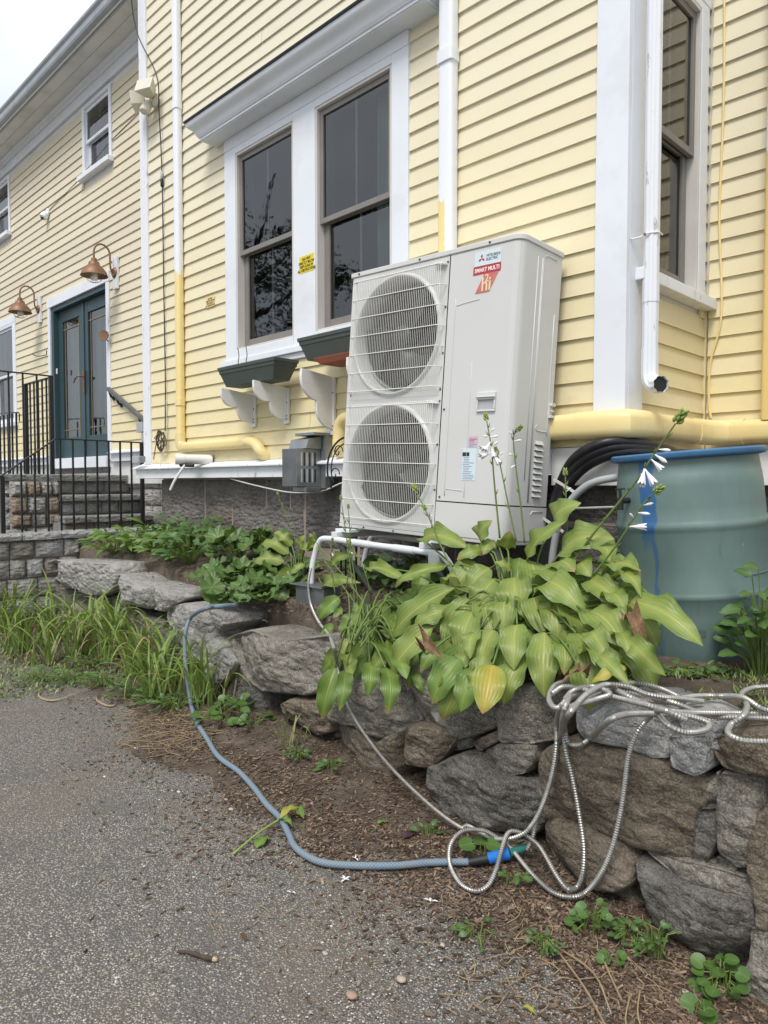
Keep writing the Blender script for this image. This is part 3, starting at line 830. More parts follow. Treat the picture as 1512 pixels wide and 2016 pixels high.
# wing eave
EY, EZ = YW - .36, WZT + .19
mb = MB(); mb.box((WL, YW - .032, WZT), (XL - .031, YW + .001, WZT + .115)); mb.build('frieze_board', MAT['trim'], house, bevel=.003)
mb = MB(); mb.prism([(WL, YW - .002, WZT + .116), (WL, YW - .05, WZT + .116), (WL, YW - .055, WZT + .15), (WL, YW - .09, WZT + .165), (WL, YW - .09, WZT + .189), (WL, YW - .002, WZT + .189)], (XL - .031 - WL, 0, 0)); mb.build('bed_moulding', MAT['trim'], house)
for k in range(2):
    ya = EY + .01 + k * .135; yb = ya + .131
    if k == 1: yb = YW - .003
    mb = MB(); mb.box((WL, ya, EZ), (XL - .031, yb, EZ + .018)); mb.build('soffit_board', MAT['soffit'], house, bevel=.002)
mb = MB(); gp = [(EY + .012, EZ - .012), (EY - .004, EZ - .012), (EY - .006, EZ + .012), (EY - .075, EZ + .012), (EY - .085, EZ + .035), (EY - .090, EZ + .085), (EY - .110, EZ + .110), (EY - .112, EZ + .125), (EY - .104, EZ + .125), (EY + .012, EZ + .125)]
mb.prism([(WL, y, z) for y, z in gp], (XL - .031 - WL, 0, 0)); mb.build('gutter', MAT['gutter'], house)
mb = MB(); mb.box((WL, EY - .030, EZ + .000), (XL - .031, EY - .010, EZ + .011)); mb.build('drip_strip', MAT['trim'], house)
mb = MB(); mb.prism([(WL, EY - .10, EZ + .126), (WL, EY - .10, EZ + .15), (WL, YW + 2.5, EZ + 2.05), (WL, YW + 2.5, EZ + 2.02)], (XL - .031 - WL, 0, 0)); mb.build('wing_roof', MAT['shingle'], house)
mb = MB(); mb.box((WL, YW + .2, 1.2), (XL + .05, YW + 2.4, EZ + .1)); mb.box((XL + .02, .2 + .35, 4.0), (XR - .16, 3.0, ZTOP)); mb.build('inner_mass', MAT['room'], house)

# ---- french doors of the wing
door = thing('french_door', ((DX0 + DX1) / 2, YW, DZ0), parent=house)
def dbox(nm, a, c, mat, bev=.003):
    mb = MB(); mb.box(a, c); return mb.build(nm, MAT[mat], door, bevel=bev)
dw = .115
dbox('side_casing', (DX0 - .075, YW - .03, DZ0 - .10), (DX0 - .001, YW + .001, DZ1 + .0), 'trim'); dbox('side_casing', (DX1 + .001, YW - .03, DZ0 - .05), (DX1 + .09, YW + .001, DZ1), 'peel')
dbox('head_casing', (DX0 - .085, YW - .034, DZ1 + .0005), (DX1 + .10, YW + .001, DZ1 + .125), 'trim')
dbox('threshold', (DX0 - .02, YW - .06, DZ0 - .13), (DX1 + .02, YW + .06, DZ0 - .002), 'trim')
dbox('jamb', (DX0, YW - .01, DZ0), (DX0 + .075, YW + .14, DZ1), 'teal'); dbox('jamb', (DX1 - .03, YW - .01, DZ0), (DX1, YW + .14, DZ1), 'teal'); dbox('jamb', (DX0 + .0755, YW - .01, DZ1 - .06), (DX1 - .0305, YW + .14, DZ1), 'teal')
xm = (DX0 + .075 + DX1 - .03) / 2
for k, (a, c) in enumerate(((DX0 + .077, xm - .003), (xm + .003, DX1 - .032))):
    yl = YW + .055
    mb = MB(); sw = .125
    mb.box((a, yl, DZ0 + .004), (a + sw, yl + .045, DZ1 - .063)); mb.box((c - sw, yl, DZ0 + .004), (c, yl + .045, DZ1 - .063))
    mb.box((a + sw, yl + .001, DZ1 - .21), (c - sw, yl + .044, DZ1 - .064)); mb.box((a + sw, yl + .001, DZ0 + .005), (c - sw, yl + .044, DZ0 + .27))
    mb.build('door_leaf', MAT['teal'], door, bevel=.004)
    mb = MB(); mb.add([(a + sw - .01, yl + .022, DZ0 + .26), (c - sw + .01, yl + .022, DZ0 + .26), (c - sw + .01, yl + .022, DZ1 - .2), (a + sw - .01, yl + .022, DZ1 - .2)], [(0, 1, 2, 3)]); mb.build('pane', MAT['glass'], door, fix=False)
    mb = MB()
    for z in (DZ0 + .37, DZ1 - .31): mb.box((a + sw, yl + .012, z - .006), (c - sw, yl + .030, z + .006))
    for x in (a + sw + .05, c - sw - .05): mb.box((x - .005, yl + .013, DZ0 + .27), (x + .005, yl + .029, DZ1 - .21))
    mb.build('came_bars', MAT['lead'], door)
    mb = MB(); n = 46; vs_ = []
    for i in range(n + 1):
        x = a + sw * .7 + (c - a - sw * 1.4) * i / n; y = yl + .10 + .013 * math.sin(i * 1.15) + .006 * math.sin(i * .37)
        vs_ += [(x, y, DZ0 + .1), (x, y, DZ1 - .12)]
    mb.add(vs_, [(2*i, 2*i+2, 2*i+3, 2*i+1) for i in range(n)]); mb.build('curtain', MAT['curtain'], door, smooth='all')
mb = MB(); mb.box((xm - .032, YW + .043, DZ0 + .01), (xm + .032, YW + .0545, DZ1 - .065)); mb.build('astragal', MAT['teal'], door, bevel=.004)
mb = MB(); mb.box((xm + .012, YW + .030, DZ0 + .80), (xm + .042, YW + .0425, DZ0 + 1.08)); mb.tube(catmull([(xm + .027, YW + .03, DZ0 + 1.0), (xm + .02, YW - .02, DZ0 + 1.0), (xm - .04, YW - .03, DZ0 + .99), (xm - .10, YW - .03, DZ0 + .955), (xm - .115, YW - .03, DZ0 + .93)], 5), .010, 8); mb.build('door_handle', MAT['copper'], door, smooth=True)
dh = onY(113, 731, YW - .01); mb = MB(); mb.box((dh.x - .018, YW - .022, dh.z - .035), (dh.x + .018, YW - .0105, dh.z + .035)); mb.build('doorbell', MAT['flood'], door, bevel=.003)
# ================================================================== heat pump on its stand
AW, AH, AD = 1.10, 1.382, .335
ac = thing('heat_pump', (-2.974, -.46, 1.064), 'large pale grey outdoor heat pump with two stacked fans on a raised stand', 'heat pump', rot=(R(-2.5), R(2.2), 0))
SEAM = .695
def abox(nm, a, c, mat='ac', bev=.004, seg=2):
    mb = MB(); mb.box(a, c); return mb.build(nm, MAT[mat], ac, bevel=bev, seg=seg)
abox('left_panel', (0, .004, .02), (.012, AD, AH - .03))
abox('rear_coil', (.02, AD - .04, .03), (AW - .03, AD - .012, AH - .04), 'coil', 0)
abox('base_pan', (0, 0, 0), (AW, AD, .019))
# rounded front-right shell (service panel) and lower pipe cover
def shell(nm, z0, z1, grow=0.0):
    mb = MB(); r = .045; pts = [(SEAM + .003, -grow)]
    for k in range(9):
        t = math.pi / 2 * k / 8
        pts.append((AW - r + r * math.sin(t) + grow, r - r * math.cos(t) - grow))
    pts += [(AW + grow, AD), (AW - .012, AD), (AW - .012, .012), (SEAM + .003, .012)]
    mb.prism([(x, y, z0) for x, y in pts], (0, 0, z1 - z0)); return mb.build(nm, MAT['ac'], ac, smooth=True)
shell('service_panel', .182, AH - .027)
shell('pipe_cover', .0195, .176, .003)
# lid
mb = MB(); r = .05; pts = [(-.006, AD + .006), (-.006, -.006)]
for k in range(7):
    t = math.pi / 2 * k / 6
    pts.append((AW + .006 - r + r * math.sin(t), -.006 + r - r * math.cos(t)))
pts.append((AW + .006, AD + .006))
mb.prism([(x, y, AH - .026) for x, y in pts], (0, 0, .026)); mb.build('lid', MAT['ac'], ac, smooth=True, bevel=.004)
# fan deck with two round openings
FX0, FX1 = .013, SEAM - .003
mids = [(.352, 1.012), (.352, .352)]
RAD = .292
NA = 64
halves = [(.69, AH - .0275), (.020, .6895)]
for (cx, cz), (z0, z1) in zip(mids, halves):
    mb = MB(); outer = []; inner = []; deep = []
    for k in range(NA):
        t = 2 * math.pi * k / NA; c, s = math.cos(t), math.sin(t)
        sx_ = ((FX1 - cx) if c > 0 else (cx - FX0)) / max(1e-6, abs(c)); sz_ = ((z1 - cz) if s > 0 else (cz - z0)) / max(1e-6, abs(s))
        q = min(sx_, sz_); outer.append((cx + c * q, 0, cz + s * q)); inner.append((cx + c * (RAD + .022), .002, cz + s * (RAD + .022)))
    vs_ = outer + inner
    mb.add(vs_, [(k, (k+1) % NA, NA+(k+1) % NA, NA+k) for k in range(NA)])
    # corners of the rectangle
    for (X_, Z_) in ((FX0, z0), (FX1, z0), (FX1, z1), (FX0, z1)):
        best = sorted(range(NA), key=lambda k: (outer[k][0]-X_)**2 + (outer[k][2]-Z_)**2)[:2]
        mb.add([outer[best[0]], outer[best[1]], (X_, 0, Z_)], [(0, 1, 2)])
    mb.build('fan_deck', MAT['ac'], ac, smooth=True)
    mb = MB(); prof = [(RAD + .024, .0025), (RAD + .014, -.012), (RAD + .006, -.013), (RAD, -.004), (RAD - .006, .02), (RAD - .010, .07), (RAD - .004, .11), (RAD - .02, .112), (RAD - .02, .06)]
    mb.lathe([(a, h) for a, h in prof], (cx, 0, cz), 64, (0, 1, 0), cap=False); mb.build('bell_mouth', MAT['ac_ring'], ac, smooth='all')
    mb = MB(); mb.lathe([(.0, .112), (RAD + .01, .112)], (cx, 0, cz), 48, (0, 1, 0), cap=False); mb.build('fan_backing', MAT['coil'], ac)
    # fan: hub and three broad blades
    fan = MB(); fan.lathe([(.0, .030), (.045, .032), (.060, .045), (.062, .100)], (cx, 0, cz), 24, (0, 1, 0), cap=False); fan.build('fan_hub', MAT['blade'], ac, smooth=True)
    for k in range(3):
        a0 = k * 2 * math.pi / 3 + (.5 if cz > .6 else 1.2)
        bl = MB(); vs_ = []; nr, na_ = 5, 9
        for i in range(nr):
            rr = .058 + (RAD - .030 - .058) * i / (nr - 1); sweep = .55 + .5 * i / (nr - 1)
            for j in range(na_):
                a = a0 + sweep * (j / (na_ - 1)) + .35 * (i / (nr - 1)) ** 1.5; vs_.append((cx + rr * math.cos(a), .045 + .045 * (j / (na_ - 1)) - .01 * i / nr, cz + rr * math.sin(a)))
        bl.add(vs_, [(i*na_+j, i*na_+j+1, (i+1)*na_+j+1, (i+1)*na_+j) for i in range(nr-1) for j in range(na_-1)])
        bl.build('fan_blade', MAT['blade'], ac, smooth='all', fix=False)
    # wire guard
    gx0, gx1, gz0, gz1 = .045, SEAM - .022, z0 + .028, z1 - .028
    wg = MB(); n = 50; yo = -.034
    for i in range(n + 1):
        x = gx0 + .008 + (gx1 - gx0 - .016) * i / n
        wg.tube([(x, -.002, gz1 + .004), (x, yo + .008, gz1 - .002), (x, yo, gz1 - .014), (x, yo, gz0 + .014), (x, yo + .008, gz0 + .002), (x, -.002, gz0 - .004)], .0012, 5, False)
    wires = wg.build('guard_wires', MAT['ac_wire'], ac, smooth='all', kind='stuff')
    for j in range(7):
        z = gz0 + .012 + (gz1 - gz0 - .024) * j / 6
        hb = MB(); hb.tube([(gx0 - .004, -.001, z), (gx0 + .002, yo + .004, z), (gx0 + .02, yo - .003, z), (gx1 - .02, yo - .003, z), (gx1 - .002, yo + .004, z), (gx1 + .006, -.001, z)], .0026, 6, False); hb.build('guard_bar', MAT['ac_wire'], ac, smooth='all')
    mb = MB(); mb.obox((gx1 - .03, -.012, gz1 - .006), (.035, 0, -.006), (0, .008, 0), (0, 0, .005)); mb.build('guard_clip', MAT['ac_wire'], ac, bevel=.002)
    for (x, z) in ((gx0 - .006, gz1), (gx1 + .008, gz1), (gx0 - .006, gz0), (gx1 + .008, gz0), (gx1 + .010, cz + .1), (gx1 + .010, cz - .12)):
        mb = MB(); mb.lathe([(.0, -.005), (.0045, -.004), (.0055, .001)], (x, 0, z), 8, (0, 1, 0), cap=False); mb.build('screw', MAT['screw'], ac)
for (x, z) in ((.06, AH - .013), (.50, AH - .013), (.93, AH - .013), (SEAM + .022, .20), (SEAM + .018, .62), (.20, .010), (.42, .010)):
    mb = MB(); mb.lathe([(.0, -.014 if z > 1.3 else -.006), (.0045, -.012 if z > 1.3 else -.005), (.0055, .001)], (x, 0, z), 8, (0, 1, 0), cap=False); mb.build('screw', MAT['screw'], ac)
# raised beads pressed into the panels
def bead(nm, pts, r=.004):
    mb = MB(); mb.tube(pts, r, 6); return mb.build(nm, MAT['ac'], ac, smooth='all')
bead('panel_bead', catmull([(SEAM + .055, -.001, .24), (SEAM + .05, -.001, .27), (SEAM + .05, -.001, AH - .30), (SEAM + .06, -.001, AH - .275), (SEAM + .19, -.001, AH - .262)], 4), .0018)
bead('panel_bead', catmull([(SEAM + .055, -.001, .24), (SEAM + .16, -.001, .236), (SEAM + .17, -.001, .25), (SEAM + .17, -.001, AH - .55)], 4), .0016)
for y in (.135, .170, .178):
    bead('panel_bead', [(AW + .0005, y, .30 if y < .14 else .2), (AW + .0005, y, AH - .07)], .0028)
bead('panel_bead', catmull([(AW + .0005, .20, AH - .06), (AW + .0005, .205, AH - .05), (AW + .0005, .29, AH - .05)], 4), .003)
bead('panel_bead', catmull([(AW + .0005, .205, .56), (AW + .0005, .208, .535), (AW + .0005, .29, .535), (AW + .0005, .295, .56), (AW + .0005, .295, AH - .3)], 4), .0028)
bead('panel_bead', [(AW + .003, .20, .14), (AW + .003, .21, .155), (AW + .003, .30, .155)], .003)
# louvres on the side
for k in range(10):
    z = .47 - k * .027
    mb = MB(); mb.prism([(AW - .001, .205, z), (AW + .012, .205, z - .002), (AW - .001, .205, z + .019)], (0, .062, 0)); mb.build('louvre', MAT['ac'], ac)
    mb = MB(); mb.box((AW - .0005, .206, z - .006), (AW + .0012, .266, z - .0005)); mb.build('louvre_slot', MAT['black'], ac)
# pull handle on the front, small ones on the sides
hx, hz_ = SEAM + .215, .60
mb = MB(); 
for a, c in (((hx, -.010, hz_ + .055), (hx + .105, .001, hz_ + .09)), ((hx, -.010, hz_), (hx + .105, .001, hz_ + .010)), ((hx, -.0095, hz_ + .0105), (hx + .008, .001, hz_ + .0545)), ((hx + .097, -.0095, hz_ + .0105), (hx + .105, .001, hz_ + .0545)), ((hx - .003, -.018, hz_ + .064), (hx + .108, -.0105, hz_ + .070))): mb.box(a, c)
mb.build('handle', MAT['ac_ring'], ac, bevel=.003)
mb = MB(); mb.box((hx + .009, -.0012, hz_ + .011), (hx + .096, -.0006, hz_ + .054)); mb.build('handle_recess', MAT['conduit'], ac)
for x, sg in ((AW, 1), (0, -1)):
    y0 = AD - .04 if sg > 0 else .03
    mb = MB(); xx0, xx1 = x + sg * .0005, x + sg * .020
    for a, c in (((xx0, y0, .60), (xx1, y0 + .035, .612)), ((xx0, y0, .655), (xx1, y0 + .035, .67)), ((xx0, y0, .6125), (x + sg * .008, y0 + .008, .6545)), ((xx0, y0 + .0085, .6305), (x + sg * .014, y0 + .033, .640))): mb.box(a, c)
    mb.build('side_handle', MAT['ac_ring'], ac, bevel=.002)
# stickers
LX, LZ = SEAM + .150, AH - .235
def quad(nm, pts, mat, y):
    mb = MB(); mb.prism([(LX + x, y, LZ + z) for x, z in pts], (0, .0008, 0)); return mb.build(nm, MAT[mat], ac, fix=True)
logo = quad('brand_sticker', [(.0, .125), (.150, .125), (.150, .190), (.0, .190)], 'stick_blue', -.0016)
quad('brand_sticker', [(-.005, .086), (.150, .086), (.150, .1245), (-.005, .1245)], 'red', -.0017)
quad('brand_sticker', [(.012, .0), (.092, .0), (.140, .0855), (.060, .0855)], 'pink', -.0016)
c0 = (.040, .157); q = .0105
for rot in (90, 210, 330):
    t = R(rot); d = (math.cos(t), math.sin(t)); e = (math.cos(t + R(30)), math.sin(t + R(30))); f = (math.cos(t - R(30)), math.sin(t - R(30)))
    quad('diamond_mark', [(c0[0], c0[1]), (c0[0] + e[0]*q*1.155, c0[1] + e[1]*q*1.155), (c0[0] + d[0]*q*2, c0[1] + d[1]*q*2), (c0[0] + f[0]*q*1.155, c0[1] + f[1]*q*1.155)], 'red', -.0024)
fr_ = (R(90), 0, 0)
text_mesh('MITSUBISHI\nELECTRIC', .0175, MAT['ink'], 'lettering', ac, (LX + .066, -.0022, LZ + .160), fr_, .88)
text_mesh('SMART MULTI', .026, MAT['white_text'], 'lettering', ac, (LX + .004, -.0022, LZ + .096), fr_, .86, bold=.0005)
text_mesh('hi', .088, MAT['gold'], 'lettering', ac, (LX + .045, -.0022, LZ + .008), fr_, .92, bold=.0012)
text_mesh('2', .048, MAT['gold'], 'lettering', ac, (LX + .066, -.0026, LZ + .048), fr_, .9, bold=.0012)
DX_, DZ_ = SEAM + .148, .285
def dq(nm, x0, x1, z0, z1, mat, y):
    mb = MB(); mb.box((DX_ + x0, y, DZ_ + z0), (DX_ + x1, y + .0006, DZ_ + z1)); mb.build(nm, MAT[mat], ac)
dq('data_sticker', 0, .082, 0, .150, 'stick_blue', -.0014); dq('data_sticker', .030, .082, .152, .205, 'stick_lilac', -.0014); dq('data_sticker', .0, .040, .112, .130, 'ink', -.0021)
random.seed(5)
for k in range(13):
    z = .006 + k * .0082
    a = random.uniform(.004, .01); dq('data_line', a, random.uniform(.035, .075), z, z + .003, 'stick_text', -.0021)
for k in range(5): dq('data_line', .035, random.uniform(.06, .078), .158 + k * .008, .161 + k * .008, 'red' if k > 2 else 'stick_text', -.0021)

# stand
st = thing('heat_pump_stand', (-2.45, -.40, .62), 'white tubular metal stand carrying the heat pump above the plants', 'stand')
def stp(px, py, y): return onY(px, py, y)
yf = -.53
L0 = stp(612, 1180, yf - .03); 
def zrail(x): return .995 - .033 * (x + 2.95)
xl, xr_ = onY(632, 1060, yf).x, onY(885, 1080, yf).x
for nm, y in (('front_frame', yf), ('rear_frame', -.13)):
    pts = [(xl - .075, y - .01, .60), (xl - .07, y - .01, .80), (xl - .055, y, zrail(xl) - .10), (xl - .02, y, zrail(xl) - .03), (xl + .05, y, zrail(xl)), (xl + .35, y, zrail(xl + .35)), (xr_ - .10, y, zrail(xr_ - .1)), (xr_ - .02, y, zrail(xr_) - .02), (xr_ + .05, y, zrail(xr_) - .11), (xr_ + .10, y - .01, .80), (xr_ + .12, y - .01, .60)]
    mb = MB(); mb.tube(catmull(pts, 6), .0165, 10); mb.build(nm, MAT['stand'], st, smooth=True)
for x, nm in ((xl + .26, 'sleeve'), (xr_ - .36, 'sleeve')):
    mb = MB(); mb.tube([(x, yf, zrail(x)), (x + .14, yf, zrail(x + .14))], .0195, 10); mb.build(nm, MAT['stand'], st, smooth=True)
for x in (xl + .12, xr_ - .16):
    mb = MB(); mb.bar((x, yf - .01, zrail(x) + .030), (x, -.12, zrail(x) + .022), .045, .03); mb.build('cross_rail', MAT['stand'], st, bevel=.003)
    mb = MB(); mb.bar((x - .03, yf + .06, zrail(x) + .052), (x + .09, yf + .06, zrail(x) + .050), .07, .018); mb.build('rubber_pad', MAT['stand'], st, bevel=.003)
    mb = MB(); mb.tube([(x, yf + .02, zrail(x) - .01), (x + .10, yf + .25, .62)], .011, 8); mb.build('brace', MAT['steel'], st, smooth=True)
xk = xr_ - .08
mb = MB(); mb.box((xk - .04, yf - .02, zrail(xk) - .055), (xk + .03, yf + .02, zrail(xk) + .005)); mb.build('knuckle', MAT['stand'], st, bevel=.012, seg=3)
fp = onY(606, 1190, yf)
mb = MB(); 
mb.box((xl - .16, yf - .10, .735), (xl + .12, yf + .05, .742)); mb.box((xl - .12, yf - .085, .60), (xl + .12, yf + .04, .734)); mb.build('foot_plate', MAT['steel_dark'], st, bevel=.003)
mb = MB(); mb.box((xl + .125, yf + .02, .60), (xr_ + .2, yf + .06, .665)); mb.build('foot_rail', MAT['steel_dark'], st, bevel=.003)

# ================================================================== ducts
def rsweep(name, path, w, d, mat, parent, up=(0, 0, 1), r=.02):
    """rounded-rectangle section swept along a path lying against a wall; path gives the section centre, with (side, out) axes per point"""
    mb = MB(); secs = []
    for p, sd, ot in path:
        ring = []
        for cx_, cy_, a0 in ((w/2 - r, d/2 - r, 0), (-w/2 + r, d/2 - r, 90), (-w/2 + r, -d/2 + r, 180), (w/2 - r, -d/2 + r, 270)):
            for k in range(4):
                t = R(a0 + 30 * k); ring.append(Vector(p) + Vector(sd) * (cx_ + r * math.cos(t)) + Vector(ot) * (cy_ + r * math.sin(t)))
        secs.append(ring)
    n = 16; vs_ = [q for s_ in secs for q in s_]
    fs = [(i*n+k, i*n+(k+1) % n, (i+1)*n+(k+1) % n, (i+1)*n+k) for i in range(len(secs)-1) for k in range(n)]
    fs += [tuple(range(n-1, -1, -1)), tuple((len(secs)-1)*n+k for k in range(n))]
    mb.add(vs_, fs); return mb.build(name, mat, parent, smooth=True)
OUT = Vector((0, -1, 0))
def vduct(parent, x, y, z0, z1, w, d, mat, name='cover'):
    return rsweep(name, [((x, y - d/2, z0), (1, 0, 0), (0, -1, 0)), ((x, y - d/2, z1), (1, 0, 0), (0, -1, 0))], w, d, mat, parent)
# left duct
ld = thing('line_cover', (-5.43, -.04, 1.5), 'slim pipe cover left of the double window, white above, yellow below', 'duct')
lx = -5.425; w_, d_ = .074, .058
vduct(ld, lx, -.018, 1.70, 6.2, w_, d_, MAT['duct_mix'])
for z in (onY(355, 203, -.05).z, onY(365, 790, -.05).z): vduct(ld, lx, -.016, z - .03, z + .03, w_ + .010, d_ + .008, MAT['duct_mix'], 'joint_sleeve')
el = []
for k in range(7):
    t = R(90 * k / 6); el.append(((lx + .055 - .055 * math.cos(t), -.05, 1.655 - .055 * math.sin(t) + .0), (math.cos(t), 0, math.sin(t)), (0, -1, 0)))
el = [((lx, -.05, 1.72), (1, 0, 0), (0, -1, 0))] + el
rsweep('elbow', el, w_ + .012, d_ + .012, MAT['duct_yellow'], ld, r=.025)
xe = onY(487, 880, -.06).x
rsweep('cover', [((lx + .05, -.048, 1.60), (0, 0, 1), (0, -1, 0)), ((xe, -.048, 1.60), (0, 0, 1), (0, -1, 0))], w_ + .004, d_ + .004, MAT['duct_yellow'], ld, r=.025)
mb = MB(); mb.tube(catmull([(xe - .02, -.05, 1.60), (xe + .05, -.055, 1.598), (xe + .12, -.06, 1.575), (xe + .16, -.055, 1.53), (xe + .175, -.03, 1.505), (xe + .18, .01, 1.50)], 5), .042, 14); mb.build('end_elbow', MAT['duct_yellow'], ld, smooth=True)
# middle duct
cd = thing('line_cover', (-2.53, -.04, 1.6), 'white pipe cover with yellow brushed patch, dropping behind the heat pump', 'duct')
m = NT('duct_patch'); cow = m.coords('World'); sx = m.n('SeparateXYZ'); m.l(cow, sx.inputs[0])
jag = m.math('MULTIPLY', m.noise(m.coords('World', (8, 8, 1.2)), 7, 4), .16)
pf = m.math('MULTIPLY', m.rng(m.math('ADD', sx.outputs['Z'], jag), 2.905, 2.895), m.rng(m.math('ADD', sx.outputs['X'], m.math('MULTIPLY', m.noise(cow, 30, 4), .03)), -2.515, -2.522))
m.set(m.mix(pf, (.80, .83, .87), (.82, .66, .28)), .42); MAT['duct_patch'] = m.m
cx_ = -2.54
vduct(cd, cx_, -.018, 1.66, 6.2, .098, .068, MAT['duct_patch'])
zc = onY(882, 108, -.06).z
vduct(cd, cx_, -.016, zc - .045, zc + .02, .114, .080, MAT['duct_white'], 'joint_sleeve')
rsweep('cover', [((-3.20, -.058, 1.585), (0, 0, 1), (0, -1, 0)), ((-2.4, -.058, 1.585), (0, 0, 1), (0, -1, 0))], .09, .08, MAT['duct_yellow'], cd, r=.03)
# elbow left of the heat pump
exx = onY(668, 830, -.06).x
mb = MB(); mb.tube(catmull([(exx + .2, -.06, 1.70), (exx + .07, -.06, 1.71), (exx + .01, -.06, 1.67), (exx, -.06, 1.60), (exx, -.06, 1.52), (exx, .0, 1.49)], 5), .042, 14); mb.build('end_elbow', MAT['duct_yellow'], cd, smooth=True)
# big duct that wraps the right corner and rises on the rear wall
rd = thing('line_cover', (XR + .08, -.05, 1.5), 'thick yellow pipe cover wrapping the right corner above the barrel', 'duct')
zc_, hh, dd = 1.567, .128, .085
def sec(p, ot): return (p, (0, 0, 1), ot)
rsweep('cover', [sec((-2.35, -.032 - dd/2, zc_ - .006), (0, -1, 0)), sec((XR - .17, -.032 - dd/2, zc_), (0, -1, 0))], hh - .01, dd - .006, MAT['duct_yellow'], rd, r=.035)
q2 = 1 / S2
rsweep('corner_elbow', [sec((XR - .18, -.032 - dd/2, zc_), (0, -1, 0)), sec((XR - .02, -.032 - dd/2 - .004, zc_), (.15, -.99, 0)), sec((XR + .028 + dd * .3, -.032 - dd*.28, zc_), (q2, -q2, 0)), sec((XR + .03 + dd/2 + .004, .04, zc_), (.99, -.15, 0)), sec((XR + .03 + dd/2, .16, zc_), (1, 0, 0))], hh, dd, MAT['duct_yellow'], rd, r=.04)
ye = YB - .02
rsweep('cover', [sec((XR + .03 + dd/2, .15, zc_), (1, 0, 0)), sec((XR + .03 + dd/2, ye - .24, zc_), (1, 0, 0))], hh - .008, dd - .006, MAT['duct_yellow'], rd, r=.035)
rsweep('corner_elbow', [sec((XR + .03 + dd/2, ye - .27, zc_), (1, 0, 0)), sec((XR + .03 + dd/2 + .012, ye - .12, zc_), (.95, -.3, 0)), sec((XR + .03 + dd + .03, ye - .05, zc_), (q2, -q2, 0)), sec((XR + .19, ye - .042, zc_), (.1, -1, 0)), sec((XR + .24, ye - .042, zc_), (0, -1, 0))], hh + .004, dd + .004, MAT['duct_yellow'], rd, r=.04)
vx = onY(1497, 500, .84).x + .05
rsweep('cover', [sec((XR + .235, ye - .042, zc_), (0, -1, 0)), sec((vx + .05, ye - .042, zc_), (0, -1, 0))], hh - .008, dd - .006, MAT['duct_yellow'], rd, r=.035)
m = NT('duct_painted_right'); cow = m.coords('World'); sx = m.n('SeparateXYZ'); m.l(cow, sx.inputs[0])
m.set(m.mix(m.rng(m.math('ADD', sx.outputs['Z'], m.math('MULTIPLY', m.noise(cow, 12, 3), .08)), 2.98, 3.0), (.80, .60, .23), (.80, .83, .87)), .42); MAT['duct_right'] = m.m
vduct(rd, vx + .02, YB - .018, 1.62, 6.2, .105, .082, MAT['duct_right'])

# ================================================================== downspout
dsp = thing('downspout', (XR + .09, .085, 1.7), 'dented white fluted downspout ending in an open elbow beside the corner board', 'downspout')
dx_, dy_ = XR + .088, .083
def fl(n=40): return [1 + .13 * abs(math.sin(4 * 2 * math.pi * k / n)) - .09 for k in range(n)]
def fluted(name, path, r, mat, n=40, cap=False, thick=False):
    mb = MB(); m_ = len(path); prev = None; vs_ = []
    for i, p in enumerate(path):
        p = Vector(p); t = (Vector(path[min(i+1, m_-1)]) - Vector(path[max(i-1, 0)])).normalized()
        a = Vector((0, 1, 0)) - t * t.y; a.normalize(); bb = t.cross(a)
        f_ = fl(n)
        for k in range(n):
            ang = 2 * math.pi * k / n; wob = 1 + .02 * nz((p.x + k, p.y, p.z * 4), 1.0)
            vs_.append(p + (a * math.cos(ang) + bb * math.sin(ang)) * r * f_[k] * wob)
    mb.add(vs_, [(i*n+k, i*n+(k+1) % n, (i+1)*n+(k+1) % n, (i+1)*n+k) for i in range(m_-1) for k in range(n)])
    o = mb.build(name, mat, dsp, smooth='all', fix=True)
    return o
fluted('pipe', [(dx_, dy_, 6.2)] + [(dx_, dy_, 6.0 - .1 * k) for k in range(41)] + [(dx_, dy_, 1.895)], .0335, MAT['peel'])
fluted('sleeve', [(dx_, dy_, 2.115 + .02 * k) for k in range(6)], .0355, MAT['peel'])
ev = Vector((.82, -.57, 0))
ep = [Vector((dx_, dy_, 1.91)), Vector((dx_, dy_, 1.86))] + [Vector((dx_, dy_, 1.80 - .062 * math.sin(R(a)))) + ev * (.062 - .062 * math.cos(R(a))) for a in range(0, 91, 10)] + [Vector((dx_, dy_, 1.738)) + ev * .095]
fluted('elbow', ep, .0362, MAT['peel'])
mb = MB(); mb.lathe([(0, 0), (.0325, 0)], Vector((dx_, dy_, 1.738)) + ev * .084, 20, ev, cap=False); mb.build('dark_inside', MAT['black'], dsp)
sp = onX(1241, 471, XR + .027)
mb = MB(); mb.tube(catmull([(XR + .028, sp.y, sp.z), (dx_ - .03, dy_ - .045, sp.z + .012), (dx_, dy_ - .040, sp.z + .022), (dx_ + .036, dy_ - .012, sp.z + .025), (dx_ + .040, dy_ + .02, sp.z + .02)], 5), .004, 6); mb.build('strap', MAT['peel'], dsp, smooth=True)
mb = MB(); mb.lathe([(0, -.004), (.006, -.003), (.007, .003), (0, .004)], (dx_ - .012, dy_ - .043, sp.z + .020), 8, (0, 1, 0)); mb.build('rusty_bolt', MAT['copper'], dsp)

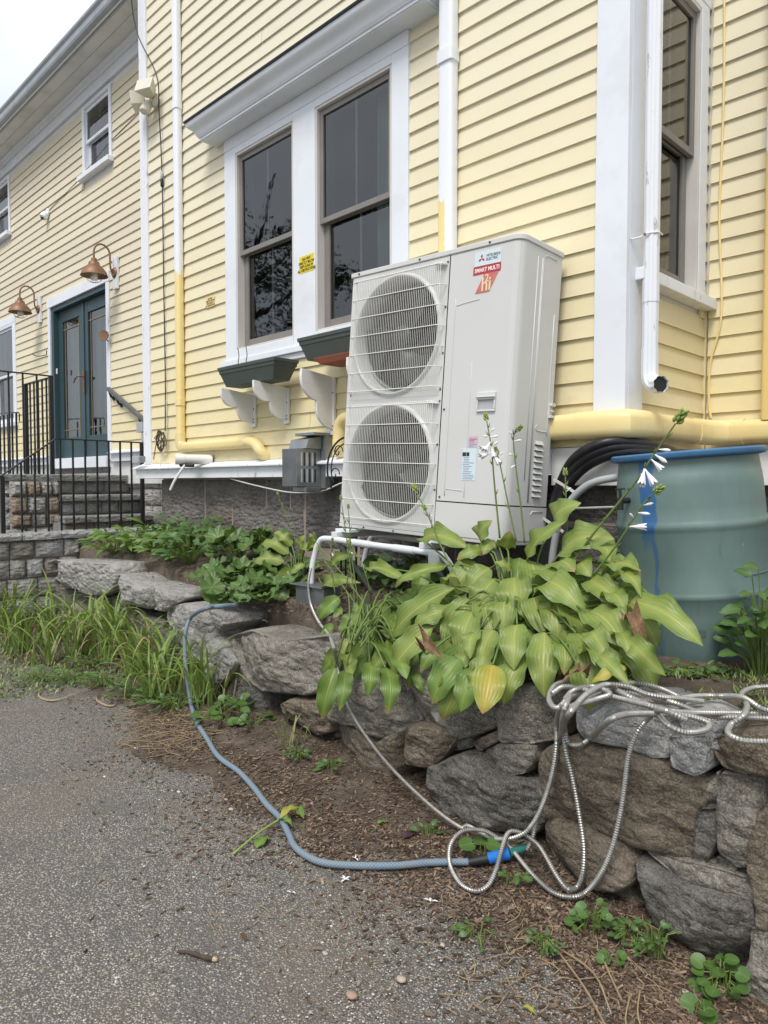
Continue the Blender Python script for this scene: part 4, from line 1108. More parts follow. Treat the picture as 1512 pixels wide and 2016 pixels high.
# ================================================================== brackets and window boxes
BR = []
def bracket(x, z1, z0, outd, label):
    t = thing('shelf_bracket', (x, 0, z0), label, 'bracket', 'scroll brackets below the window')
    th = .022; H = z1 - z0 - .03
    pts = [(-.02, z1), (-outd, z1 + .03)]
    ax_, az_ = -outd, z1 + .012; bx_, bz_ = -.036, z0 + .035
    dl = math.hypot(bx_ - ax_, bz_ - az_); nx_, nz2 = (bz_ - az_) / dl, -(bx_ - ax_) / dl
    for k in range(19):
        u = k / 18; off = .050 * abs(math.sin(2 * math.pi * u)) ** .8
        pts.append((ax_ + (bx_ - ax_) * u + nx_ * off, az_ + (bz_ - az_) * u + nz2 * off))
    pts.append((-.02, z0 + .05))
    mb = MB(); mb.prism([(x - th / 2, y, z) for y, z in pts], (th, 0, 0)); mb.build('scroll_plate', MAT['bracket'], t, bevel=.002)
    mb = MB(); mb.box((x - .030, -.034, z0), (x + .030, -.0165, z1 + .0)); mb.build('back_plate', MAT['bracket'], t, bevel=.002)
    for z in (z0 + .03, z0 + .055, z1 - .10):
        mb = MB(); mb.lathe([(0, -.003), (.005, -.002), (.005, .002)], (x + .018, -.035, z), 6, (0, 1, 0), cap=False); mb.build('screw', MAT['screw'], t)
    return t
bracket(-4.41, 1.945, 1.715, .30, 'leftmost white scroll bracket, under the left end of the small green window box')
bracket(-4.015, 1.960, 1.715, .30, 'white scroll bracket under the right end of the small green window box')
bracket(-3.53, 1.985, 1.615, .28, 'white scroll bracket with a long back plate, next to the terracotta tray')
bracket(-3.10, 2.000, 1.72, .28, 'white scroll bracket half hidden behind the heat pump')
def planter(x0, x1, y0, y1, z0, z1, label):
    t = thing('window_box', ((x0 + x1) / 2, (y0 + y1) / 2, z0), label, 'window box', 'green plastic window boxes')
    mb = MB(); e = .03
    def ringz(z, k): return [(x0 + k, y0 + k * .6, z), (x1 - k, y0 + k * .6, z), (x1 - k, y1 - k * .6, z), (x0 + k, y1 - k * .6, z)]
    sec_ = [ringz(z0, .055), ringz(z1 - .048, .016), ringz(z1 - .046, .010), ringz(z1 - .024, .006), ringz(z1 - .022, -.002), ringz(z1, -.004), ringz(z1, .012), ringz(z1 - .04, .02)]
    vs_ = [p for s_ in sec_ for p in s_]
    fs = [(i*4+k, i*4+(k+1) % 4, (i+1)*4+(k+1) % 4, (i+1)*4+k) for i in range(len(sec_)-1) for k in range(4)] + [(3, 2, 1, 0), (28, 29, 30, 31)]
    mb.add(vs_, fs); mb.build('tub', MAT['planter'], t, bevel=.003)
    mb = MB(); mb.box((x0 + .024, y0 + .02, z1 - .039), (x1 - .024, y1 - .02, z1 - .03)); mb.build('potting_soil', MAT['soil'], t)
    return t
planter(-4.47, -3.80, -.285, -.085, 1.984, 2.120, 'dark green window box with a small sprouting plant, below the left window')
planter(-3.555, -2.86, -.285, -.085, 2.060, 2.200, 'dark green window box on a terracotta tray, beside the heat pump')
mb = MB(); mb.prism([(-3.40, -.29, 2.058), (-3.36, -.27, 2.020), (-3.36, -.10, 2.020), (-3.40, -.09, 2.058)], (.50, 0, 0))
tag(mb.build('plant_tray', MAT['terracotta'], bevel=.003), 'terracotta coloured tray under the second green window box', 'tray')
# ================================================================== things fixed to the house
# galvanised wall vent
vy = -.27
v0, v1 = onY(555, 880, vy), onY(584, 960, vy)
vt = thing('wall_vent', ((v0.x + v1.x) / 2, vy / 2, v1.z), 'dark metal vent box with slotted side on the water table, left of the heat pump', 'vent')
VX0, VX1, VZ0, VZ1 = v0.x, v1.x, onY(555, 958, vy).z, onY(555, 884, vy).z
mb = MB(); mb.box((VX0, vy, VZ0), (VX1 - .004, -.075, VZ1)); mb.build('box', MAT['steel_dark'], vt, bevel=.003)
mb = MB(); mb.box((VX1 - .0035, vy + .002, VZ0 + .002), (VX1, -.078, VZ1 - .002)); mb.build('slotted_side', MAT['steel'], vt)
for r_ in range(2):
    for k in range(6):
        y = vy + .035 + k * .022; z = VZ0 + .028 + r_ * .105
        mb = MB(); mb.box((VX1 + .0002, y, z), (VX1 + .0012, y + .011, z + .085)); mb.build('slot', MAT['black' if k % 2 else 'bar'], vt)
mb = MB(); mb.prism([(VX0 - .01, vy + .06, VZ1 + .001), (VX0 - .01, vy + .08, VZ1 + .06), (VX0 - .01, -.08, VZ1 + .085), (VX0 - .01, -.08, VZ1 + .001)], (VX1 - VX0 + .03, 0, 0)); mb.build('cap', MAT['steel'], vt, bevel=.002)
mb = MB(); mb.box((VX0 + .01, vy + .10, VZ1 + .086), (VX1 + .05, -.02, VZ1 + .105)); mb.build('cap_plate', MAT['steel'], vt, bevel=.002)
mb = MB(); mb.box((VX0 + .02, vy + .07, VZ0 - .03), (VX1 + .006, -.08, VZ0 - .001)); mb.build('flange', MAT['steel'], vt, bevel=.002)
mb = MB(); mb.box((VX0 + .01, -.0745, VZ0 - .01), (VX1 + .05, -.017, VZ1 + .085)); mb.build('collar', MAT['steel'], vt)
# white plastic exhaust pipe with drip
ex = thing('exhaust_pipe', (-5.1, -.1, 1.45), 'open white plastic exhaust pipe poking out over the water table', 'pipe')
e0, e1 = onY(345, 904, -.27), onY(418, 905, -.02)
mb = MB(); d = (e0 - e1); n_ = d.normalized()
e1 = e1 - n_ * .0
mb.lathe([(.039, 0), (.039, d.length - .07), (.042, d.length - .069), (.042, d.length), (.035, d.length), (.035, d.length - .12)], e1, 22, n_, cap=False); mb.build('pipe', MAT['pvc'], ex, smooth=True)
mb = MB(); mb.lathe([(0, d.length - .11), (.0352, d.length - .11)], e1, 16, n_, cap=False); mb.build('dark_inside', MAT['black'], ex)
mb = MB(); mb.tube(catmull([(e0.x + .06, e0.y + .05, e0.z - .045), (e0.x + .05, e0.y + .02, e0.z - .09), (e0.x + .02, e0.y - .02, e0.z - .17), (e0.x - .01, e0.y - .04, e0.z - .24)], 5), .010, 8); mb.build('drain_tube', MAT['pvc'], ex, smooth=True)
mb = MB(); mb.tube([(e0.x + .02, e0.y + .03, e0.z - .045), (e0.x + .12, e0.y + .09, e0.z - .05)], .014, 8); mb.build('drain_stub', MAT['black'], ex, smooth=True)
# grey outlet box at the corner
ob = onY(289, 905, -.06)
ot = thing('outlet_box', ob, 'grey weatherproof outlet box hanging open at the left house corner', 'outlet box')
mb = MB(); mb.box((ob.x - .10, -.15, ob.z - .03), (ob.x + .02, -.106, ob.z + .03)); mb.build('cover', MAT['conduit'], ot, bevel=.004)
mb = MB(); mb.box((ob.x + .0205, -.13, ob.z - .025), (ob.x + .07, -.106, ob.z + .028)); mb.build('box', MAT['steel'], ot, bevel=.004)
# black cable from flood light, plug, white string, coil of brown cord
fl0 = onY(312, 215, -.05)
cb = thing('black_cable', (fl0.x, -.03, 1.6), 'thin black cable hanging from the flood light down the corner, with an inline plug', 'cable')
pts = [(-6.06, -.12, 6.1), (-6.03, -.14, 5.6), (-6.00, -.10, 5.2), (fl0.x - .01, -.06, 4.75), (fl0.x, -.045, 4.45), (fl0.x + .01, -.03, 3.9), (fl0.x + .012, -.028, 3.0), (fl0.x + .02, -.028, 2.2), (fl0.x + .03, -.04, 1.75)]
mb = MB(); mb.tube(catmull(pts, 8), .0048, 6); mb.build('cord', MAT['cable_black'], cb, smooth='all')
zp = onY(313, 358, -.03).z
mb = MB(); mb.lathe([(.008, -.06), (.014, -.05), (.014, .0), (.009, .01)], (fl0.x + .011, -.032, zp), 10); mb.build('plug', MAT['cable_black'], cb, smooth=True)
mb = MB(); mb.lathe([(.009, .011), (.013, .02), (.013, .06), (.006, .07)], (fl0.x + .011, -.032, zp), 10); mb.build('socket', MAT['conduit'], cb, smooth=True)
cc = onY(318, 868, -.05)
random.seed(3); pts = []
for k in range(46):
    a = k * .75; r_ = .05 + .028 * math.sin(k * 1.7); pts.append((cc.x + r_ * math.cos(a) + .012 * math.sin(k * .9), -.045 - .03 * random.random(), cc.z + .075 * math.sin(a) + .02 * math.sin(k * 2.1)))
pts.append((cc.x - .05, -.10, cc.z - .16))
mb = MB(); mb.tube(catmull(pts, 4), .0042, 5); tag(mb.build('cord_bundle', MAT['cable_brown'], smooth='all'), 'tangled bundle of brown cord at the left house corner', 'cord')
mb = MB(); mb.tube(catmull([(cc.x + .05, -.03, cc.z + .35), (cc.x + .055, -.035, cc.z + .1), (cc.x + .05, -.06, cc.z - .1), (cc.x + .05, -.11, cc.z - .28)], 6), .003, 5); tag(mb.build('white_string', MAT['cable_white'], smooth='all'), 'thin white string dangling beside the brown cord bundle', 'string')
# white cable sagging under the water table
pts = [onY(455, 943, -.05), onY(500, 955, -.06), onY(560, 968, -.07), onY(600, 970, -.07), onY(640, 965, -.06), onY(676, 950, -.05), onY(720, 945, -.03)]
mb = MB(); mb.tube(catmull(pts, 8), .0055, 6); tag(mb.build('sagging_cable', MAT['cable_white'], smooth='all'), 'white cable sagging along the foundation below the water table', 'cable')
# flood light
fh = onY(305, 205, -.03)
ft = thing('flood_light', (fh.x, -.03, fh.z), 'cream twin-head security flood light on the white left corner board', 'flood light')
mb = MB(); mb.lathe([(.06, 0), (.06, .02), (.045, .035), (.0, .04)], (fh.x + .02, -.031, fh.z + .02), 18, (0, -1, 0)); mb.build('back_plate', MAT['flood'], ft, smooth=True)
mb = MB(); mb.lathe([(.0, -.06), (.035, -.055), (.042, -.02), (.042, .03), (.03, .05), (0, .055)], (fh.x - .01, -.11, fh.z - .06), 16, (.2, -.5, -.8)); mb.build('motion_sensor', MAT['flood'], ft, smooth=True)
for k, (ox, dz, ax) in enumerate(((-.10, .02, (-.6, -.75, -.1)), (.06, .07, (.35, -.85, .35)))):
    c_ = Vector((fh.x + ox, -.13, fh.z + dz)); a = Vector(ax).normalized()
    mb = MB(); u_ = a.cross(Vector((0, 0, 1))).normalized(); w2 = u_.cross(a)
    A = [c_ - a * .06 + u_ * i * .04 + w2 * j * .035 for i, j in ((-1, -1), (1, -1), (1, 1), (-1, 1))]; B = [c_ + a * .05 + u_ * i * .085 + w2 * j * .06 for i, j in ((-1, -1), (1, -1), (1, 1), (-1, 1))]
    mb.add(A + B, [(3, 2, 1, 0), (4, 5, 6, 7), (0, 1, 5, 4), (1, 2, 6, 5), (2, 3, 7, 6), (3, 0, 4, 7)]); mb.build('lamp_head', MAT['flood'], ft, bevel=.006)
    mb = MB(); mb.tube([(fh.x + .01, -.07, fh.z), tuple(c_ - a * .05)], .018, 8); mb.build('swivel', MAT['flood'], ft, smooth=True)
# dome camera on the wing
sc_ = onY(97, 420, YW)
ct = thing('security_camera', sc_, 'small white dome security camera on the wing clapboards', 'camera')
mb = MB(); mb.lathe([(.055, 0), (.055, .015), (.05, .02), (0, .02)], (sc_.x, YW - .016, sc_.z), 16, (0, -1, 0)); mb.build('mount', MAT['duct_white'], ct, smooth=True)
mb = MB(); mb.lathe([(.045, -.01), (.052, .03), (.045, .06), (.0, .075)], (sc_.x, YW - .05, sc_.z - .03), 16, (.1, -.6, -.8)); mb.build('dome', MAT['duct_white'], ct, smooth=True)
mb = MB(); mb.lathe([(.024, .055), (.02, .080), (.0, .084)], (sc_.x, YW - .05, sc_.z - .03), 12, (.1, -.6, -.8), cap=False); mb.build('lens', MAT['black'], ct, smooth=True)
mb = MB(); mb.tube([(sc_.x + .04, YW - .02, sc_.z + .02), (sc_.x + .9, YW - .018, sc_.z + .12), (sc_.x + 1.9, YW - .018, sc_.z + .30), (sc_.x + 3.2, YW - .018, sc_.z + .42)], .004, 5); mb.build('wire', MAT['cable_brown'], ct)
# gooseneck lamps
def gooseneck(x, z, label):
    t = thing('gooseneck_lamp', (x, YW, z - .1), label, 'lamp', 'copper barn lamps by the door')
    mb = MB(); mb.box((x - .055, YW - .045, z - .20), (x + .055, YW - .016, z + .16)); mb.build('mount_block', MAT['trim'], t, bevel=.004)
    mb = MB(); mb.lathe([(.0, .02), (.045, .018), (.062, .0)], (x, YW - .046, z - .02), 18, (0, -1, 0), cap=False); mb.build('back_plate', MAT['copper'], t, smooth=True)
    mb = MB(); pts = [(x, YW - .06, z - .03), (x, YW - .09, z + .02), (x, YW - .095, z + .13)]
    for k in range(9):
        a = math.pi * k / 8; pts.append((x, YW - .185 + .09 * math.cos(a), z + .16 + .10 * math.sin(a)))
    pts += [(x, YW - .275, z + .09)]
    mb.tube(catmull(pts, 3), .0105, 8); mb.build('arm', MAT['copper'], t, smooth='all')
    c_ = (x, YW - .275, z - .10)
    mb = MB(); prof = [(.012, .20), (.030, .185), (.034, .15), (.055, .145), (.062, .115), (.075, .105), (.105, .075), (.130, .04), (.142, .0), (.146, -.003), (.140, -.001), (.126, .036), (.10, .066), (.06, .09), (.0, .10)]
    mb.lathe(prof, c_, 28, cap=False); mb.build('shade', MAT['copper'], t, smooth=True)
    mb = MB(); mb.lathe([(.118, .028), (.09, .062), (.0, .085)], c_, 20, cap=False); mb.build('shade_lining', MAT['lampin'], t, smooth=True)
    mb = MB(); mb.lathe([(.02, .08), (.032, .02), (.040, -.02), (.030, -.045), (0, -.055)], c_, 14, cap=False); mb.build('bulb', MAT['bulb'], t, smooth='all')
    mb = MB()
    for k in range(4):
        a = math.pi * k / 4; ca, sa = math.cos(a), math.sin(a)
        mb.tube(catmull([Vector(c_) + Vector((ca * r_, sa * r_, h)) for r_, h in ((.09, .03), (.085, -.03), (.05, -.065), (0, -.075), (-.05, -.065), (-.085, -.03), (-.09, .03))], 4), .002, 5)
    mb.build('bulb_cage', MAT['copper'], t, smooth='all')
lr = onX(232, 530, -7.98)
gooseneck(onY(233, 530, YW).x, onY(233, 535, YW).z, 'copper gooseneck lamp at the upper right corner of the teal door')
gooseneck(onY(82, 600, YW).x, onY(82, 607, YW).z, 'copper gooseneck lamp left of the teal door, by the small window')
# little wire hook and round thermometer by the door
hk = onY(88, 700, YW - .02)
mb = MB(); mb.tube(catmull([(hk.x + .06, YW - .018, hk.z + .06), (hk.x + .06, YW - .03, hk.z), (hk.x, YW - .12, hk.z - .02), (hk.x - .1, YW - .14, hk.z + .02)], 5), .006, 6); tag(mb.build('wall_hook', MAT['iron'], smooth='all'), 'small wire wall hook on the clapboards left of the teal door', 'hook')
th_ = onY(204, 660, YW - .10)
tt = thing('thermometer', th_, 'round copper thermometer on an arm at the right door casing', 'thermometer')
mb = MB(); mb.lathe([(.0, -.006), (.055, -.006), (.06, 0), (.055, .006), (.045, .004), (0, .004)], th_, 20, (.7, -.7, 0)); mb.build('dial', MAT['copper'], tt, smooth=True)
mb = MB(); mb.tube([tuple(th_), (DX1 + .05, YW - .033, th_.z - .05)], .006, 6); mb.build('arm', MAT['iron'], tt)
# warning tags
def tagplate(px, py, y, w, h, label, mat, ink):
    p = onY(px, py, y)
    t = thing('warning_tag', p, label, 'sign')
    mb = MB(); mb.box((p.x - w / 2, y - .0012, p.z - h / 2), (p.x + w / 2, y - .0001, p.z + h / 2)); mb.build('plate', MAT[mat], t)
    for k, s_ in enumerate(('GAS VENT', 'DIRECTLY BELOW', 'KEEP CLEAR OF', 'ALL OBSTRUCTIONS')):
        text_mesh(s_, h * .22, MAT[ink], 'lettering', t, (p.x, y - .0018, p.z + h * (.23 - .215 * k)), (R(90), 0, 0), .80, 'CENTER', bold=.0006)
tagplate(603.5, 519, -.0305, .150, .112, 'yellow gas vent warning tag on the white mullion between the windows', 'tagyellow', 'ink')
tagplate(414, 594, -.0175, .125, .082, 'painted-over gas vent tag on the clapboards left of the double window', 'tagcream', 'ink_faded')
# yellow cable in the inner corner
pts = [(XR + .09, YB - .020, 6.0)] + [(XR + .085 + .006 * math.sin(k * 1.3), YB - .020, 5.5 - .35 * k) for k in range(9)] + [(XR + .10, YB - .02, 2.2), (XR + .05, YB - .026, 1.95), (XR + .045, YB - .026, 1.75), (XR + .06, YB - .028, 1.64)]
mb = MB(); mb.tube(catmull(pts, 6), .0065, 6); tag(mb.build('painted_cable', MAT['duct_yellow'], smooth='all'), 'yellow painted cable running down the inner corner right of the tall window', 'cable')
# pipes behind heat pump: insulated lines and grey conduit
pb = thing('insulated_pipes', (-1.7, -.1, .95), 'bundle of black insulated pipes curving behind the heat pump to the corner', 'pipes')
for k, (o1, o2, r_) in enumerate(((0, 0, .030), (.055, .03, .026), (-.02, .062, .022))):
    pts = [(-1.90 + o1 * .5, -.10, .82 + o2), (-1.86 + o1 * .4, -.10, 1.05 + o2), (-1.80 + o1 * .2, -.09, 1.25 + o2), (-1.70, -.09 - .02 * k, 1.37 + o2 * .9), (-1.56, -.08 - .015 * k, 1.435 + o2 * .8), (-1.46, .02, 1.44 + o2 * .6), (-1.42, .15, 1.43 + o2 * .5), (-1.42, .35, 1.40 + o2 * .5), (-1.45, .7, 1.36)]
    mb = MB(); mb.tube(catmull(pts, 6), r_, 12); mb.build('pipe', MAT['pipe_black'], pb, smooth='all')
mb = MB(); 
for z, x in ((1.12, -1.83), (1.30, -1.765)): mb.bar((x - .05, -.14, z + .02), (x + .07, -.14, z - .045), .006, .012)
mb.build('cable_ties', MAT['cable_white'], pb)
pts = [(-1.84, -.12, .80), (-1.82, -.13, .98), (-1.76, -.15, 1.16), (-1.64, -.16, 1.285), (-1.50, -.15, 1.325), (-1.38, -.10, 1.32), (-1.25, .1, 1.30)]
mb = MB(); mb.tube(resample(catmull(pts, 8), .006), .0165, 12, True, rfun=lambda i, m_: .0165 + (.0012 if i % 2 else 0)); tag(mb.build('flexible_conduit', MAT['conduit'], smooth='all'), 'grey flexible conduit curving down behind the heat pump to the barrel', 'conduit')
mb = MB(); mb.box((-1.40, -.10, 1.325), (-1.27, -.03, 1.365)); tag(mb.build('metal_box', MAT['steel'], bevel=.004), 'small galvanised box behind the blue barrel rim', 'box')
mb = MB(); mb.tube([onY(1060, 1003, -.03), onY(1215, 998, -.03)], .005, 6); tag(mb.build('foundation_rod', MAT['cable_white']), 'thin white rod along the foundation between heat pump and barrel', 'rod')
# garden trellis
ty = -.33
tl_, tr_ = onY(640, 900, ty), onY(725, 900, ty)
tz0, tz1 = .64, onY(650, 862, ty).z
tc_ = thing('iron_trellis', ((tl_.x + tr_.x) / 2, ty, tz0), 'small black wrought iron trellis with scrolls, half hidden behind the heat pump', 'trellis')
cx0 = (tl_.x + tr_.x) / 2 + .02; rad = (tr_.x - tl_.x) / 2
zA = tz1 - rad
mb = MB(); mb.tube([(cx0 - rad + .12, ty, tz0), (cx0 - rad + .12, ty, zA - .12)], .006, 6); mb.tube([(cx0 + rad - .12, ty, tz0), (cx0 + rad - .12, ty, zA - .12)], .006, 6); mb.tube([(cx0 - rad + .16, ty, tz0), (cx0 - rad + .16, ty, zA)], .005, 6); mb.build('posts', MAT['iron'], tc_, smooth='all')
mb = MB(); mb.tube([(cx0 + rad * math.cos(R(a)), ty, zA + rad * math.sin(R(a))) for a in range(-40, 221, 8)], .006, 6); mb.tube([(cx0 + (rad - .035) * math.cos(R(a)), ty, zA + (rad - .035) * math.sin(R(a))) for a in range(-40, 221, 8)], .004, 6); mb.build('arch', MAT['iron'], tc_, smooth='all')
for sx_, sz_, sg in ((-.09, .10, 1), (.02, .12, -1), (-.12, -.03, 1), (.08, .0, -1)):
    mb = MB(); mb.tube([(cx0 + sx_ + sg * (.045 - .0026 * k) * math.cos(k * .45), ty, zA + sz_ + (.045 - .0026 * k) * math.sin(k * .45)) for k in range(16)], .0035, 5); mb.build('scroll', MAT['iron'], tc_, smooth='all')
for z in (.80, .98, 1.12):
    mb = MB(); mb.tube([(cx0 - rad + .10, ty, z), (cx0 + rad - .12, ty, z + .015)], .0045, 6); mb.build('cross_wire', MAT['iron'], tc_)

# ================================================================== entrance steps, landing and railings
stp_ = thing('stone_steps', (-7.5, 0, .7), 'grey stone steps and landing in front of the teal door', 'steps')
def slab(x0, x1, y0, y1, z, th=.062, nm='tread'):
    mb = MB(); n = 14; pts = []
    prof = [(x1, z - th), (x1 + .006, z - th * .6), (x1 + .004, z - .008), (x1 - .008, z), (x0, z), (x0, z - th)]
    vs_ = []
    for i in range(n + 1):
        y = y0 + (y1 - y0) * i / n
        for k, (x, zz) in enumerate(prof):
            vs_.append((x + (.008 * nz((y, zz, k), 6) if k < 4 else 0), y, zz + .003 * nz((y, x, 3), 7)))
    m_ = len(prof)
    fs = [(i*m_+k, i*m_+(k+1) % m_, (i+1)*m_+(k+1) % m_, (i+1)*m_+k) for i in range(n) for k in range(m_)] + [tuple(range(m_-1, -1, -1)), tuple(n*m_+k for k in range(m_))]
    mb.add(vs_, fs); return mb.build(nm, MAT['slab'], stp_, smooth=True)
Y1 = YW + .05
slab(-7.50, -7.17, -.33, Y1, .972); slab(-7.80, -7.41, -.27, Y1, 1.182); slab(-10.2, -7.70, -.72, Y1, 1.395, .07, 'landing')
mb = MB(); mb.box((-10.1, -.66, .2), (-7.80, Y1, 1.324)); mb.box((-7.80, -.30, .2), (-7.52, Y1, 1.118)); mb.box((-7.52, -.34, .2), (-7.26, Y1, .908)); mb.build('core', MAT['mortar_grey'], stp_)
random.seed(21)
def stones_on_x(xp, y0, y1, z0, z1, parent, rows, wmin, wmax, depth=.05, mats=('rock_cut', 'rock_cut', 'rock_pale', 'rock_rust', 'slab'), nm='stone'):
    zs = [z0]; 
    for r_ in range(rows): zs.append(z0 + (z1 - z0) * (r_ + 1) / rows + (random.uniform(-.015, .015) if r_ < rows - 1 else 0))
    for r_ in range(rows):
        y = y0
        while y < y1 - .01:
            y2 = y + random.uniform(wmin, wmax)
            if y1 - y2 < wmin * .6: y2 = y1
            block_mesh(y + .007, y2 - .007, zs[r_] + .006, zs[r_+1] - .006, xp, depth, .012, y * 9 + r_ * 3, 'y', 6, 5).build(nm, MAT[random.choice(mats)], parent, smooth=True); y = y2
stones_on_x(-7.80, -.70, -.28, .70, 1.322, stp_, 4, .10, .24, .07)
stones_on_x(-7.80, -.28, Y1, 1.19, 1.322, stp_, 1, .18, .34, .04)
stones_on_x(-7.52, -.26, Y1, .98, 1.116, stp_, 1, .16, .34, .04)
stones_on_x(-7.26, -.32, Y1, .72, .906, stp_, 1, .18, .36, .03)
stones_on_x(-7.52, -.72, -.26, .70, 1.32, stp_, 4, .11, .25, .07)
mb = MB(); mb.box((-7.60, -.70, .5), (-7.515, -.27, 1.323)); mb.build('core', MAT['mortar_grey'], stp_)
# walk between wall and steps
mb = MB(); mb.box((-7.262, -3.0, .1), (-6.98, Y1, .715)); tag(mb.build('walkway', MAT['slab']), kind='structure')
# low mortared stone wall that carries the front railing
lw = thing('stone_end_wall', (-6.9, -.5, .1), 'low mortared granite wall with pale capstones under the front railing', 'stone wall')
mb = MB(); mb.box((-6.975, -1.9, 0), (-6.84, YW - .02, .785)); mb.build('core', MAT['mortar_grey'], lw)
random.seed(33)
stones_on_x(-6.84, -1.9, -.06, .10, .785, lw, 4, .13, .30, .05, ('rock_cut', 'rock_cut', 'rock_pale', 'rock'))
y = -1.9
while y < YW - .03:
    y2 = min(y + random.uniform(.22, .40), YW - .03)
    if YW - .03 - y2 < .12: y2 = YW - .03
    mb = MB(); n = 6; vs_ = []
    for i in range(n + 1):
        yy = y + .005 + (y2 - y - .01) * i / n
        for k, (x, zz) in enumerate(((-6.775, .792), (-6.768, .83), (-6.79, .856), (-6.98, .858), (-7.00, .83), (-6.995, .792))):
            vs_.append((x + .010 * nz((yy, zz, k), 9), yy, zz + .006 * nz((yy, x, 2), 9)))
    fs = [(i*6+k, i*6+(k+1) % 6, (i+1)*6+(k+1) % 6, (i+1)*6+k) for i in range(n) for k in range(6)] + [(5, 4, 3, 2, 1, 0), tuple(n*6+k for k in range(6))]
    mb.add(vs_, fs); mb.build('capstone', MAT['rock_pale'], lw, smooth=True); y = y2
# front railing
rl = thing('iron_railing', (-6.87, -.3, .86), 'black iron railing on the low granite wall, its left part sloping down', 'railing')
rx = -6.87
def rail_z(y): return 1.72 if y > -.52 else 1.72 + (y + .52) * .735
mb = MB(); mb.bar((rx, -.52, 1.715), (rx, .345, 1.712), .034, .012); mb.bar((rx, -.52, 1.715), (rx, -1.75, 1.715 - 1.23 * .735), .034, .012)
mb.build('top_rail', MAT['iron'], rl, bevel=.002)
mb = MB(); mb.tube([(rx, .34, 1.712), (rx, .372, 1.70), (rx, .378, 1.67), (rx, .36, 1.61), (rx, .348, 1.60)], .008, 6); mb.build('scroll_end', MAT['iron'], rl)
for y in (.325, -.985):
    mb = MB(); mb.box((rx - .017, y - .017, .80), (rx + .017, y + .017, rail_z(y) - .012)); mb.build('post', MAT['iron'], rl, bevel=.002)
y = .325 - .112
while y > -1.7:
    if abs(y + .985) > .05:
        mb = MB(); mb.box((rx - .0075, y - .0075, .80 if y > -1.0 else .5), (rx + .0075, y + .0075, rail_z(y) - .010)); mb.build('baluster', MAT['iron'], rl)
    y -= .1155
# landing railing
rl2 = thing('iron_railing', (-7.78, -.5, 1.4), 'taller black iron railing at the edge of the landing, left of the door', 'railing')
rx = -7.78
mb = MB(); mb.bar((rx, -1.4, 2.42), (rx, -.2, 2.42), .034, .012); mb.bar((rx - .001, -.222, 2.405), (-8.52, -.222, 2.405), .034, .012); mb.build('top_rail', MAT['iron'], rl2, bevel=.002)
mb = MB(); mb.box((rx - .02, -.24, 1.39), (rx + .02, -.20, 2.413)); mb.build('post', MAT['iron'], rl2, bevel=.002)
mb = MB(); mb.box((-8.54, -.24, 1.39), (-8.50, -.20, 2.40)); mb.build('post', MAT['iron'], rl2, bevel=.002)
for k in range(5):
    x = -7.90 - k * .12; mb = MB(); mb.box((x - .0075, -.23, 1.40), (x + .0075, -.214, 2.40)); mb.build('baluster', MAT['iron'], rl2)
for k in range(8):
    y = -.36 - k * .135; mb = MB(); mb.box((rx - .0075, y - .0075, 1.40), (rx + .0075, y + .0075, 2.414)); mb.build('baluster', MAT['iron'], rl2)
p0, p1 = onY(0, 808, .1), onY(35, 812, .1)
rl3 = thing('iron_railing', (p1.x, .1, 1.4), 'shorter black iron rail at the far left in front of the ground window', 'railing')
mb = MB(); mb.bar((p0.x - .8, .1, p0.z), (p1.x, .1, p1.z), .03, .012); mb.build('top_rail', MAT['iron'], rl3)
mb = MB(); mb.tube([(p1.x, .1, p1.z), (p1.x + .06, .1, p1.z - .02), (p1.x + .05, .1, p1.z - .12)], .008, 6); mb.build('scroll_end', MAT['iron'], rl3)
for k in range(6):
    x = p1.x - .06 - k * .16; mb = MB(); mb.box((x - .009, .09, 1.39), (x + .009, .11, p1.z)); mb.build('baluster', MAT['iron'], rl3)
# handrail on the wing wall
h0, h1 = onY(213, 765, YW - .07), onY(296, 838, YW - .07)
hr = thing('wall_handrail', (h0.x, YW, h1.z), 'dark wooden handrail sloping down the wing wall right of the teal door', 'handrail')
mb = MB(); mb.bar(h0, h1 + (h1 - h0) * .15, .04, .045); mb.build('rail', MAT['steel_dark'], hr, bevel=.006)
for f_ in (.03, .22, .75):
    p = h0.lerp(h1, f_); mb = MB(); mb.tube([(p.x, YW - .016, p.z - .09), (p.x, YW - .05, p.z - .08), (p.x, YW - .07, p.z - .025)], .014, 8); mb.lathe([(.0, .0), (.03, .0), (.03, .01), (0, .01)], (p.x, YW - .017, p.z - .09), 12, (0, -1, 0)); mb.build('rail_bracket', MAT['iron'], hr, smooth=True)
gb = onY(283, 840, YW - .05)
mb = MB(); mb.box((gb.x - .09, YW - .09, gb.z - .06), (gb.x + .05, YW - .02, gb.z + .05)); mb.box((gb.x + .0, YW - .08, gb.z - .16), (gb.x + .09, YW - .02, gb.z - .0605)); tag(mb.build('outlet_cover', MAT['conduit'], bevel=.006), 'clear grey outlet cover on the wing beside the corner board', 'outlet')
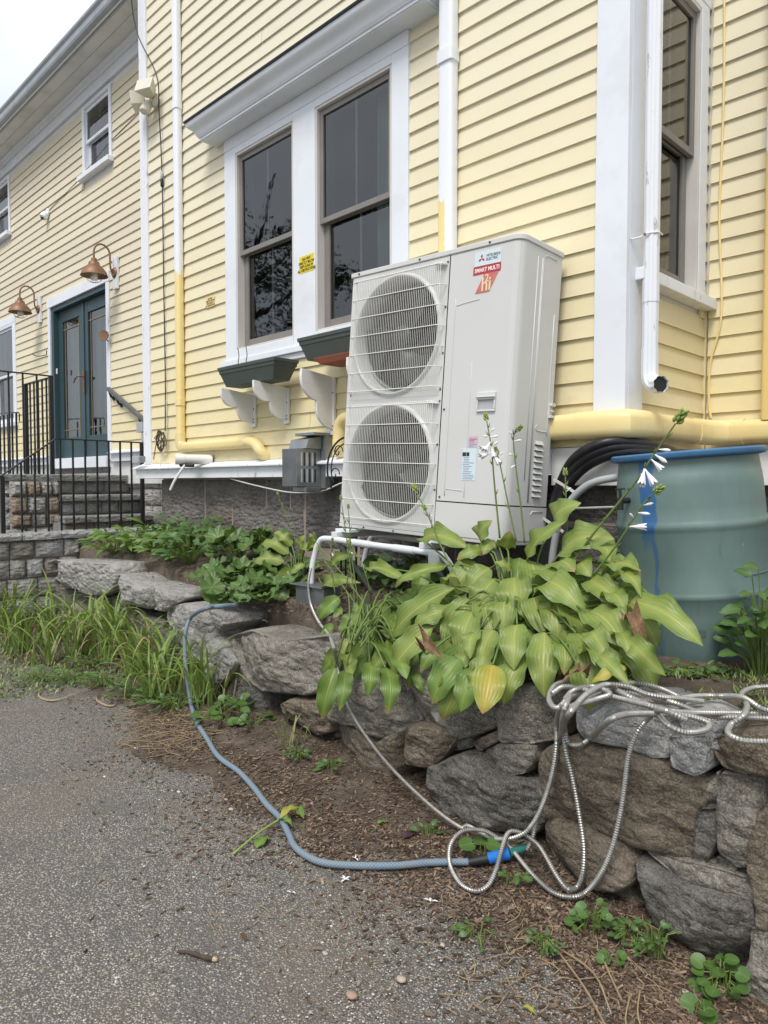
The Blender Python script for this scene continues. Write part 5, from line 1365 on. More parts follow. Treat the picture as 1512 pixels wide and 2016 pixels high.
# ================================================================== dry stone retaining wall
rw = thing('retaining_wall', (-3, wall_face_y(-3), 0), 'dry stacked field stone retaining wall below the planted terrace', 'stone wall')
TN = Vector((1, -.0676, 0)).normalized(); NN = Vector((-.0676, -1, 0)).normalized()
def stone_from(pts3, depth, mat, seed, bulge=.04, facet=.16, name='stone', rough=1.0, grow=1.035):
    c = Vector((0, 0, 0))
    for p in pts3: c += p
    c /= len(pts3)
    pts3 = [c + (p - c) * grow for p in pts3]
    q = [((p - c).dot(TN), p.z - c.z) for p in pts3]
    A = sum(q[i][0]*q[(i+1) % len(q)][1] - q[(i+1) % len(q)][0]*q[i][1] for i in range(len(q)))
    if A < 0: q.reverse()
    for _ in range(1):
        r_ = []
        for i in range(len(q)):
            a, b_ = q[i], q[(i+1) % len(q)]
            w = .09
            r_ += [(a[0]*(1-w)+b_[0]*w, a[1]*(1-w)+b_[1]*w), (a[0]*w+b_[0]*(1-w), a[1]*w+b_[1]*(1-w))]
        q = r_
    L = [0]
    for i in range(len(q)): L.append(L[-1] + math.hypot(q[(i+1) % len(q)][0]-q[i][0], q[(i+1) % len(q)][1]-q[i][1]))
    n = 76; bd = []; j = 0
    for k in range(n):
        t = L[-1] * k / n
        while L[j+1] < t: j += 1
        f_ = (t - L[j]) / max(1e-9, L[j+1] - L[j]); a, b_ = q[j], q[(j+1) % len(q)]
        bd.append((a[0]+(b_[0]-a[0])*f_, a[1]+(b_[1]-a[1])*f_))
    size = math.sqrt(max(1e-6, abs(A) / 2))
    bl = min(bulge, size * .15)
    rs = random.Random(seed); tx, tz = rs.uniform(-facet, facet), rs.uniform(-facet * .6, facet)
    planes = [(rs.uniform(0, 6.28), rs.uniform(.05, .40) * size, rs.uniform(.10, .50)) for _ in range(3)]
    rings = [(.90, -depth), (.97, -depth * .85), (1.0, -depth * .5), (1.0, -.07), (1.0, -.022), (.982, .0), (.955, .014), (.925, .6 * bl), (.89, .72 * bl), (.85, .8 * bl), (.80, .86 * bl), (.75, .9 * bl), (.69, .94 * bl), (.63, .97 * bl), (.56, 1.0 * bl), (.49, 1.0 * bl), (.42, 1.0 * bl), (.34, 1.0 * bl), (.26, 1.0 * bl), (.17, 1.0 * bl), (.08, 1.0 * bl)]
    vs_ = []
    am = rough * min(1.0, .30 + size * 1.8)
    for s_, d in rings:
        for (x, z) in bd:
            xx, zz = x * s_, z * s_
            dd_ = d
            if d > -.05:
                lim = min(1.0, (1 - s_) * 7 + .25)
                dd_ += (tx * xx + tz * zz) * lim
                for t2, off2, sl in planes:                               # cleavage planes
                    e = math.cos(t2) * xx + math.sin(t2) * zz - off2
                    if e > 0: dd_ -= e * sl * lim
            p = c + TN * xx + Vector((0, 0, zz)) + NN * dd_
            P_ = p * 1.0 + Vector((seed * 3.1, 0, 0))
            q1 = nz(P_, 5.5, 2); led = math.floor(q1 * 5 + .5) / 5.0          # broken ledges
            h = .030 * (led * .7 + q1 * .3) + .010 * nz(P_, 17) + .007 * nz(P_, 40) + .010 * (1 - abs(nz(P_, 9, 5)) * 2.6)
            p = p + (NN * (1.0 if d > -.05 else .3) + TN * .5 * nz(P_, 11, 3) + Vector((0, 0, .5)) * nz(P_, 12, 8)) * h * am
            vs_.append(p)
    m_ = len(rings); vs_.append(c + NN * (bl) + NN * .004); vs_.append(c - NN * depth)
    fs = [(i*n+k, i*n+(k+1) % n, (i+1)*n+(k+1) % n, (i+1)*n+k) for i in range(m_-1) for k in range(n)]
    fs += [((m_-1)*n+k, (m_-1)*n+(k+1) % n, m_*n) for k in range(n)] + [((k+1) % n, k, m_*n+1) for k in range(n)]
    mb = MB(); mb.add(vs_, fs)
    return mb.build(name, MAT[mat], rw, smooth='all')
ZA = lambda x, y: (400 + x / 3.024, 1000 + y / 3.024)
ZB = lambda x, y: (600 + x / 1.89, 950 + y / 1.89)
ZC = lambda x, y: (850 + x / 2.284, 1300 + y / 2.284)
ZD = lambda x, y: (x / 3.024, 1000 + y / 3.024)
STN = [
 (ZC, [(310,150),(400,118),(520,128),(562,180),(560,300),(545,362),(310,370),(303,250)], 'rock', .0, .28),
 (ZB, [(372,720),(430,678),(520,690),(640,790),(715,820),(727,897),(575,960),(430,893),(368,800)], 'rock', .0, .30),
 (ZB, [(150,720),(330,698),(362,740),(375,830),(408,888),(290,962),(200,905),(100,885),(118,790)], 'rock', .0, .30),
 (ZB, [(325,703),(368,712),(372,775),(345,755)], 'rock', -.02, .15),
 (ZB, [(375,902),(500,908),(568,947),(520,1010),(470,1065),(375,1045)], 'rock_brown', .02, .25),
 (ZB, [(92,898),(200,908),(290,972),(368,922),(370,1040),(330,1115),(150,1085),(88,1010)], 'rock_brown', -.02, .25),
 (ZA, [(128,775),(270,735),(480,790),(740,770),(775,870),(732,1064),(600,1112),(300,1082),(200,962),(138,860)], 'rock', .06, .34),
 (ZA, [(462,1170),(560,1125),(700,1145),(765,1178),(742,1332),(680,1355),(560,1275),(466,1212)], 'rock_brown', .02, .30),
 (ZD, [(248,370),(310,318),(450,318),(640,340),(655,400),(642,482),(560,522),(400,462),(258,402)], 'rock_cut', .03, .34),
 (ZD, [(645,408),(722,402),(800,450),(890,472),(885,596),(760,565),(650,505)], 'rock_cut', .02, .34),
 (ZD, [(892,476),(1000,500),(1092,535),(1042,572),(990,614),(890,606)], 'rock_cut', .03, .34),
 (ZD, [(990,626),(1050,585),(1150,580),(1262,640),(1262,760),(1240,900),(1150,900),(1048,764),(998,684)], 'rock_cut', .04, .32),
 (ZD, [(1272,600),(1338,642),(1348,692),(1268,752)], 'rock_cut', .03, .3),
 (ZD, [(1268,766),(1352,850),(1402,922),(1332,1032),(1258,1052),(1244,905)], 'rock_cut', .03, .28),
 (ZD, [(560,530),(640,518),(860,620),(992,702),(1062,852),(1000,905),(800,855),(620,702)], 'rock_dark', -.03, .25),
 (ZD, [(250,420),(400,480),(560,540),(620,710),(480,760),(300,680),(240,540)], 'rock_dark', -.04, .25),
 (ZD, [(1060,860),(1160,930),(1250,1060),(1240,1150),(1130,1130),(1030,1000)], 'rock_dark', -.05, .2),
 (ZC, [(648,220),(760,188),(900,198),(1032,258),(1072,330),(1062,432),(1000,437),(880,392),(700,352),(646,300)], 'rock_pale', .03, .30),
 (ZC, [(1072,343),(1240,338),(1248,400),(1242,492),(1200,517),(1078,477)], 'rock_pale', .03, .24),
 (ZC, [(1252,370),(1350,318),(1512,328),(1650,380),(1650,540),(1512,517),(1300,487),(1262,430)], 'rock_brown', .03, .28),
 (ZC, [(496,425),(560,388),(650,358),(900,402),(1060,447),(1080,492),(1212,530),(1243,560),(1222,640),(1190,702),(1202,790),(1162,893),(1050,882),(960,842),(780,803),(620,742),(528,712),(486,600)], 'rock_brown', .01, .34),
 (ZC, [(-10,490),(150,418),(235,440),(300,502),(450,562),(477,602),(492,702),(442,783),(250,763),(80,693),(-10,600)], 'rock_dark', .02, .30),
 (ZC, [(233,410),(310,373),(462,378),(468,450),(420,507),(370,512),(298,492)], 'rock', .0, .24),
 (ZC, [(178,370),(302,308),(307,362),(210,413)], 'rock_brown', .0, .2),
 (ZC, [(72,370),(172,348),(182,392),(100,408)], 'rock_dark', -.01, .18),
 (ZC, [(506,742),(560,722),(700,758),(850,818),(913,900),(908,992),(850,1033),(740,1013),(560,923),(506,832)], 'rock_brown', .03, .28),
 (ZC, [(925,900),(1010,938),(1200,1008),(1442,1098),(1458,1182),(1422,1302),(1392,1425),(1250,1393),(1120,1293),(1010,1193),(957,1052)], 'rock_dark', .04, .28),
 (ZC, [(948,858),(1080,888),(1200,908),(1442,988),(1458,1082),(1300,1032),(1100,962)], 'rock', .03, .26),
 (ZC, [(1198,670),(1287,663),(1292,800),(1242,902),(1183,912),(1193,780)], 'rock_dark', .01, .22),
 (ZC, [(1300,508),(1482,538),(1503,700),(1442,923),(1380,923),(1298,852),(1293,660)], 'rock', .01, .26),
 (ZC, [(1452,700),(1512,615),(1640,600),(1660,1200),(1482,1203),(1462,1000),(1422,930)], 'rock_brown', .02, .28),
 (ZC, [(1228,560),(1287,500),(1297,560),(1282,652),(1228,658)], 'rock', .0, .18),
 (ZC, [(1283,878),(1382,930),(1362,963),(1288,943)], 'rock', .0, .16),
 (ZC, [(1450,1208),(1660,1208),(1660,1700),(1430,1700),(1398,1450),(1440,1332)], 'rock', .04, .28),
 (ZC, [(1385,1430),(1440,1445),(1440,1560),(1400,1620),(1370,1540)], 'rock', .02, .2),
 (ZC, [(790,1035),(900,1008),(957,1102),(1000,1200),(1080,1290),(960,1330),(860,1250),(790,1150)], 'rock_brown', -.03, .26),
 (ZC, [(70,700),(250,773),(432,803),(450,885),(200,880),(90,805)], 'rock_dark', -.02, .22),
 (ZC, [(486,560),(500,600),(492,720),(470,700),(462,600)], 'rock', -.02, .14),
 (ZC, [(1000,1220),(1120,1300),(1250,1400),(1380,1440),(1370,1600),(1150,1520),(980,1380)], 'rock_brown', -.06, .2),
]
for k, (Z, poly, mt, off, dep) in enumerate(STN):
    stone_from([onWall(*Z(x, y), off) for x, y in poly], dep, mt, k + 1, grow=1.10 if mt == 'rock_cut' else 1.06)
# stones hidden by grass on the left and beyond the right edge
random.seed(8)
x = -6.75
while x < -3.4:
    w = random.uniform(.35, .6); z0 = .0; hh_ = random.uniform(.28, .42)
    P = [Vector((xx, wall_face_y(xx) + .04, zz)) for xx, zz in ((x + .01, z0), (x + w * .5, z0 - .02), (x + w - .01, z0 + .01), (x + w, z0 + hh_ * .9), (x + w * .4, z0 + hh_), (x + .01, z0 + hh_ * .85))]
    stone_from(P, .22, random.choice(['rock', 'rock_dark']), 50 + x); x += w
x = -.52
while x < 1.8:
    w = random.uniform(.35, .55)
    for z0, z1 in ((-.08, .2), (.21, .46), (.47, .64)):
        P = [Vector((xx, wall_face_y(xx) - .02, zz)) for xx, zz in ((x + .01, z0), (x + w - .02, z0 + .01), (x + w, z1), (x + w * .5, z1 + .01), (x, z1 - .01))]
        stone_from(P, .25, random.choice(['rock', 'rock_brown', 'rock_dark']), 80 + x + z0)
    x += w
# flat capstone lying behind the coil
cp = [onZ(*ZC(a, b_), .645) for a, b_ in ((1110, 190), (1300, 168), (1420, 225), (1310, 262), (1120, 243))]
mb = MB(); mb.prism([(p.x, p.y, .55) for p in cp], (0, 0, .095)); mb.build('stone', MAT['rock_pale'], rw, bevel=.012, seg=3)

# ================================================================== rain barrel
bt = thing('rain_barrel', (-1.146, -.124, .60), 'weathered green plastic barrel with blue rim and blue drip marks', 'barrel', rot=(0, 0, 0))
bt.scale = (.955, .955, 1.0)
bt.rotation_euler = Matrix.Rotation(R(-4.2), 3, FW).to_euler()
prof = [(.0, .0), (.245, .0), (.262, .008), (.270, .03), (.276, .08), (.282, .20), (.285, .262), (.290, .270), (.293, .280), (.290, .290), (.286, .298), (.290, .40), (.292, .52), (.296, .532), (.300, .542), (.300, .552), (.296, .562), (.291, .572), (.290, .62), (.286, .70), (.282, .742), (.2805, .744), (.276, .78), (.273, .805), (.274, .815)]
def lathe_uv(prof, n, zmax):
    mb = MB(); vs_ = []; uv = []
    for r_, h in prof:
        for k in range(n + 1):
            ph = -100 + 180 + 360 * k / n; vs_.append((r_ * math.cos(R(ph)), r_ * math.sin(R(ph)), h)); uv.append((k / n, h / zmax))
    fs = [(i*(n+1)+k, i*(n+1)+k+1, (i+1)*(n+1)+k+1, (i+1)*(n+1)+k) for i in range(len(prof)-1) for k in range(n)]
    mb.add(vs_, fs); mb.uv = [(1 - ((u + 0) % 1.0000001) if False else u, v) for u, v in uv]; return mb
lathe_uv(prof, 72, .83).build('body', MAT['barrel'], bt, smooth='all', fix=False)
mb = MB(); mb.lathe([(.268, .800), (.298, .806), (.303, .812), (.303, .826), (.297, .832), (.262, .832), (.255, .826), (.255, .76)], (0, 0, 0), 64, cap=False); mb.build('rim', MAT['barrel_rim'], bt, smooth=True)
mb = MB(); mb.lathe([(0, .765), (.256, .762)], (0, 0, 0), 40, cap=False); mb.build('lid', MAT['barrel'], bt, smooth='all')
def bar_pt(px, py, r_):   # on the barrel's skin, in its own frame
    ph = -68.2 + math.degrees(math.asin(max(-1, min(1, (px - 1360) / 141.0)))); return Vector((r_ * math.cos(R(ph)), r_ * math.sin(R(ph)), 0)), ph
v, ph = bar_pt(1250, 0, .288); dv = v.normalized(); sp_z = .655
mb = MB(); mb.tube([v + Vector((0, 0, sp_z)), v + dv * .045 + Vector((0, 0, sp_z))], .012, 10); mb.tube([v + dv * .04 + Vector((0, 0, sp_z + .012)), v + dv * .045 + Vector((0, 0, sp_z - .035))], .014, 10); mb.tube([v + dv * .04 + Vector((0, 0, sp_z)), v + dv * .04 + Vector((0, 0, sp_z + .045))], .006, 8); mb.bar(v + dv * .04 + Vector((-.02, 0, sp_z + .047)), v + dv * .04 + Vector((.02, 0, sp_z + .047)), .008, .006); mb.build('spigot', MAT['black'], bt, smooth=True)
for k, (za, zb, pa, pb) in enumerate(((.355, .355, 1450, 1507), (.475, .475, 1450, 1507), (.355, .475, 1450, 1450))):
    pts = []
    for i in range(9):
        f_ = i / 8; v, ph = bar_pt(pa + (pb - pa) * f_, 0, .2895); v.z = za + (zb - za) * f_; pts.append(v)
    mb = MB(); mb.tube(pts, .0022, 6); mb.build('moulded_line', MAT['barrel'], bt, smooth='all')
v, ph = bar_pt(1355, 0, .2835); v.z = .155
tm = text_mesh('FOOD GRADE\n55 GAL DRUM', .017, MAT['barrel'], 'embossed_text', bt, v, (R(90), 0, R(ph + 90)), .9, 'CENTER')

# ================================================================== hoses
def hose_mesh(path, r, n, mat, name, parent=None, uvs=(0, 0), rfun=None):
    mb = MB(); mb.tube(path, r, n, True, rfun=rfun)
    if uvs[0]:
        uv = []; L = 0.0
        for i, p in enumerate(path):
            if i: L += (p - path[i-1]).length
            for k in range(n): uv.append((L * uvs[0], k * uvs[1] / n))
        mb.uv = uv
    return mb.build(name, mat, parent, smooth='all' if uvs[0] else False)
def gpt(px, py, up=.015):
    p = onZ(px, py, .03)
    for _ in range(4): p = onZ(px, py, ground_z(p.x, p.y) + up)
    return p
bh = thing('garden_hose', gpt(600, 1690), 'blue grey woven garden hose lying from the terrace down across the mulch', 'hose')
pts = [onZ(462, 1192, .66), onZ(440, 1193, .672), onZ(420, 1195, .67), onZ(402, 1199, .665)]
pts += [onWall(378, 1213, .12), onWall(366, 1240, .16), onWall(364, 1280, .18), onWall(367, 1325, .20)]
pts += [gpt(*q, .02) for q in ((376, 1385), (388, 1422), (408, 1455), (424, 1482), (440, 1498), (470, 1519), (500, 1551), (525, 1584), (550, 1609), (568, 1641), (580, 1666), (605, 1686), (640, 1699), (700, 1704), (780, 1704), (850, 1698), (925, 1697))]
bpath = resample(catmull(pts, 10), .008)
hose_mesh(bpath, .0118, 12, MAT['hose_blue'], 'hose', bh, (160, 12), rfun=lambda i, m_: .0118 * (1 + .05 * nz((i * .05, 0, 0), 1.0)))
cA, cB, cC, cD = gpt(925, 1697, .02), gpt(962, 1690, .03), gpt(1003, 1680, .04), gpt(1036, 1668, .045)
mb = MB(); mb.tube([cA, cA.lerp(cB, .5), cB], [.0135, .0150, .0165], 14); mb.build('black_sleeve', MAT['black'], bh, smooth=True)
mb = MB(); mb.tube(resample([cB, cC], .004), .018, 16, True, rfun=lambda i, m_: .0185 + (.0012 if i % 2 else -.0003)); mb.build('blue_connector', MAT['connector_blue'], bh, smooth=True)
mb = MB(); mb.tube([cC, cD], [.0135, .0125], 14); mb.build('green_adapter', MAT['connector_green'], bh, smooth=True)
mh = thing('metal_hose', onWall(1150, 1500), 'coiled stainless steel garden hose draped over the stone wall', 'hose')
def cT(x, y, up=.0): return onZ(*ZC(x, y), .662 + up)
def cW(x, y, off=.07): return onWall(*ZC(x, y), off)
def cG(x, y, up=.012): return gpt(*ZC(x, y), up)
RM = .0076
strands = [
 # thin run from the terrace, behind the hosta, down the wall to the tangle, then the ground loop
 [onY(612, 1118, -.60), onY(607, 1150, -.62), onY(612, 1190, -.66), onY(628, 1225, -.74), onY(648, 1250, -.82), onZ(657, 1275, .66), onWall(662, 1300, .10), onWall(672, 1345, .12), onWall(690, 1400, .13), onWall(730, 1462, .13), onWall(780, 1522, .12), onWall(850, 1588, .12), onWall(905, 1628, .12), cW(165, 745, .12), cW(260, 795, .13), cW(340, 803, .14), cW(410, 780, .12), cW(450, 740, .10), cW(485, 680, .09), cW(520, 590, .08), cW(548, 480, .08), cW(560, 380, .075), cW(562, 280, .06), cT(585, 205, .01), cT(650, 150, .015), cT(760, 128, .02), cT(900, 150, .015), cT(1000, 170, .01), cT(1100, 195, .02), cT(1250, 250, .0), cT(1400, 256, .0), cT(1520, 262, .0), cT(1650, 262, 0)],
 # from the adapter up the wall, over the top pile
 [cD, cW(432, 845, .09), cW(455, 790, .08), cW(470, 730, .075), cW(505, 630, .07), cW(540, 540, .07), cW(560, 440, .07), cW(580, 330, .07), cT(600, 235, .03), cT(680, 185, .03), cT(800, 125, .035), cT(900, 100, .02), cT(1020, 125, .015), cT(1110, 165, .01), cT(1140, 182, .0), cT(1060, 190, .0), cT(900, 172, .0), cT(740, 160, .0), cT(630, 165, .0), cT(565, 215, .01), cT(528, 175, .0), cT(560, 110, .0), cT(660, 90, .0), cT(780, 105, .0), cT(860, 150, .04), cT(960, 195, .03), cT(1005, 225, .03), cT(1060, 290, .03), cT(1150, 325, .015), cT(1235, 310, .01), cT(1240, 280, .012), cT(1150, 250, .03), cT(1000, 240, .035), cT(880, 243, .05), cT(800, 270, .06), cW(730, 335, .075), cW(670, 378, .08), cW(620, 375, .08), cW(600, 320, .085), cW(600, 270, .085), cT(620, 240, .05), cT(660, 190, .05), cT(700, 165, .05)],
 # long hanging loops
 [cT(1150, 270, .055), cT(1030, 222, .065), cW(980, 255, .10), cW(920, 330, .10), cW(885, 430, .10), cW(868, 560, .09), cW(850, 680, .09), cW(812, 840, .10), cW(760, 960, .11), cW(690, 1045, .12), cG(620, 1064, .03), cG(540, 1040, .02), cG(460, 970, .03), cG(392, 890, .04), cG(340, 822, .05)],
 [cT(620, 160, .035), cT(598, 220, .045), cW(590, 290, .10), cW(602, 400, .09), cW(632, 520, .085), cW(662, 680, .085), cW(684, 830, .09), cW(680, 950, .10), cW(655, 1018, .10), cG(610, 1027, .05), cG(560, 965, .06), cW(500, 860, .11), cW(462, 815, .10), cW(400, 775, .11), cG(345, 775, .10), cG(315, 850, .075), cG(290, 940, .04), cG(255, 1010, .02), cG(200, 1038, .015), cG(130, 1005, .015), cG(82, 920, .03), cG(85, 830, .06), cG(140, 768, .08), cG(230, 765, .08), cG(300, 800, .06), cG(345, 825, .04)],
 [cT(540, 150, .02), cT(600, 118, .03), cT(720, 140, .03), cT(860, 175, .03), cT(980, 205, .05), cT(1080, 230, .04), cT(1180, 236, .02), cT(1300, 238, .01), cT(1420, 240, .0), cT(1560, 245, .0), cT(1680, 250)],
 [cT(640, 210, .05), cT(700, 150, .06), cT(780, 110, .05), cT(880, 118, .05), cT(960, 150, .04), cT(1040, 165, .03), cT(1120, 172, .02), cT(1220, 185, .0)],
 # right end
 [cT(1660, 372), cT(1512, 366), cT(1400, 360), cT(1335, 332), cT(1345, 290), cT(1400, 250, .02), cT(1418, 200, .02), cT(1392, 152, .01), cT(1440, 125, .0), cT(1512, 118), cT(1600, 110)],
 [cT(1080, 175, .02), cT(1200, 160, .01), cT(1300, 160, .008), cT(1400, 168, .03), cT(1480, 215, .02), cT(1560, 232, .01), cT(1680, 230)],
 [cT(600, 175, .02), cT(640, 135, .03), cT(720, 118, .04), cT(800, 150, .045), cT(740, 175, .04), cT(650, 200, .045)],
]
for s_ in strands:
    path = resample(catmull(s_, 10), .0040)
    hose_mesh(path, RM, 10, MAT['hose_metal'], 'hose_run', mh, rfun=lambda i, m_: RM * (1.12 if i % 2 else .82))
# ================================================================== planting
def leafshape(kind, u):
    if kind == 'hosta': return (u ** .50) * ((1 - u) ** .78) * 2.02
    if kind == 'lance': return math.sin(math.pi * u ** .85) ** .9
    if kind == 'ovate': return (u ** .42) * ((1 - u) ** .62) * 1.78
    return 1.0
def leaf_mesh(name, mat, kind='hosta', aspect=.55, arch=.18, fold=.16, wave=.05, twist=0.0, nu=12, nv=6, seed=0):
    """unit-length leaf: base at origin, tip at +x, face towards +z"""
    rs = random.Random(seed); ph = rs.uniform(0, 6)
    vs_, uv = [], []
    for i in range(nu + 1):
        u = i / nu; w = aspect * .5 * max(.012, leafshape(kind, min(1, max(0, u))))
        sk = .05 * math.sin(u * 3 + ph)
        for j in range(nv + 1):
            v = -1 + 2 * j / nv
            edge = abs(v) ** 1.5
            z = arch * 4 * u * (1 - u) * (.9 + .3 * u) + fold * abs(v) * w * (1.4 - .9 * u) + wave * edge * w * 2.6 * math.sin(u * 15 + ph + (2.1 if v > 0 else 0)) - .10 * edge * w * (u > .5)
            y = v * w + sk * w
            z += twist * v * w * u
            vs_.append((u, y, z)); uv.append((u, (v + 1) / 2))
    n1 = nv + 1
    me = bpy.data.meshes.new(name)
    me.from_pydata(vs_, [], [(i*n1+j, (i+1)*n1+j, (i+1)*n1+j+1, i*n1+j+1) for i in range(nu) for j in range(nv)])
    ul = me.uv_layers.new(name='UVMap')
    for lp in me.loops: ul.data[lp.index].uv = uv[lp.vertex_index]
    me.polygons.foreach_set('use_smooth', [True] * len(me.polygons))
    me.materials.append(mat); me.update(); return me
def lobed_mesh(name, mat, lobes=7, cup=.12, tooth=.1, seed=0, kidney=.35):
    rs = random.Random(seed); n = 42; vs_ = [(.28, 0, .0)]; uv = [(.3, .5)]
    for ring, rr in ((1, .5), (2, 1.0)):
        for k in range(n + 1):
            t = -math.pi + 2 * math.pi * k / n
            r_ = .5 * (1 - kidney * (math.exp(-((abs(t) - math.pi) / .45) ** 2)))
            r_ *= 1 + (.10 * math.cos(lobes * t) + tooth * .35 * math.cos(lobes * 3 * t)) * (ring == 2)
            x, y = .28 + r_ * rr * math.cos(t), r_ * rr * math.sin(t)
            z = cup * rr ** 2 * (.6 + .4 * math.cos(lobes * t)) - .10 * max(0, x - .4)
            vs_.append((x, y, z)); uv.append((.3 + .7 * rr, .5 + .5 * rr * math.sin(t)))
    fs = [(0, 1 + k, 2 + k) for k in range(n)] + [(1 + k, 2 + n + k, 3 + n + k, 2 + k) for k in range(n)]
    me = bpy.data.meshes.new(name); me.from_pydata(vs_, [], fs)
    ul = me.uv_layers.new(name='UVMap')
    for lp in me.loops: ul.data[lp.index].uv = uv[lp.vertex_index]
    me.polygons.foreach_set('use_smooth', [True] * len(me.polygons))
    me.materials.append(mat); me.update(); return me
def strap_mesh(name, mat, width=.03, bend=.9, seed=0):
    n = 14; vs_, uv = [], []; x = z = 0.0; a = R(72); ds = 1.0 / n
    for i in range(n + 1):
        u = i / n; w = width * .5 * (1 - u ** 2.2) * (.6 + .4 * min(1, u * 4)) + .0006
        for v in (-1, 0, 1):
            vs_.append((x - .25 * w * abs(v) * math.sin(a) * -1, v * w, z + .3 * w * abs(v))); uv.append((u, (v + 1) / 2))
        a -= R(bend * 150) * ds * (u ** 1.2) * 1.9
        x += math.cos(a) * ds; z += math.sin(a) * ds
    me = bpy.data.meshes.new(name); me.from_pydata(vs_, [], [(3*i+j, 3*i+3+j, 3*i+4+j, 3*i+1+j) for i in range(n) for j in (0, 1)])
    ul = me.uv_layers.new(name='UVMap')
    for lp in me.loops: ul.data[lp.index].uv = uv[lp.vertex_index]
    me.polygons.foreach_set('use_smooth', [True] * len(me.polygons))
    me.materials.append(mat); me.update(); return me
def put(me, parent, base, tip, nrm, wscale=1.0, name='leaf'):
    base, tip = Vector(base), Vector(tip); x = tip - base; L = x.length
    if L < 1e-4: return None
    x.normalize(); n_ = Vector(nrm); n_ = n_ - x * n_.dot(x)
    if n_.length < 1e-3: n_ = x.orthogonal()
    n_.normalize(); y = n_.cross(x)
    o = bpy.data.objects.new(name, me); link(o)
    M = Matrix((x * L, y * L * wscale, n_ * L)).transposed().to_4x4(); M.translation = base - ORG[parent.name]
    o.parent = parent; o.matrix_local = M
    return o
HL = [leaf_mesh('hosta_leaf', MAT['hosta'], 'hosta', .62, ar, fo, wv, tw, 14, 8, k) for k, (ar, fo, wv, tw) in enumerate(((.16, .20, .09, 0), (.22, .10, .12, .25), (.12, .25, .08, -.25), (.26, .14, .10, .1), (.18, .06, .14, -.1)))]
HD = [leaf_mesh('hosta_leaf', MAT['hosta_dk'], 'hosta', .62, ar, fo, wv, tw, 14, 8, 10 + k) for k, (ar, fo, wv, tw) in enumerate(((.16, .20, .09, 0), (.22, .12, .11, .2), (.12, .25, .08, -.2)))]
HY = [leaf_mesh('hosta_leaf', MAT['hosta_yel'], 'hosta', .66, .12, .12, .06, 0, 14, 8, 20)]
DEADL = leaf_mesh('dead_leaf', MAT['dead'], 'hosta', .42, .30, .9, .35, .9, 16, 8, 31)
rnd = random.Random(77)
def hosta(name, label, group, crown, leaves, yfun, meshes, stems=True, tipout=.07, facing=1.0):
    t = thing(name, crown, label, 'hosta', group)
    st_ = MB()
    for item in leaves:
        Z, bx_, by_, tx_, ty_, wr_ = item[:6]; kind = item[6] if len(item) > 6 else None
        pb, pt = Z(bx_, by_), Z(tx_, ty_)
        yb = yfun(pb[1]) + rnd.uniform(-.02, .02); yt = yb - tipout * (1 if pt[1] > pb[1] else .3) - rnd.uniform(0, .03)
        b_, t_2 = onY(pb[0], pb[1], yb), onY(pt[0], pt[1], yt)
        tocam = (CAM - b_).normalized()
        nrm = tocam * facing + Vector((0, 0, .65)) + RT * rnd.uniform(-.55, .55) + Vector((0, 0, rnd.uniform(-.25, .35)))
        me = rnd.choice(meshes) if kind is None else kind
        t_2 = b_ + (t_2 - b_) * rnd.uniform(1.08, 1.22)
        put(me, t, b_, t_2, nrm, wr_ * rnd.uniform(1.0, 1.22))
        if stems:
            mid = Vector(crown).lerp(b_, .55) + Vector((0, 0, .05 + .1 * rnd.random()))
            st_.tube(catmull([Vector(crown) + Vector((rnd.uniform(-.05, .05), rnd.uniform(-.05, .05), 0)), mid, b_ - (t_2 - b_).normalized() * .0], 4), .0042, 5, False)
    if stems and st_.v: st_.build('leaf_stalks', MAT['stalk'], t, smooth='all', kind='stuff')
    return t
Lb = [ # base x,y  tip x,y (enlarged-photo coordinates), width factor
 (690,318,612,402,1.15),(705,358,645,492,1.1),(835,290,848,412,1.35),(778,352,800,488,1.1),(748,415,750,548,1.15),(612,432,535,592,1.0),(628,478,600,642,1.0),
 (702,548,650,692,1.05),(790,528,780,672,1.0),(575,636,522,845,.95),(890,556,892,768,.85),(852,428,882,548,1.05),(900,442,942,578,1.0),(962,448,1052,612,.85),
 (880,388,1015,472,.8),(968,596,1012,714,1.0),(1030,615,1152,722,.8),(1058,362,1182,462,.7),(1212,442,1458,594,.58),(1200,578,1332,708,.6),(888,328,962,378,1.2),
 (830,285,952,166,.75),(660,232,692,156,1.1),(668,250,576,284,.9),(955,255,1125,216,.9),(935,170,1012,92,1.15),(1098,335,1232,330,.7),(1062,478,1172,602,.95),(1060,555,1122,638,.9),
 (1118,428,1182,482,.9),(768,330,715,300,1.0),(700,215,668,262,1.2),(740,240,760,190,1.2),(905,395,985,395,.8),(1020,300,1060,345,1.2),(940,300,1000,330,1.0),(1060,240,1130,300,1.0),
 (1125,300,1205,300,.7),(1140,360,1240,420,.6),(800,430,830,520,1.0),(660,440,690,548,.9),(640,560,620,640,.9),(1010,560,1062,745,.8),(940,600,962,705,.9),(1085,640,1195,740,.55),
 (560,392,342,578,.52),(568,470,432,532,.7),(478,540,342,695,.72),(530,308,358,382,.38),(440,212,580,240,.45),(238,318,372,366,.35),(480,420,405,500,.7),(515,400,560,360,.6),(1170,300,1240,360,.7),(1150,560,1200,640,.7)]
Lb = [(ZB, *q) for q in Lb]
Lb += [(ZB, 700, 678, 668, 828, .95, HY[0]), (ZB, 1195, 690, 1080, 740, .6, HY[0]), (ZB, 1190, 505, 1260, 600, .8, DEADL), (ZB, 1050, 725, 970, 742, .6, DEADL), (ZB, 450, 640, 510, 660, .5, DEADL)]
yb_big = lambda py: -.54 - max(0, min(1.25, (py - 1050) / 235)) * .49
crown = onZ(1015, 1290, .63)
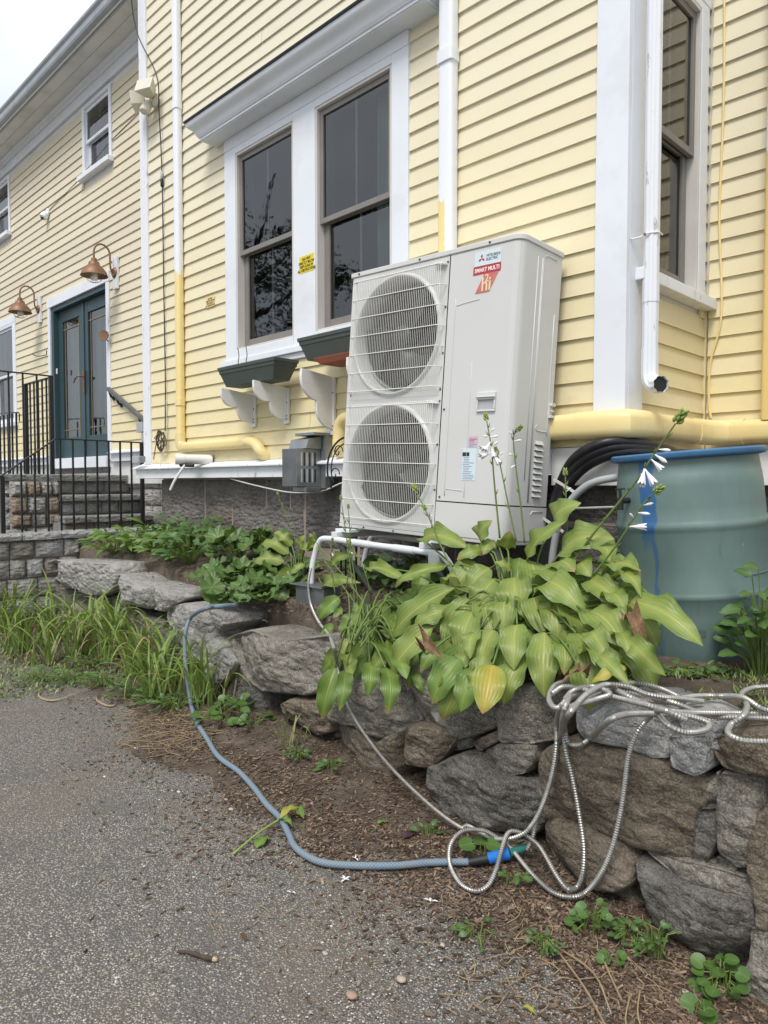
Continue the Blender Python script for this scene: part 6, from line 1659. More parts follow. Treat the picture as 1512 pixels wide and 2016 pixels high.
big = hosta('hosta', 'large yellow green hosta spilling over the stone wall beside the barrel', 'hosta plants', (crown.x, crown.y, .61), Lb, yb_big, HL)
for k in range(60):
    px, py = rnd.uniform(830, 1240), rnd.uniform(1090, 1300)
    y = yb_big(py) + .09; b_ = onY(px, py, y); a = rnd.uniform(-.5, .5) + (px - 1040) / 260.0
    t_2 = b_ + RT * math.sin(a) * .14 - FW * .06 + Vector((0, 0, -.10 - .06 * rnd.random()))
    put(rnd.choice(HD), big, b_, t_2, (CAM - b_).normalized() + Vector((0, 0, .5)), .9)
for k in range(46):
    px, py = rnd.uniform(870, 1245), rnd.uniform(1105, 1315)
    if px < 930 and py < 1150: continue
    y = yb_big(py) + rnd.uniform(.0, .06); b_ = onY(px, py, y); a = rnd.uniform(-.45, .45) + (px - 1050) / 230.0
    L_ = rnd.uniform(.11, .20)
    t_2 = b_ + (RT * math.sin(a) * .8 - FW * .35 * math.cos(a) + Vector((0, 0, -.75 - .3 * rnd.random()))).normalized() * L_
    put(rnd.choice(HL + HD[:1]), big, b_, t_2, (CAM - b_).normalized() + Vector((0, 0, .6)) + RT * rnd.uniform(-.5, .5), rnd.uniform(.85, 1.2))
Ls = [(130,425,58,502,.95),(205,488,150,585,1.15),(238,508,188,645,.85),(252,558,178,704,.8),(332,478,270,505,1.0),(302,618,250,705,.95),(242,668,235,782,.8),(300,688,306,832,.7),(142,608,74,695,.9),(112,688,72,852,.75),(150,698,132,832,.6),
 (335,600,372,625,.8),(215,440,190,495,1.0),(300,540,382,602,.7),(265,500,340,545,.9),(330,590,300,640,.9),(270,600,320,680,.8),(350,650,375,718,.8),(190,560,140,640,.8),(120,600,110,700,.7),(330,430,370,480,.8),(250,470,300,520,.9),(380,420,440,470,.9),(395,450,470,400,.6),(360,480,395,545,.8),(150,640,165,720,.7)]
yb_small = lambda py: -.60 - max(0, min(1.25, (py - 1165) / 140)) * .39
c2 = onZ(712, 1258, .63)
small = hosta('hosta', 'smaller green hosta in front of the stand, hanging over the stone wall', 'hosta plants', (c2.x, c2.y, .61), [(ZB, *q) for q in Ls], yb_small, HD + HL[:1], tipout=.06)
for k in range(30):
    px, py = rnd.uniform(650, 830), rnd.uniform(1165, 1320)
    y = yb_small(py) + .06; b_ = onY(px, py, y); a = rnd.uniform(-.7, .7)
    put(rnd.choice(HD), small, b_, b_ + RT * math.sin(a) * .10 - FW * .05 + Vector((0, 0, -.09)), (CAM - b_).normalized() + Vector((0, 0, .5)), .8)
# pale young hosta left of the stand
Lp = [(575,1075,545,1052,.8),(570,1090,522,1078,.7),(590,1080,600,1058,.9),(600,1110,575,1130,.8),(585,1120,540,1165,.8),(550,1125,508,1160,.9),(595,1095,622,1080,.6),(560,1105,505,1110,.7),(610,1085,618,1050,.8),(600,1140,570,1175,.7),(640,1165,700,1150,.4),(655,1110,690,1095,.6),(580,1150,545,1145,.7)]
idz = lambda x, y: (x, y)
c3 = onZ(590, 1165, .66)
hosta('hosta', 'pale young hosta left of the heat pump stand', 'hosta plants', (c3.x, c3.y, .63), [(idz, *q) for q in Lp], lambda py: -.40 - (py - 1050) / 130 * .12, HL, tipout=.04)
# flower stalks
def flower_mesh(opened=True):
    mb = MB(); n = 24; prof = [(.0025, 0), (.003, .012), (.006, .024), (.0085, .034), (.0125, .044)] if opened else [(.002, 0), (.0028, .012), (.0055, .024), (.0065, .034), (.004, .042), (.0005, .047)]
    vs_ = []
    for i, (r_, h) in enumerate(prof):
        for k in range(n):
            t = 2 * math.pi * k / n; lobe = abs(math.cos(3 * t)) if opened and i >= 3 else 1
            rr = r_ * (.55 + .55 * lobe if i == len(prof) - 1 and opened else 1); hh_ = h + (.010 * lobe if i == len(prof) - 1 and opened else 0)
            vs_.append((rr * math.cos(t), rr * math.sin(t), hh_))
    mb.add(vs_, [(i*n+k, i*n+(k+1) % n, (i+1)*n+(k+1) % n, (i+1)*n+k) for i in range(len(prof)-1) for k in range(n)])
    me = bpy.data.meshes.new('hosta_flower'); me.from_pydata(mb.v, [], mb.f); me.polygons.foreach_set('use_smooth', [True] * len(me.polygons)); me.materials.append(MAT['petal']); me.update(); return me
FO, FC = flower_mesh(True), flower_mesh(False)
mb = MB(); vs_ = []
for k in range(16):
    a = k * 2.4; h = k / 16.0
    c_ = Vector((math.cos(a) * .0055 * (1 - h * .7), math.sin(a) * .0055 * (1 - h * .7), h * .026)); d = Vector((math.cos(a) * .5, math.sin(a) * .5, 1)).normalized()
    mb.tube([c_, c_ + d * .006, c_ + d * .012], [.0022, .0036, .0006], 6)
BUDM = bpy.data.meshes.new('bud_cluster'); BUDM.from_pydata(mb.v, [], mb.f); BUDM.materials.append(MAT['bud']); BUDM.polygons.foreach_set('use_smooth', [True] * len(BUDM.polygons)); BUDM.update()
def axis_obj(me, parent, name, loc, d, sc=1.0):
    o = bpy.data.objects.new(name, me); link(o); o.parent = parent; o.location = Vector(loc) - ORG[parent.name]
    o.rotation_euler = Vector(d).to_track_quat('Z', 'Y').to_euler(); o.scale = (sc, sc, sc); return o
def stalk(plant, pts, y, flowers, r_=.0042, bud=1.0):
    P = [onY(px, py, y - .0006 * i) for i, (px, py) in enumerate(pts)]
    path = catmull(P, 6); n = len(path)
    mb = MB(); mb.tube(path, [r_ * (1 - .45 * i / n) for i in range(n)], 7)
    for f_ in (.3, .55, .72, .82, .9):                                  # small bracts
        i = int(f_ * (n - 1)); d = (path[min(i+1, n-1)] - path[max(i-1, 0)]).normalized(); sd = (RT * rnd.choice((-1, 1)) + FW * rnd.uniform(-.6, .3)).normalized()
        mb.tube([path[i], path[i] + d * .012 + sd * .006, path[i] + d * .026 + sd * .012], [.001, .0035, .0004], 5)
    s_ = mb.build('flower_stalk', MAT['stalk'], plant, smooth='all')
    axis_obj(BUDM, s_, 'bud_cluster', path[-1], path[-1] - path[-4], bud)
    for (f_, sx_, up, op, sc) in flowers:
        i = int(f_ * (n - 1)); sd = (RT * sx_ - FW * .35 + Vector((0, 0, up)))
        axis_obj(FO if op else FC, s_, 'flower', path[i], sd, sc)
    return s_
stalk(big, [(984, 1060), (974, 960), (967, 880), (958, 828)], -.68, [(.62, .5, -.8, 1, 1.1), (.66, -.9, -.3, 1, 1.1), (.72, -.9, -.15, 1, 1.0), (.70, .6, .5, 0, .8), (.76, -.4, -.6, 1, 1.0), (.80, .9, .1, 0, .8), (.83, -.8, .1, 0, .7), (.68, .2, -.9, 1, .9), (.86, .6, .5, 0, .7)], bud=1.1)
stalk(big, [(1016, 1065), (1000, 990), (985, 917), (978, 890)], -.66, [(.8, -.7, .2, 0, .6), (.9, .6, .4, 0, .6)], .0036, .8)
stalk(big, [(1033, 1070), (1024, 985), (1015, 915), (1011, 862), (1018, 848)], -.67, [(.72, .9, .1, 0, .7), (.6, -.9, .0, 0, .6), (.8, -.7, .5, 0, .6), (.5, -.5, -.3, 0, .6), (.86, .6, .6, 0, .7)], .0038, 1.0)
stalk(big, [(1121, 1115), (1165, 1055), (1208, 1002), (1250, 950), (1288, 894), (1330, 834)], -.72, [(.70, -.3, -.9, 1, 1.2), (.72, .45, -.9, 1, 1.2), (.68, .0, -1, 0, 1.1), (.78, .5, -.6, 1, 1.0), (.82, .6, -.5, 0, 1.1), (.86, .7, -.1, 0, .9)], .005, 1.7)
stalk(big, [(1167, 1132), (1195, 1098), (1222, 1061), (1245, 1025), (1264, 995), (1288, 972)], -.74, [(.56, 1, .0, 1, 1.1), (.72, .9, -.1, 0, .9), (.80, .8, .2, 0, .8), (.66, -.6, .5, 0, .6)], .004, 1.3)
stalk(big, [(1117, 1060), (1115, 1000), (1113, 937)], -.55, [(.75, .5, .5, 0, .6)], .0036, 1.0)
stalk(small, [(905, 1150), (868, 1075), (845, 1020), (820, 968)], -.74, [(.7, .5, .5, 0, .5)], .004, 1.3)
stalk(small, [(880, 1100), (855, 1045), (838, 1005)], -.74, [], .003, 1.0)
for pts in ([(700, 1190), (685, 1080), (672, 985)], [(706, 1190), (692, 1090), (686, 1002)], [(745, 1230), (690, 1150), (640, 1090), (615, 1058)], [(720, 1215), (665, 1140), (628, 1085)], [(735, 1200), (720, 1130), (690, 1070)], [(660, 1170), (652, 1110), (654, 1068)], [(680, 1165), (690, 1100), (688, 1072)]):
    stalk(small, pts, -.70, [(.8, .4, -.6, 0, .5)] if pts[-1][0] in (688, 654) else [], .0036, .8)
stalk(small, [(592, 1090), (565, 1020), (548, 975)], -.25, [], .003, .8)

# ---- general weeds
WL_ = [leaf_mesh('weed_leaf', MAT['leaf_mid'], 'ovate', .62, .10, .15, .05, 0, 6, 4, 40 + k) for k in range(2)]
WLL = [leaf_mesh('weed_leaf', MAT['leaf_light'], 'lance', .26, .14, .2, .04, 0, 6, 2, 50 + k) for k in range(2)]
WM = [lobed_mesh('mallow_leaf', MAT['leaf_mallow'], 7, .16, .12, k) for k in range(2)]
WV = [lobed_mesh('violet_leaf', MAT['leaf_violet'], 1, .10, .05, 5 + k, .45) for k in range(2)]
SER = [leaf_mesh('serrate_leaf', MAT['leaf_mid'], 'lance', .30, .12, .15, .12, 0, 10, 4, 60 + k) for k in range(2)]
def weed(name, label, cat, group, base, n, meshes, size, height, spread, up=.6, stems=True, stem_mat='stalk', seed=0, w=1.0):
    t = thing(name, base, label, cat, group); rs = random.Random(seed + int(base[0] * 1000)); st_ = MB(); base = Vector(base)
    for k in range(n):
        a = rs.uniform(0, 6.283); q = math.sqrt(rs.random()); h = height * rs.uniform(.25, 1.0) * (1.15 - .5 * q)
        c_ = base + Vector((math.cos(a) * spread * q, math.sin(a) * spread * q, h)); L = rs.uniform(*size)
        d = Vector((math.cos(a) * (.5 + q) + rs.uniform(-.5, .5), math.sin(a) * (.5 + q) + rs.uniform(-.5, .5), rs.uniform(-.35, .45))).normalized()
        nr = Vector((-.25 * FW.x, -.25 * FW.y, 0)) + Vector((rs.uniform(-.35, .35), rs.uniform(-.5, .1), up))
        put(rs.choice(meshes), t, c_, c_ + d * L, nr, w * rs.uniform(.85, 1.15))
        if stems: st_.tube([base + Vector((math.cos(a) * .02, math.sin(a) * .02, 0)), base.lerp(c_, .6) + Vector((0, 0, .02)), c_], .0022, 4, False)
    if stems: st_.build('stems', MAT[stem_mat], t, kind='stuff')
    return t
def tz(px, py):
    d = ray(px, py); t = 1.5; p = CAM + d * t
    while t < 9:
        p = CAM + d * t
        if p.y > wall_face_y(p.x) + .10 and p.z <= terr_z(p.x, p.y): break
        if p.y > .0: break
        t += .01
    lo = wall_face_y(p.x) + .10
    return Vector((p.x, min(max(p.y, lo), -.02), terr_z(p.x, min(max(p.y, lo), -.02))))
G1 = 'weeds on the terrace'
for k, (px, py, lb) in enumerate(((225, 1092, 'light grassy weed at the far left end of the terrace by the railing'), (262, 1090, 'light grassy weed second from the left end of the terrace'), (300, 1085, 'light yellowish weed clump in front of the house corner'), (330, 1105, 'low light green weed beside the bare mulch patch'))):
    weed('grassy_weed', lb, 'weed', G1, tz(px, py), 60, WLL, (.08, .17), .24, .20, .5, seed=k, w=1.0)
for k, (px, py, lb) in enumerate(((350, 1080, 'bushy mid green weed against the foundation, left of the mallows'), (395, 1085, 'bushy mid green weed with small oval leaves before the foundation'), (375, 1110, 'small oval-leaved weed at the edge of the mulch patch'))):
    weed('leafy_weed', lb, 'weed', G1, tz(px, py), 70, WL_, (.06, .11), .26, .20, .6, seed=10 + k)
G2 = 'mallow plants on the terrace'
for k, (px, py, lb) in enumerate(((465, 1112, 'mallow plant with big lobed leaves against the foundation blocks'), (515, 1095, 'mallow plant tallest beside the young hosta'), (440, 1150, 'mallow plant with drooping dark leaves at the wall edge'), (492, 1150, 'mallow plant in the middle above the blue hose'), (535, 1168, 'mallow plant low beside the metal stand foot'), (565, 1135, 'mallow plant nearest the pale young hosta'), (470, 1180, 'mallow plant drooping over the blue hose'), (520, 1188, 'mallow plant at the end of the blue hose'))):
    weed('mallow', lb, 'weed', G2, tz(px, py), 17, WM, (.09, .165), .24 if py < 1130 else .15, .14, .5, seed=20 + k)
G3 = 'shade plants under the heat pump'
for k, (px, py, lb) in enumerate(((770, 1150, 'dark leafy plant under the left of the heat pump'), (820, 1150, 'dark leafy plant under the middle of the heat pump'), (720, 1130, 'dark leafy plant behind the left stand leg'))):
    b_ = onZ(px, py + 20, .66); weed('shade_plant', lb, 'plant', G3, (b_.x, b_.y, .64), 34, WL_, (.07, .12), .26, .17, .5, seed=30 + k)
# upright plant right of the barrel, serrated weed before the hosta, small weeds at the barrel foot
p = onZ(1500, 1335, .62); weed('leafy_plant', 'upright green leafy plant at the right edge beside the barrel', 'plant', None, (p.x, p.y, .60), 80, WL_, (.05, .085), .40, .10, .5, seed=41)
p = onZ(1212, 1320, .61); sw_ = thing('serrated_weed', p, 'tall serrated weed standing between the hosta and the barrel', 'weed')
mb = MB(); tip = onY(1238, 1195, p.y - .03); path = catmull([p, p.lerp(tip, .5) + RT * -.01, tip], 6); mb.tube(path, .004, 6); mb.build('stem', MAT['stalk'], sw_, smooth='all')
rs = random.Random(4)
for k in range(26):
    i = int((.25 + .75 * k / 26) * (len(path) - 1)); a = k * 2.4; d = Vector((math.cos(a), math.sin(a), .15 - .5 * rs.random())); put(rs.choice(SER), sw_, path[i], path[i] + d.normalized() * rs.uniform(.05, .11), Vector((0, -.4, 1)), 1)
G4 = 'small weeds at the barrel foot'
for k, (px, py, lb) in enumerate(((1340, 1330, 'little weed at the left foot of the barrel'), (1385, 1335, 'little weed at the front of the barrel foot'), (1440, 1335, 'little weed at the right foot of the barrel'), (1290, 1330, 'little weed between the hosta leaves and the barrel'))):
    p = onZ(px, py, .61); weed('small_weed', lb, 'weed', G4, (p.x, p.y, .60), 22, WL_ + WLL, (.02, .045), .06, .07, .6, seed=50 + k)
# violets below the wall
G5 = 'violets and seedlings below the wall'
for k, (px, py, n, sz, h, sp, lb) in enumerate(((1165, 1835, 24, (.020, .034), .085, .06, 'violet clump below the hanging metal hose loops'), (1418, 1950, 20, (.024, .042), .085, .06, 'large bright violet clump at the lower right foot of the wall'), (1385, 2005, 4, (.036, .05), .04, .03, 'few broad violet leaves at the bottom right edge'),
     (1290, 1880, 26, (.018, .03), .09, .07, 'feathery small-leaved weed beside the slanting dark stone'), (1240, 1860, 18, (.018, .03), .07, .05, 'feathery small-leaved weed left of the slanting dark stone'), (1210, 1905, 6, (.024, .034), .04, .03, 'violet seedling in the mulch with two broad leaves'),
     (1070, 1870, 24, (.012, .022), .05, .045, 'tiny mossy weed tuft in the mulch'), (940, 1850, 10, (.02, .03), .04, .06, 'small creeping seedling in the mulch'), (655, 1515, 10, (.03, .05), .06, .05, 'bright seedling with pointed leaves at the foot of the brown stone'), (588, 1495, 14, (.025, .04), .06, .05, 'seedling tuft on bare soil under the overhanging stone'),
     (440, 1420, 16, (.04, .06), .10, .13, 'violets with round leaves right of the blue hose'), (500, 1430, 14, (.04, .055), .09, .10, 'violets with round leaves under the big boulder'), (475, 1400, 12, (.035, .05), .12, .10, 'violets in the shade below the boulder gap'), (845, 1650, 8, (.025, .04), .05, .05, 'seedling beside the purple leaf'), (1010, 1745, 9, (.02, .035), .05, .05, 'seedling just below the blue hose connector'), (945, 1690, 4, (.05, .065), .09, .03, 'violet growing through the metal hose loop'))):
    p = gpt(px, py, 0.0); weed('violet' if 'violet' in lb else 'seedling', lb, 'weed', G5, p, n, WV if ('violet' in lb) else WL_, sz, h, sp, .75, seed=60 + k)
# strap-leaved daylilies on the left
SB = [strap_mesh('strap_leaf', MAT['blade_gr'], .030, bd_, k) for k, bd_ in enumerate((.75, .95, 1.1, 1.25, .5))]
SD = [strap_mesh('dry_blade', MAT['straw'], .022, bd_, 20 + k) for k, bd_ in enumerate((1.1, 1.3))]
def blades(base, n, lo, hi, label, seed, dry=3):
    t = thing('daylily', base, label, 'daylily', 'daylily clumps along the wall'); rs = random.Random(seed)
    for k in range(n + dry):
        me = rs.choice(SB) if k < n else rs.choice(SD)
        L = rs.uniform(lo, hi); o = bpy.data.objects.new('blade' if k < n else 'dry_blade', me); link(o); o.parent = t
        o.location = (rs.uniform(-.09, .09), rs.uniform(-.09, .09), -.01); o.rotation_euler = (rs.uniform(-.25, .25), rs.uniform(-.3, .2), rs.uniform(0, 6.28)); o.scale = (L, L * rs.uniform(.8, 1.2), L)
DL = [(40, 1285, .38, .62, 'daylily clump at the far left edge'), (105, 1262, .38, .60, 'daylily clump before the low granite wall'), (160, 1290, .40, .65, 'daylily clump with a yellowing leaf at the wall end'), (215, 1300, .40, .62, 'daylily clump under the leftmost boulder'),
      (275, 1330, .38, .6, 'daylily clump under the flat pale stones'), (320, 1352, .36, .55, 'daylily clump left of the hose bend'), (405, 1385, .30, .48, 'daylily clump just right of the hose'), (318, 1375, .34, .5, 'daylily clump nearest the blue hose on its left'), (12, 1240, .4, .6, 'daylily clump cut by the left picture edge'), (255, 1290, .35, .55, 'daylily clump tucked against the stone wall'), (440, 1380, .26, .40, 'small daylily tuft at the base of the pale stone'), (90, 1310, .30, .5, 'daylily tuft in front on the mossy edge')]
for k, (px, py, lo, hi, lb) in enumerate(DL):
    p = gpt(px, py, 0); blades(p, 34 if k not in (10, 11) else 18, lo * 1.0, hi * 1.3, lb, 100 + k, 5)
G6 = 'low weeds among the daylilies'
for k, (px, py, lb) in enumerate(((140, 1345, 'low weed patch at the left driveway edge'), (205, 1350, 'low weed patch beside the purple leaf'), (262, 1372, 'low weed patch before the daylilies'), (305, 1385, 'low weed patch left of the hose foot'), (345, 1395, 'low weed patch touching the hose'), (180, 1310, 'low weed patch in the middle of the daylilies'), (90, 1340, 'low weed patch on the mossy edge'))):
    p = gpt(px, py, 0); weed('low_weed', lb, 'weed', G6, p, 44, WL_ + WLL, (.025, .05), .09, .16, .7, seed=200 + k)
# cut grass lying over the hose
p = gpt(575, 1470, .005); blades((p.x, p.y, p.z), 9, .14, .28, 'loose green blades growing beside the hose on bare soil', 140, 1)
# low ground cover on the left
gc = MB(); rs = random.Random(9); cols = []
for k in range(5200):
    px, py = rs.uniform(-60, 330), rs.uniform(1240, 1385)
    if py > 1300 + 85 * (1 - px / 420.0) + rs.uniform(-14, 8): continue
    p = gpt(px, py, 0); a = rs.uniform(0, 6.28); L = rs.uniform(.015, .05); w = rs.uniform(.002, .006)
    d = Vector((math.cos(a), math.sin(a), rs.uniform(.2, 1.4))).normalized(); sd = d.cross(Vector((0, 0, 1))).normalized() * w
    gc.add([p - sd * .4, p + sd * .4, p + d * L * .6 + sd, p + d * L * .6 - sd, p + d * L], [(0, 1, 2, 3), (3, 2, 4)])
    c_ = rs.choice(((.20, .25, .06), (.11, .17, .045), (.26, .28, .09), (.08, .14, .035))); cols += [c_] * 5
gc.c = cols
m = NT('ground_cover_green'); a_ = m.n('Attribute'); a_.attribute_name = 'tint'; m.set(a_.outputs['Color'], .6); MAT['cover'] = m.m
tag(gc.build('grass_cover', MAT['cover'], fix=False), 'mossy low grass at the left driveway edge', 'grass', kind='stuff')
# grass by the barrel and on the terrace
gc = MB(); cols = []
for k in range(2600):
    px, py = (rs.uniform(1330, 1640), rs.uniform(1318, 1400)) if k % 3 else (rs.uniform(230, 640), rs.uniform(1085, 1180))
    p = onZ(px, py, .63)
    p.z = terr_z(p.x, p.y)
    if k % 3 == 0 and nz((p.x, p.y, 0), 4.0) < .1: continue
    if k % 3 and nz((p.x, p.y, 0), 5.0) < -.12: continue
    a = rs.uniform(0, 6.28); L = rs.uniform(.012, .04); w = rs.uniform(.0012, .003); d = Vector((math.cos(a), math.sin(a), rs.uniform(.3, 1.4))).normalized(); sd = d.cross(Vector((0, 0, 1))).normalized() * w
    gc.add([p - sd * .4, p + sd * .4, p + d * L * .6 + sd, p + d * L * .6 - sd, p + d * L], [(0, 1, 2, 3), (3, 2, 4)])
    c_ = rs.choice(((.14, .20, .05), (.09, .15, .04), (.20, .24, .07))); cols += [c_] * 5
gc.c = cols; tag(gc.build('terrace_grass', MAT['cover'], fix=False), 'short grass on the terrace soil', 'grass', kind='stuff')
# sprouts in the window box
wbp = onY(540, 706, -.17); weed('sprouting_plant', 'small green plant sprouting in the left window box', 'plant', None, (wbp.x, wbp.y, 2.09), 12, WLL, (.04, .07), .05, .02, .3, seed=91)
for k, (px, lb) in enumerate(((470, 'left dry twig in the small window box'), (486, 'right dry twig in the small window box'))):
    q = onY(px, 725, -.19); mb = MB(); mb.tube(catmull([(q.x, q.y, 2.07), (q.x - .008, q.y, 2.15), (q.x + .004, q.y, 2.20), (q.x - .01, q.y, 2.26)], 4), .003, 5); tag(mb.build('dry_twig', MAT['bark']), lb, 'twig', 'dry twigs in the window box')
# ================================================================== litter on the ground
rs = random.Random(5)
ch = MB(); cols = []
PAL = [(.16, .105, .068), (.10, .064, .042), (.22, .155, .105), (.065, .042, .030), (.29, .215, .15), (.13, .10, .08)]
cnt = 0
for k in range(70000):
    px, py = rs.uniform(120, 1512), rs.uniform(1370, 2040)
    p = gpt(px, py, 0)
    yf, ye = wall_face_y(p.x), edge_y(p.x)
    d_ = p.y - ye
    if p.y > yf + .1: continue
    pr = .95 if d_ > .02 else math.exp(d_ / .13) * .8
    if d_ > .30: pr *= .35 if nz((p.x, p.y, 0), 2.2) < .15 else .8
    if d_ < .15: pr *= .55 + .9 * max(-.4, nz((p.x, p.y, 0), 3.0))
    if rs.random() > pr: continue
    L = rs.uniform(.006, .020) * (1.5 if rs.random() < .08 else 1); w = L * rs.uniform(.16, .42); h = rs.uniform(.0012, .003)
    a = rs.uniform(0, 6.28); tl = rs.uniform(-.35, .35)
    ax = Vector((math.cos(a), math.sin(a), tl)).normalized(); ay = Vector((-math.sin(a), math.cos(a), rs.uniform(-.3, .3))); ay = (ay - ax * ay.dot(ax)).normalized(); az_ = ax.cross(ay)
    ch.obox(p + Vector((0, 0, .003 + abs(tl) * L * .4)), ax * L / 2, ay * w / 2, az_ * h / 2)
    c_ = rs.choice(PAL); v = rs.uniform(.7, 1.25); cols += [tuple(x * v for x in c_)] * 8; cnt += 1
ch.c = cols; tag(ch.build('bark_mulch', MAT['chips'], fix=False), 'brown bark mulch strewn below the stone wall', 'mulch', kind='stuff')
ch = MB(); cols = []
for k in range(15000):
    px, py = rs.uniform(150, 1250), rs.uniform(1060, 1330)
    p = onZ(px, py, .65); 
    if p.y < wall_face_y(p.x) + .1 or p.y > .02 or p.x < -6.6: continue
    p.z = terr_z(p.x, p.y)
    L = rs.uniform(.008, .024); w = L * rs.uniform(.25, .5); a = rs.uniform(0, 6.28)
    ax = Vector((math.cos(a), math.sin(a), rs.uniform(-.3, .3))).normalized(); ay = ax.cross(Vector((0, 0, 1))).normalized(); az_ = ax.cross(ay)
    ch.obox(p + Vector((0, 0, .004)), ax * L / 2, ay * w / 2, az_ * .0015); c_ = rs.choice(PAL); v = rs.uniform(.7, 1.2); cols += [tuple(x * v for x in c_)] * 8
ch.c = cols; tag(ch.build('terrace_mulch', MAT['chips'], fix=False), 'dark bark mulch on the terrace', 'mulch', kind='stuff')
# loose aggregate
pb_ = MB(); cols = []
PC = [(.36, .33, .27), (.24, .21, .17), (.46, .44, .40), (.16, .15, .14), (.30, .25, .18), (.55, .53, .49)]
for k in range(9000):
    px, py = rs.uniform(-30, 1300), 1390 + 660 * rs.random() ** .8
    p = gpt(px, py, 0); 
    if p.y > edge_y(p.x) + .22 and rs.random() < .85: continue
    s_ = rs.uniform(.0016, .0042) * (1.7 if rs.random() < .02 else 1)
    o6 = [Vector((rs.uniform(.7, 1.2) * s_, 0, 0)), Vector((0, rs.uniform(.7, 1.2) * s_, 0)), Vector((-rs.uniform(.7, 1.2) * s_, 0, 0)), Vector((0, -rs.uniform(.7, 1.2) * s_, 0)), Vector((0, 0, s_ * .6)), Vector((0, 0, -s_ * .5))]
    rz = Matrix.Rotation(rs.uniform(0, 6.28), 3, 'Z')
    pb_.add([p + rz @ q + Vector((0, 0, s_ * .2)) for q in o6], [(0, 1, 4), (1, 2, 4), (2, 3, 4), (3, 0, 4), (1, 0, 5), (2, 1, 5), (3, 2, 5), (0, 3, 5)])
    c_ = rs.choice(PC); cols += [c_] * 6
pb_.c = cols; tag(pb_.build('loose_gravel', MAT['pebbles'], fix=False), 'loose chippings on the driveway', 'gravel', kind='stuff')
# single pebbles that can be picked out
def pebble(px, py, size, col, label, flat=.6):
    p = gpt(px, py, 0); mb = MB(); n = 12; vs_ = []; r0 = random.Random(int(px * 7 + py))
    for i, (rr, h) in enumerate(((.0, -.5), (.6, -.4), (1, 0), (.8, .42), (.35, .62), (0, .66))):
        for k in range(n):
            a = 2 * math.pi * k / n; w = 1 + .22 * nz((math.cos(a), math.sin(a), h + px), 1.3)
            vs_.append((p.x + rr * w * size * math.cos(a), p.y + rr * w * size * .75 * math.sin(a), p.z + size * flat * h + size * .2))
    mb.add(vs_, [(i*n+k, i*n+(k+1) % n, (i+1)*n+(k+1) % n, (i+1)*n+k) for i in range(5) for k in range(n)])
    tag(mb.build('pebble', simple('pebble_stone', col, tuple(x * .75 for x in col), 30, .8, .3, 90), smooth='all'), label, 'pebble', 'pebbles on the ground')
for a in ((790, 1930, .016, (.48, .40, .30), 'tan pebble in the mulch near the bottom middle'), (692, 1962, .018, (.40, .28, .20), 'brown pebble below the tan one'), (455, 1595, .013, (.5, .47, .40), 'cream pebble beside the hose on the mulch'), (365, 1665, .012, (.20, .18, .17), 'grey pebble alone on the driveway'), (445, 1575, .010, (.34, .31, .26), 'grey brown pebble above the cream pebble'), (316, 1540, .016, (.22, .20, .18), 'flat grey pebble at the mulch edge on the left'), (352, 1560, .011, (.52, .49, .42), 'whitish pebble pair at the mulch edge'), (1080, 1790, .011, (.50, .47, .42), 'white pebble below the ground hose loop'), (1350, 1955, .012, (.45, .42, .36), 'pale pebble by the lower right violets'), (870, 1862, .012, (.45, .40, .33), 'pale pebble in the mulch right of the tan one'), (640, 1878, .010, (.42, .40, .36), 'small light pebble on the driveway centre'), (206, 1530, .010, (.6, .58, .52), 'white pebble left on the driveway')):
    pebble(*a)
# twig, fallen flowers and leaves
p0, p1 = gpt(350, 1873, .008), gpt(420, 1888, .010)
tw = thing('twig', p0, 'short dark twig with a broken pale end on the driveway', 'twig')
path = catmull([p0, p0.lerp(p1, .35) + FW * .006, p0.lerp(p1, .7), p1], 6); mb = MB(); mb.tube(path, [.004 + .004 * i / len(path) + .001 * math.sin(i) for i in range(len(path))], 8); mb.build('bark', MAT['bark'], tw, smooth='all')
mb = MB(); mb.tube([p1, p1 + (p1 - p0).normalized() * .012], [.0072, .004], 7); mb.build('broken_end', MAT['cutwood'], tw)
PET = leaf_mesh('petal', MAT['petal'], 'lance', .30, .12, .2, .05, 0, 6, 2, 70)
def fallen(px, py, n, size, label):
    p = gpt(px, py, .006); t = thing('fallen_flower', p, label, 'flower', 'fallen white hosta flowers'); r0 = random.Random(px)
    for k in range(n):
        a = 6.28 * k / n + r0.uniform(-.4, .4); put(PET, t, p, p + Vector((math.cos(a), math.sin(a), r0.uniform(-.05, .35))) * size * r0.uniform(.7, 1.1), Vector((0, 0, 1)), 1, 'petal')
fallen(680, 1732, 5, .024, 'fallen white flower below the blue hose'); fallen(848, 1775, 3, .026, 'fallen white flower right on the mulch'); fallen(573, 1757, 2, .020, 'single fallen white petal on the driveway'); fallen(700, 1690, 3, .02, 'fallen white flower touching the blue hose'); fallen(268, 1475, 2, .018, 'white petal scrap on the mulch at left')
def single(px, py, qx, qy, me, label, cat, name, group=None, w=1.0, up=.006, nrm=(0, 0, 1)):
    a, c_ = gpt(px, py, up), gpt(qx, qy, up); t = thing(name, a, label, cat, group); put(me, t, a, c_, nrm, w, 'leaf_blade'); return t
YL = leaf_mesh('yellow_leaf', MAT['hosta_yel'], 'hosta', .4, .18, .4, .1, .3, 10, 6, 71); PL = leaf_mesh('purple_leaf', MAT['purple'], 'ovate', .6, .12, .2, .05, 0, 8, 4, 72); GLf = leaf_mesh('green_leaf', MAT['hosta_dk'], 'hosta', .6, .12, .3, .1, 0, 10, 6, 73)
single(1028, 1982, 1055, 1998, YL, 'yellow fallen leaf at the bottom of the mulch', 'leaf', 'fallen_leaf', 'fallen leaves')
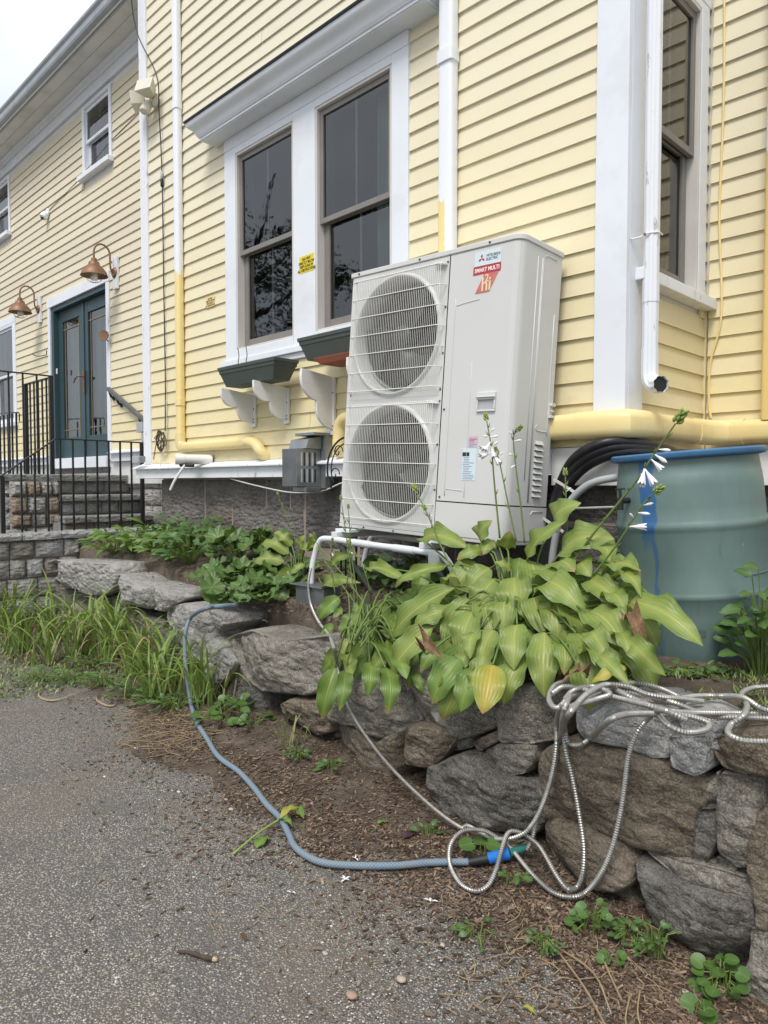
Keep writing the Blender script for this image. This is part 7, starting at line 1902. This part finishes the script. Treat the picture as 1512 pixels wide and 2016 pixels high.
single(795, 1650, 825, 1640, PL, 'dark purple leaf lying at the foot of the wall', 'leaf', 'fallen_leaf', 'fallen leaves')
single(160, 1330, 195, 1318, PL, 'purple leaf among the daylilies', 'leaf', 'fallen_leaf', 'fallen leaves')
single(742, 1622, 765, 1618, GLf, 'green leaf scrap on bare soil below the wall', 'leaf', 'fallen_leaf', 'fallen leaves')
single(505, 1670, 530, 1648, GLf, 'small green leaf scrap left of the hose', 'leaf', 'fallen_leaf', 'fallen leaves')
single(1345, 1345, 1375, 1325, DEADL, 'curled brown leaf at the foot of the barrel', 'leaf', 'fallen_leaf', 'fallen leaves', 1.2)['label'] = 'curled brown leaf at the foot of the barrel'
# pulled hosta stem lying over the hose
a, c_ = gpt(458, 1682, .008), gpt(552, 1612, .030)
ps = thing('pulled_stem', a, 'pulled yellow green leaf stalk lying across the blue hose', 'stalk')
mb = MB(); mb.tube(catmull([a, a.lerp(c_, .5) + Vector((0, 0, .008)), c_], 6), .0045, 6); mb.build('stem', MAT['bud'], ps, smooth='all')
put(YL, ps, c_, gpt(592, 1592, .03), (0, -.3, 1), 1.0, 'withered_blade'); put(GLf, ps, c_, gpt(575, 1625, .03), (0, 0, 1), .8, 'withered_blade'); put(GLf, ps, gpt(580, 1590, .035), gpt(598, 1612, .02), (0, 0, 1), .9, 'withered_blade')
# dry straw
stw = MB(); rs = random.Random(12)
def straw(px, py, L, a, r_=.0014):
    p = gpt(px, py, .004); d = Vector((math.cos(a), math.sin(a), 0)); e = Vector((-d.y, d.x, 0)) * rs.uniform(-.2, .2) * L
    q = [p, p + d * L * .5 + e + Vector((0, 0, .006)), p + d * L]
    for v in q[1:]: v.z = max(v.z, ground_z(v.x, v.y) + .004)
    stw.tube(catmull(q, 4), r_, 4, False)
for k in range(190):
    straw(rs.uniform(250, 430), rs.uniform(1395, 1475), rs.uniform(.05, .17), rs.uniform(0, 6.28))
for k in range(120): straw(rs.uniform(860, 1400), rs.uniform(1760, 2010), rs.uniform(.02, .09), rs.uniform(0, 6.28))
for k in range(40): straw(rs.uniform(400, 700), rs.uniform(1500, 1900), rs.uniform(.02, .06), rs.uniform(0, 6.28))
for px, py, L, a in ((1090, 1860, .28, -.5), (1240, 1960, .25, -.9), (1260, 1950, .22, -1.0), (1180, 1870, .2, -.8), (1100, 1875, .3, -.62)): straw(px, py, L, a, .0026)
tag(stw.build('dry_straw', MAT['straw'], fix=False), 'dry straw stems scattered on mulch and driveway edge', 'straw', kind='stuff')
for k, (x0, y0, x1, y1, x2, y2, lb) in enumerate(((78, 1372, 110, 1378, 180, 1352, 'long dry tan leaf strip on the driveway edge at left'), (192, 1380, 225, 1388, 258, 1345, 'curled dry leaf strip beside the daylilies'))):
    mb = MB(); P = catmull([gpt(x0, y0 - 14, .02), gpt(x0, y0, .006), gpt(x1, y1, .012), gpt(x2, y2, .02)], 6); vs_ = []
    for i, q in enumerate(P):
        w = .010 * math.sin(math.pi * (.1 + .88 * i / len(P))); vs_ += [q - FW * w, q + Vector((0, 0, .004)), q + FW * w + Vector((0, 0, .003))]
    mb.add(vs_, [(3*i+j, 3*i+3+j, 3*i+4+j, 3*i+1+j) for i in range(len(P)-1) for j in (0, 1)]); tag(mb.build('dry_leaf_strip', MAT['straw'], smooth='all', fix=False), lb, 'leaf', 'dry leaf strips')

# ================================================================== tree across the drive (seen mirrored in the window glass)
def tree(x, y, h, rad, seed, label):
    t = thing('shade_tree', (x, y, 0), label, 'tree', 'trees mirrored in the window glass'); r0 = random.Random(seed)
    mb = MB(); mb.tube(catmull([(x, y, -.1), (x + .1, y, h * .25), (x - .1, y + .1, h * .5), (x, y, h * .68)], 6), [.26 - .20 * i / 18 for i in range(19)], 10)
    for k in range(9):
        a = k * 2.4; z = h * (.35 + .055 * k); d = Vector((math.cos(a), math.sin(a), .55)); b0 = Vector((x, y, z))
        mb.tube([b0, b0 + d * rad * .4, b0 + d * rad * .75 + Vector((0, 0, .3))], [.09, .05, .02], 6)
    mb.build('trunk', MAT['bark'], t, smooth='all')
    cr = MB()
    cl = [(Vector((r0.gauss(0, 1), r0.gauss(0, 1), r0.gauss(0, .9))).normalized() * r0.uniform(.45, 1.0) * rad) for _ in range(34)]
    for c0 in cl:
        c1 = Vector((x, y, h * .66)) + Vector((c0.x, c0.y, c0.z * .95)); q = r0.uniform(.5, .95)
        for k in range(330):
            p = c1 + Vector((r0.gauss(0, .5), r0.gauss(0, .5), r0.gauss(0, .36))) * q; a = Vector((r0.uniform(-1, 1), r0.uniform(-1, 1), r0.uniform(-.6, .6))).normalized(); b_ = a.orthogonal().normalized() * .035
            cr.add([p, p + a * .05 + b_, p + a * .11, p + a * .05 - b_], [(0, 1, 2, 3)])
    cr.build('crown', simple('tree_leaf', (.04, .08, .022), (.025, .055, .015), 2, .6), t, fix=False, kind='stuff')
tree(-17.2, -8.8, 9.6, 3.1, 3, 'leafy tree across the drive, mirrored in the left window panes')
tree(-22.5, -9.5, 7.2, 2.6, 4, 'leafy tree further back, mirrored low in the ground window')
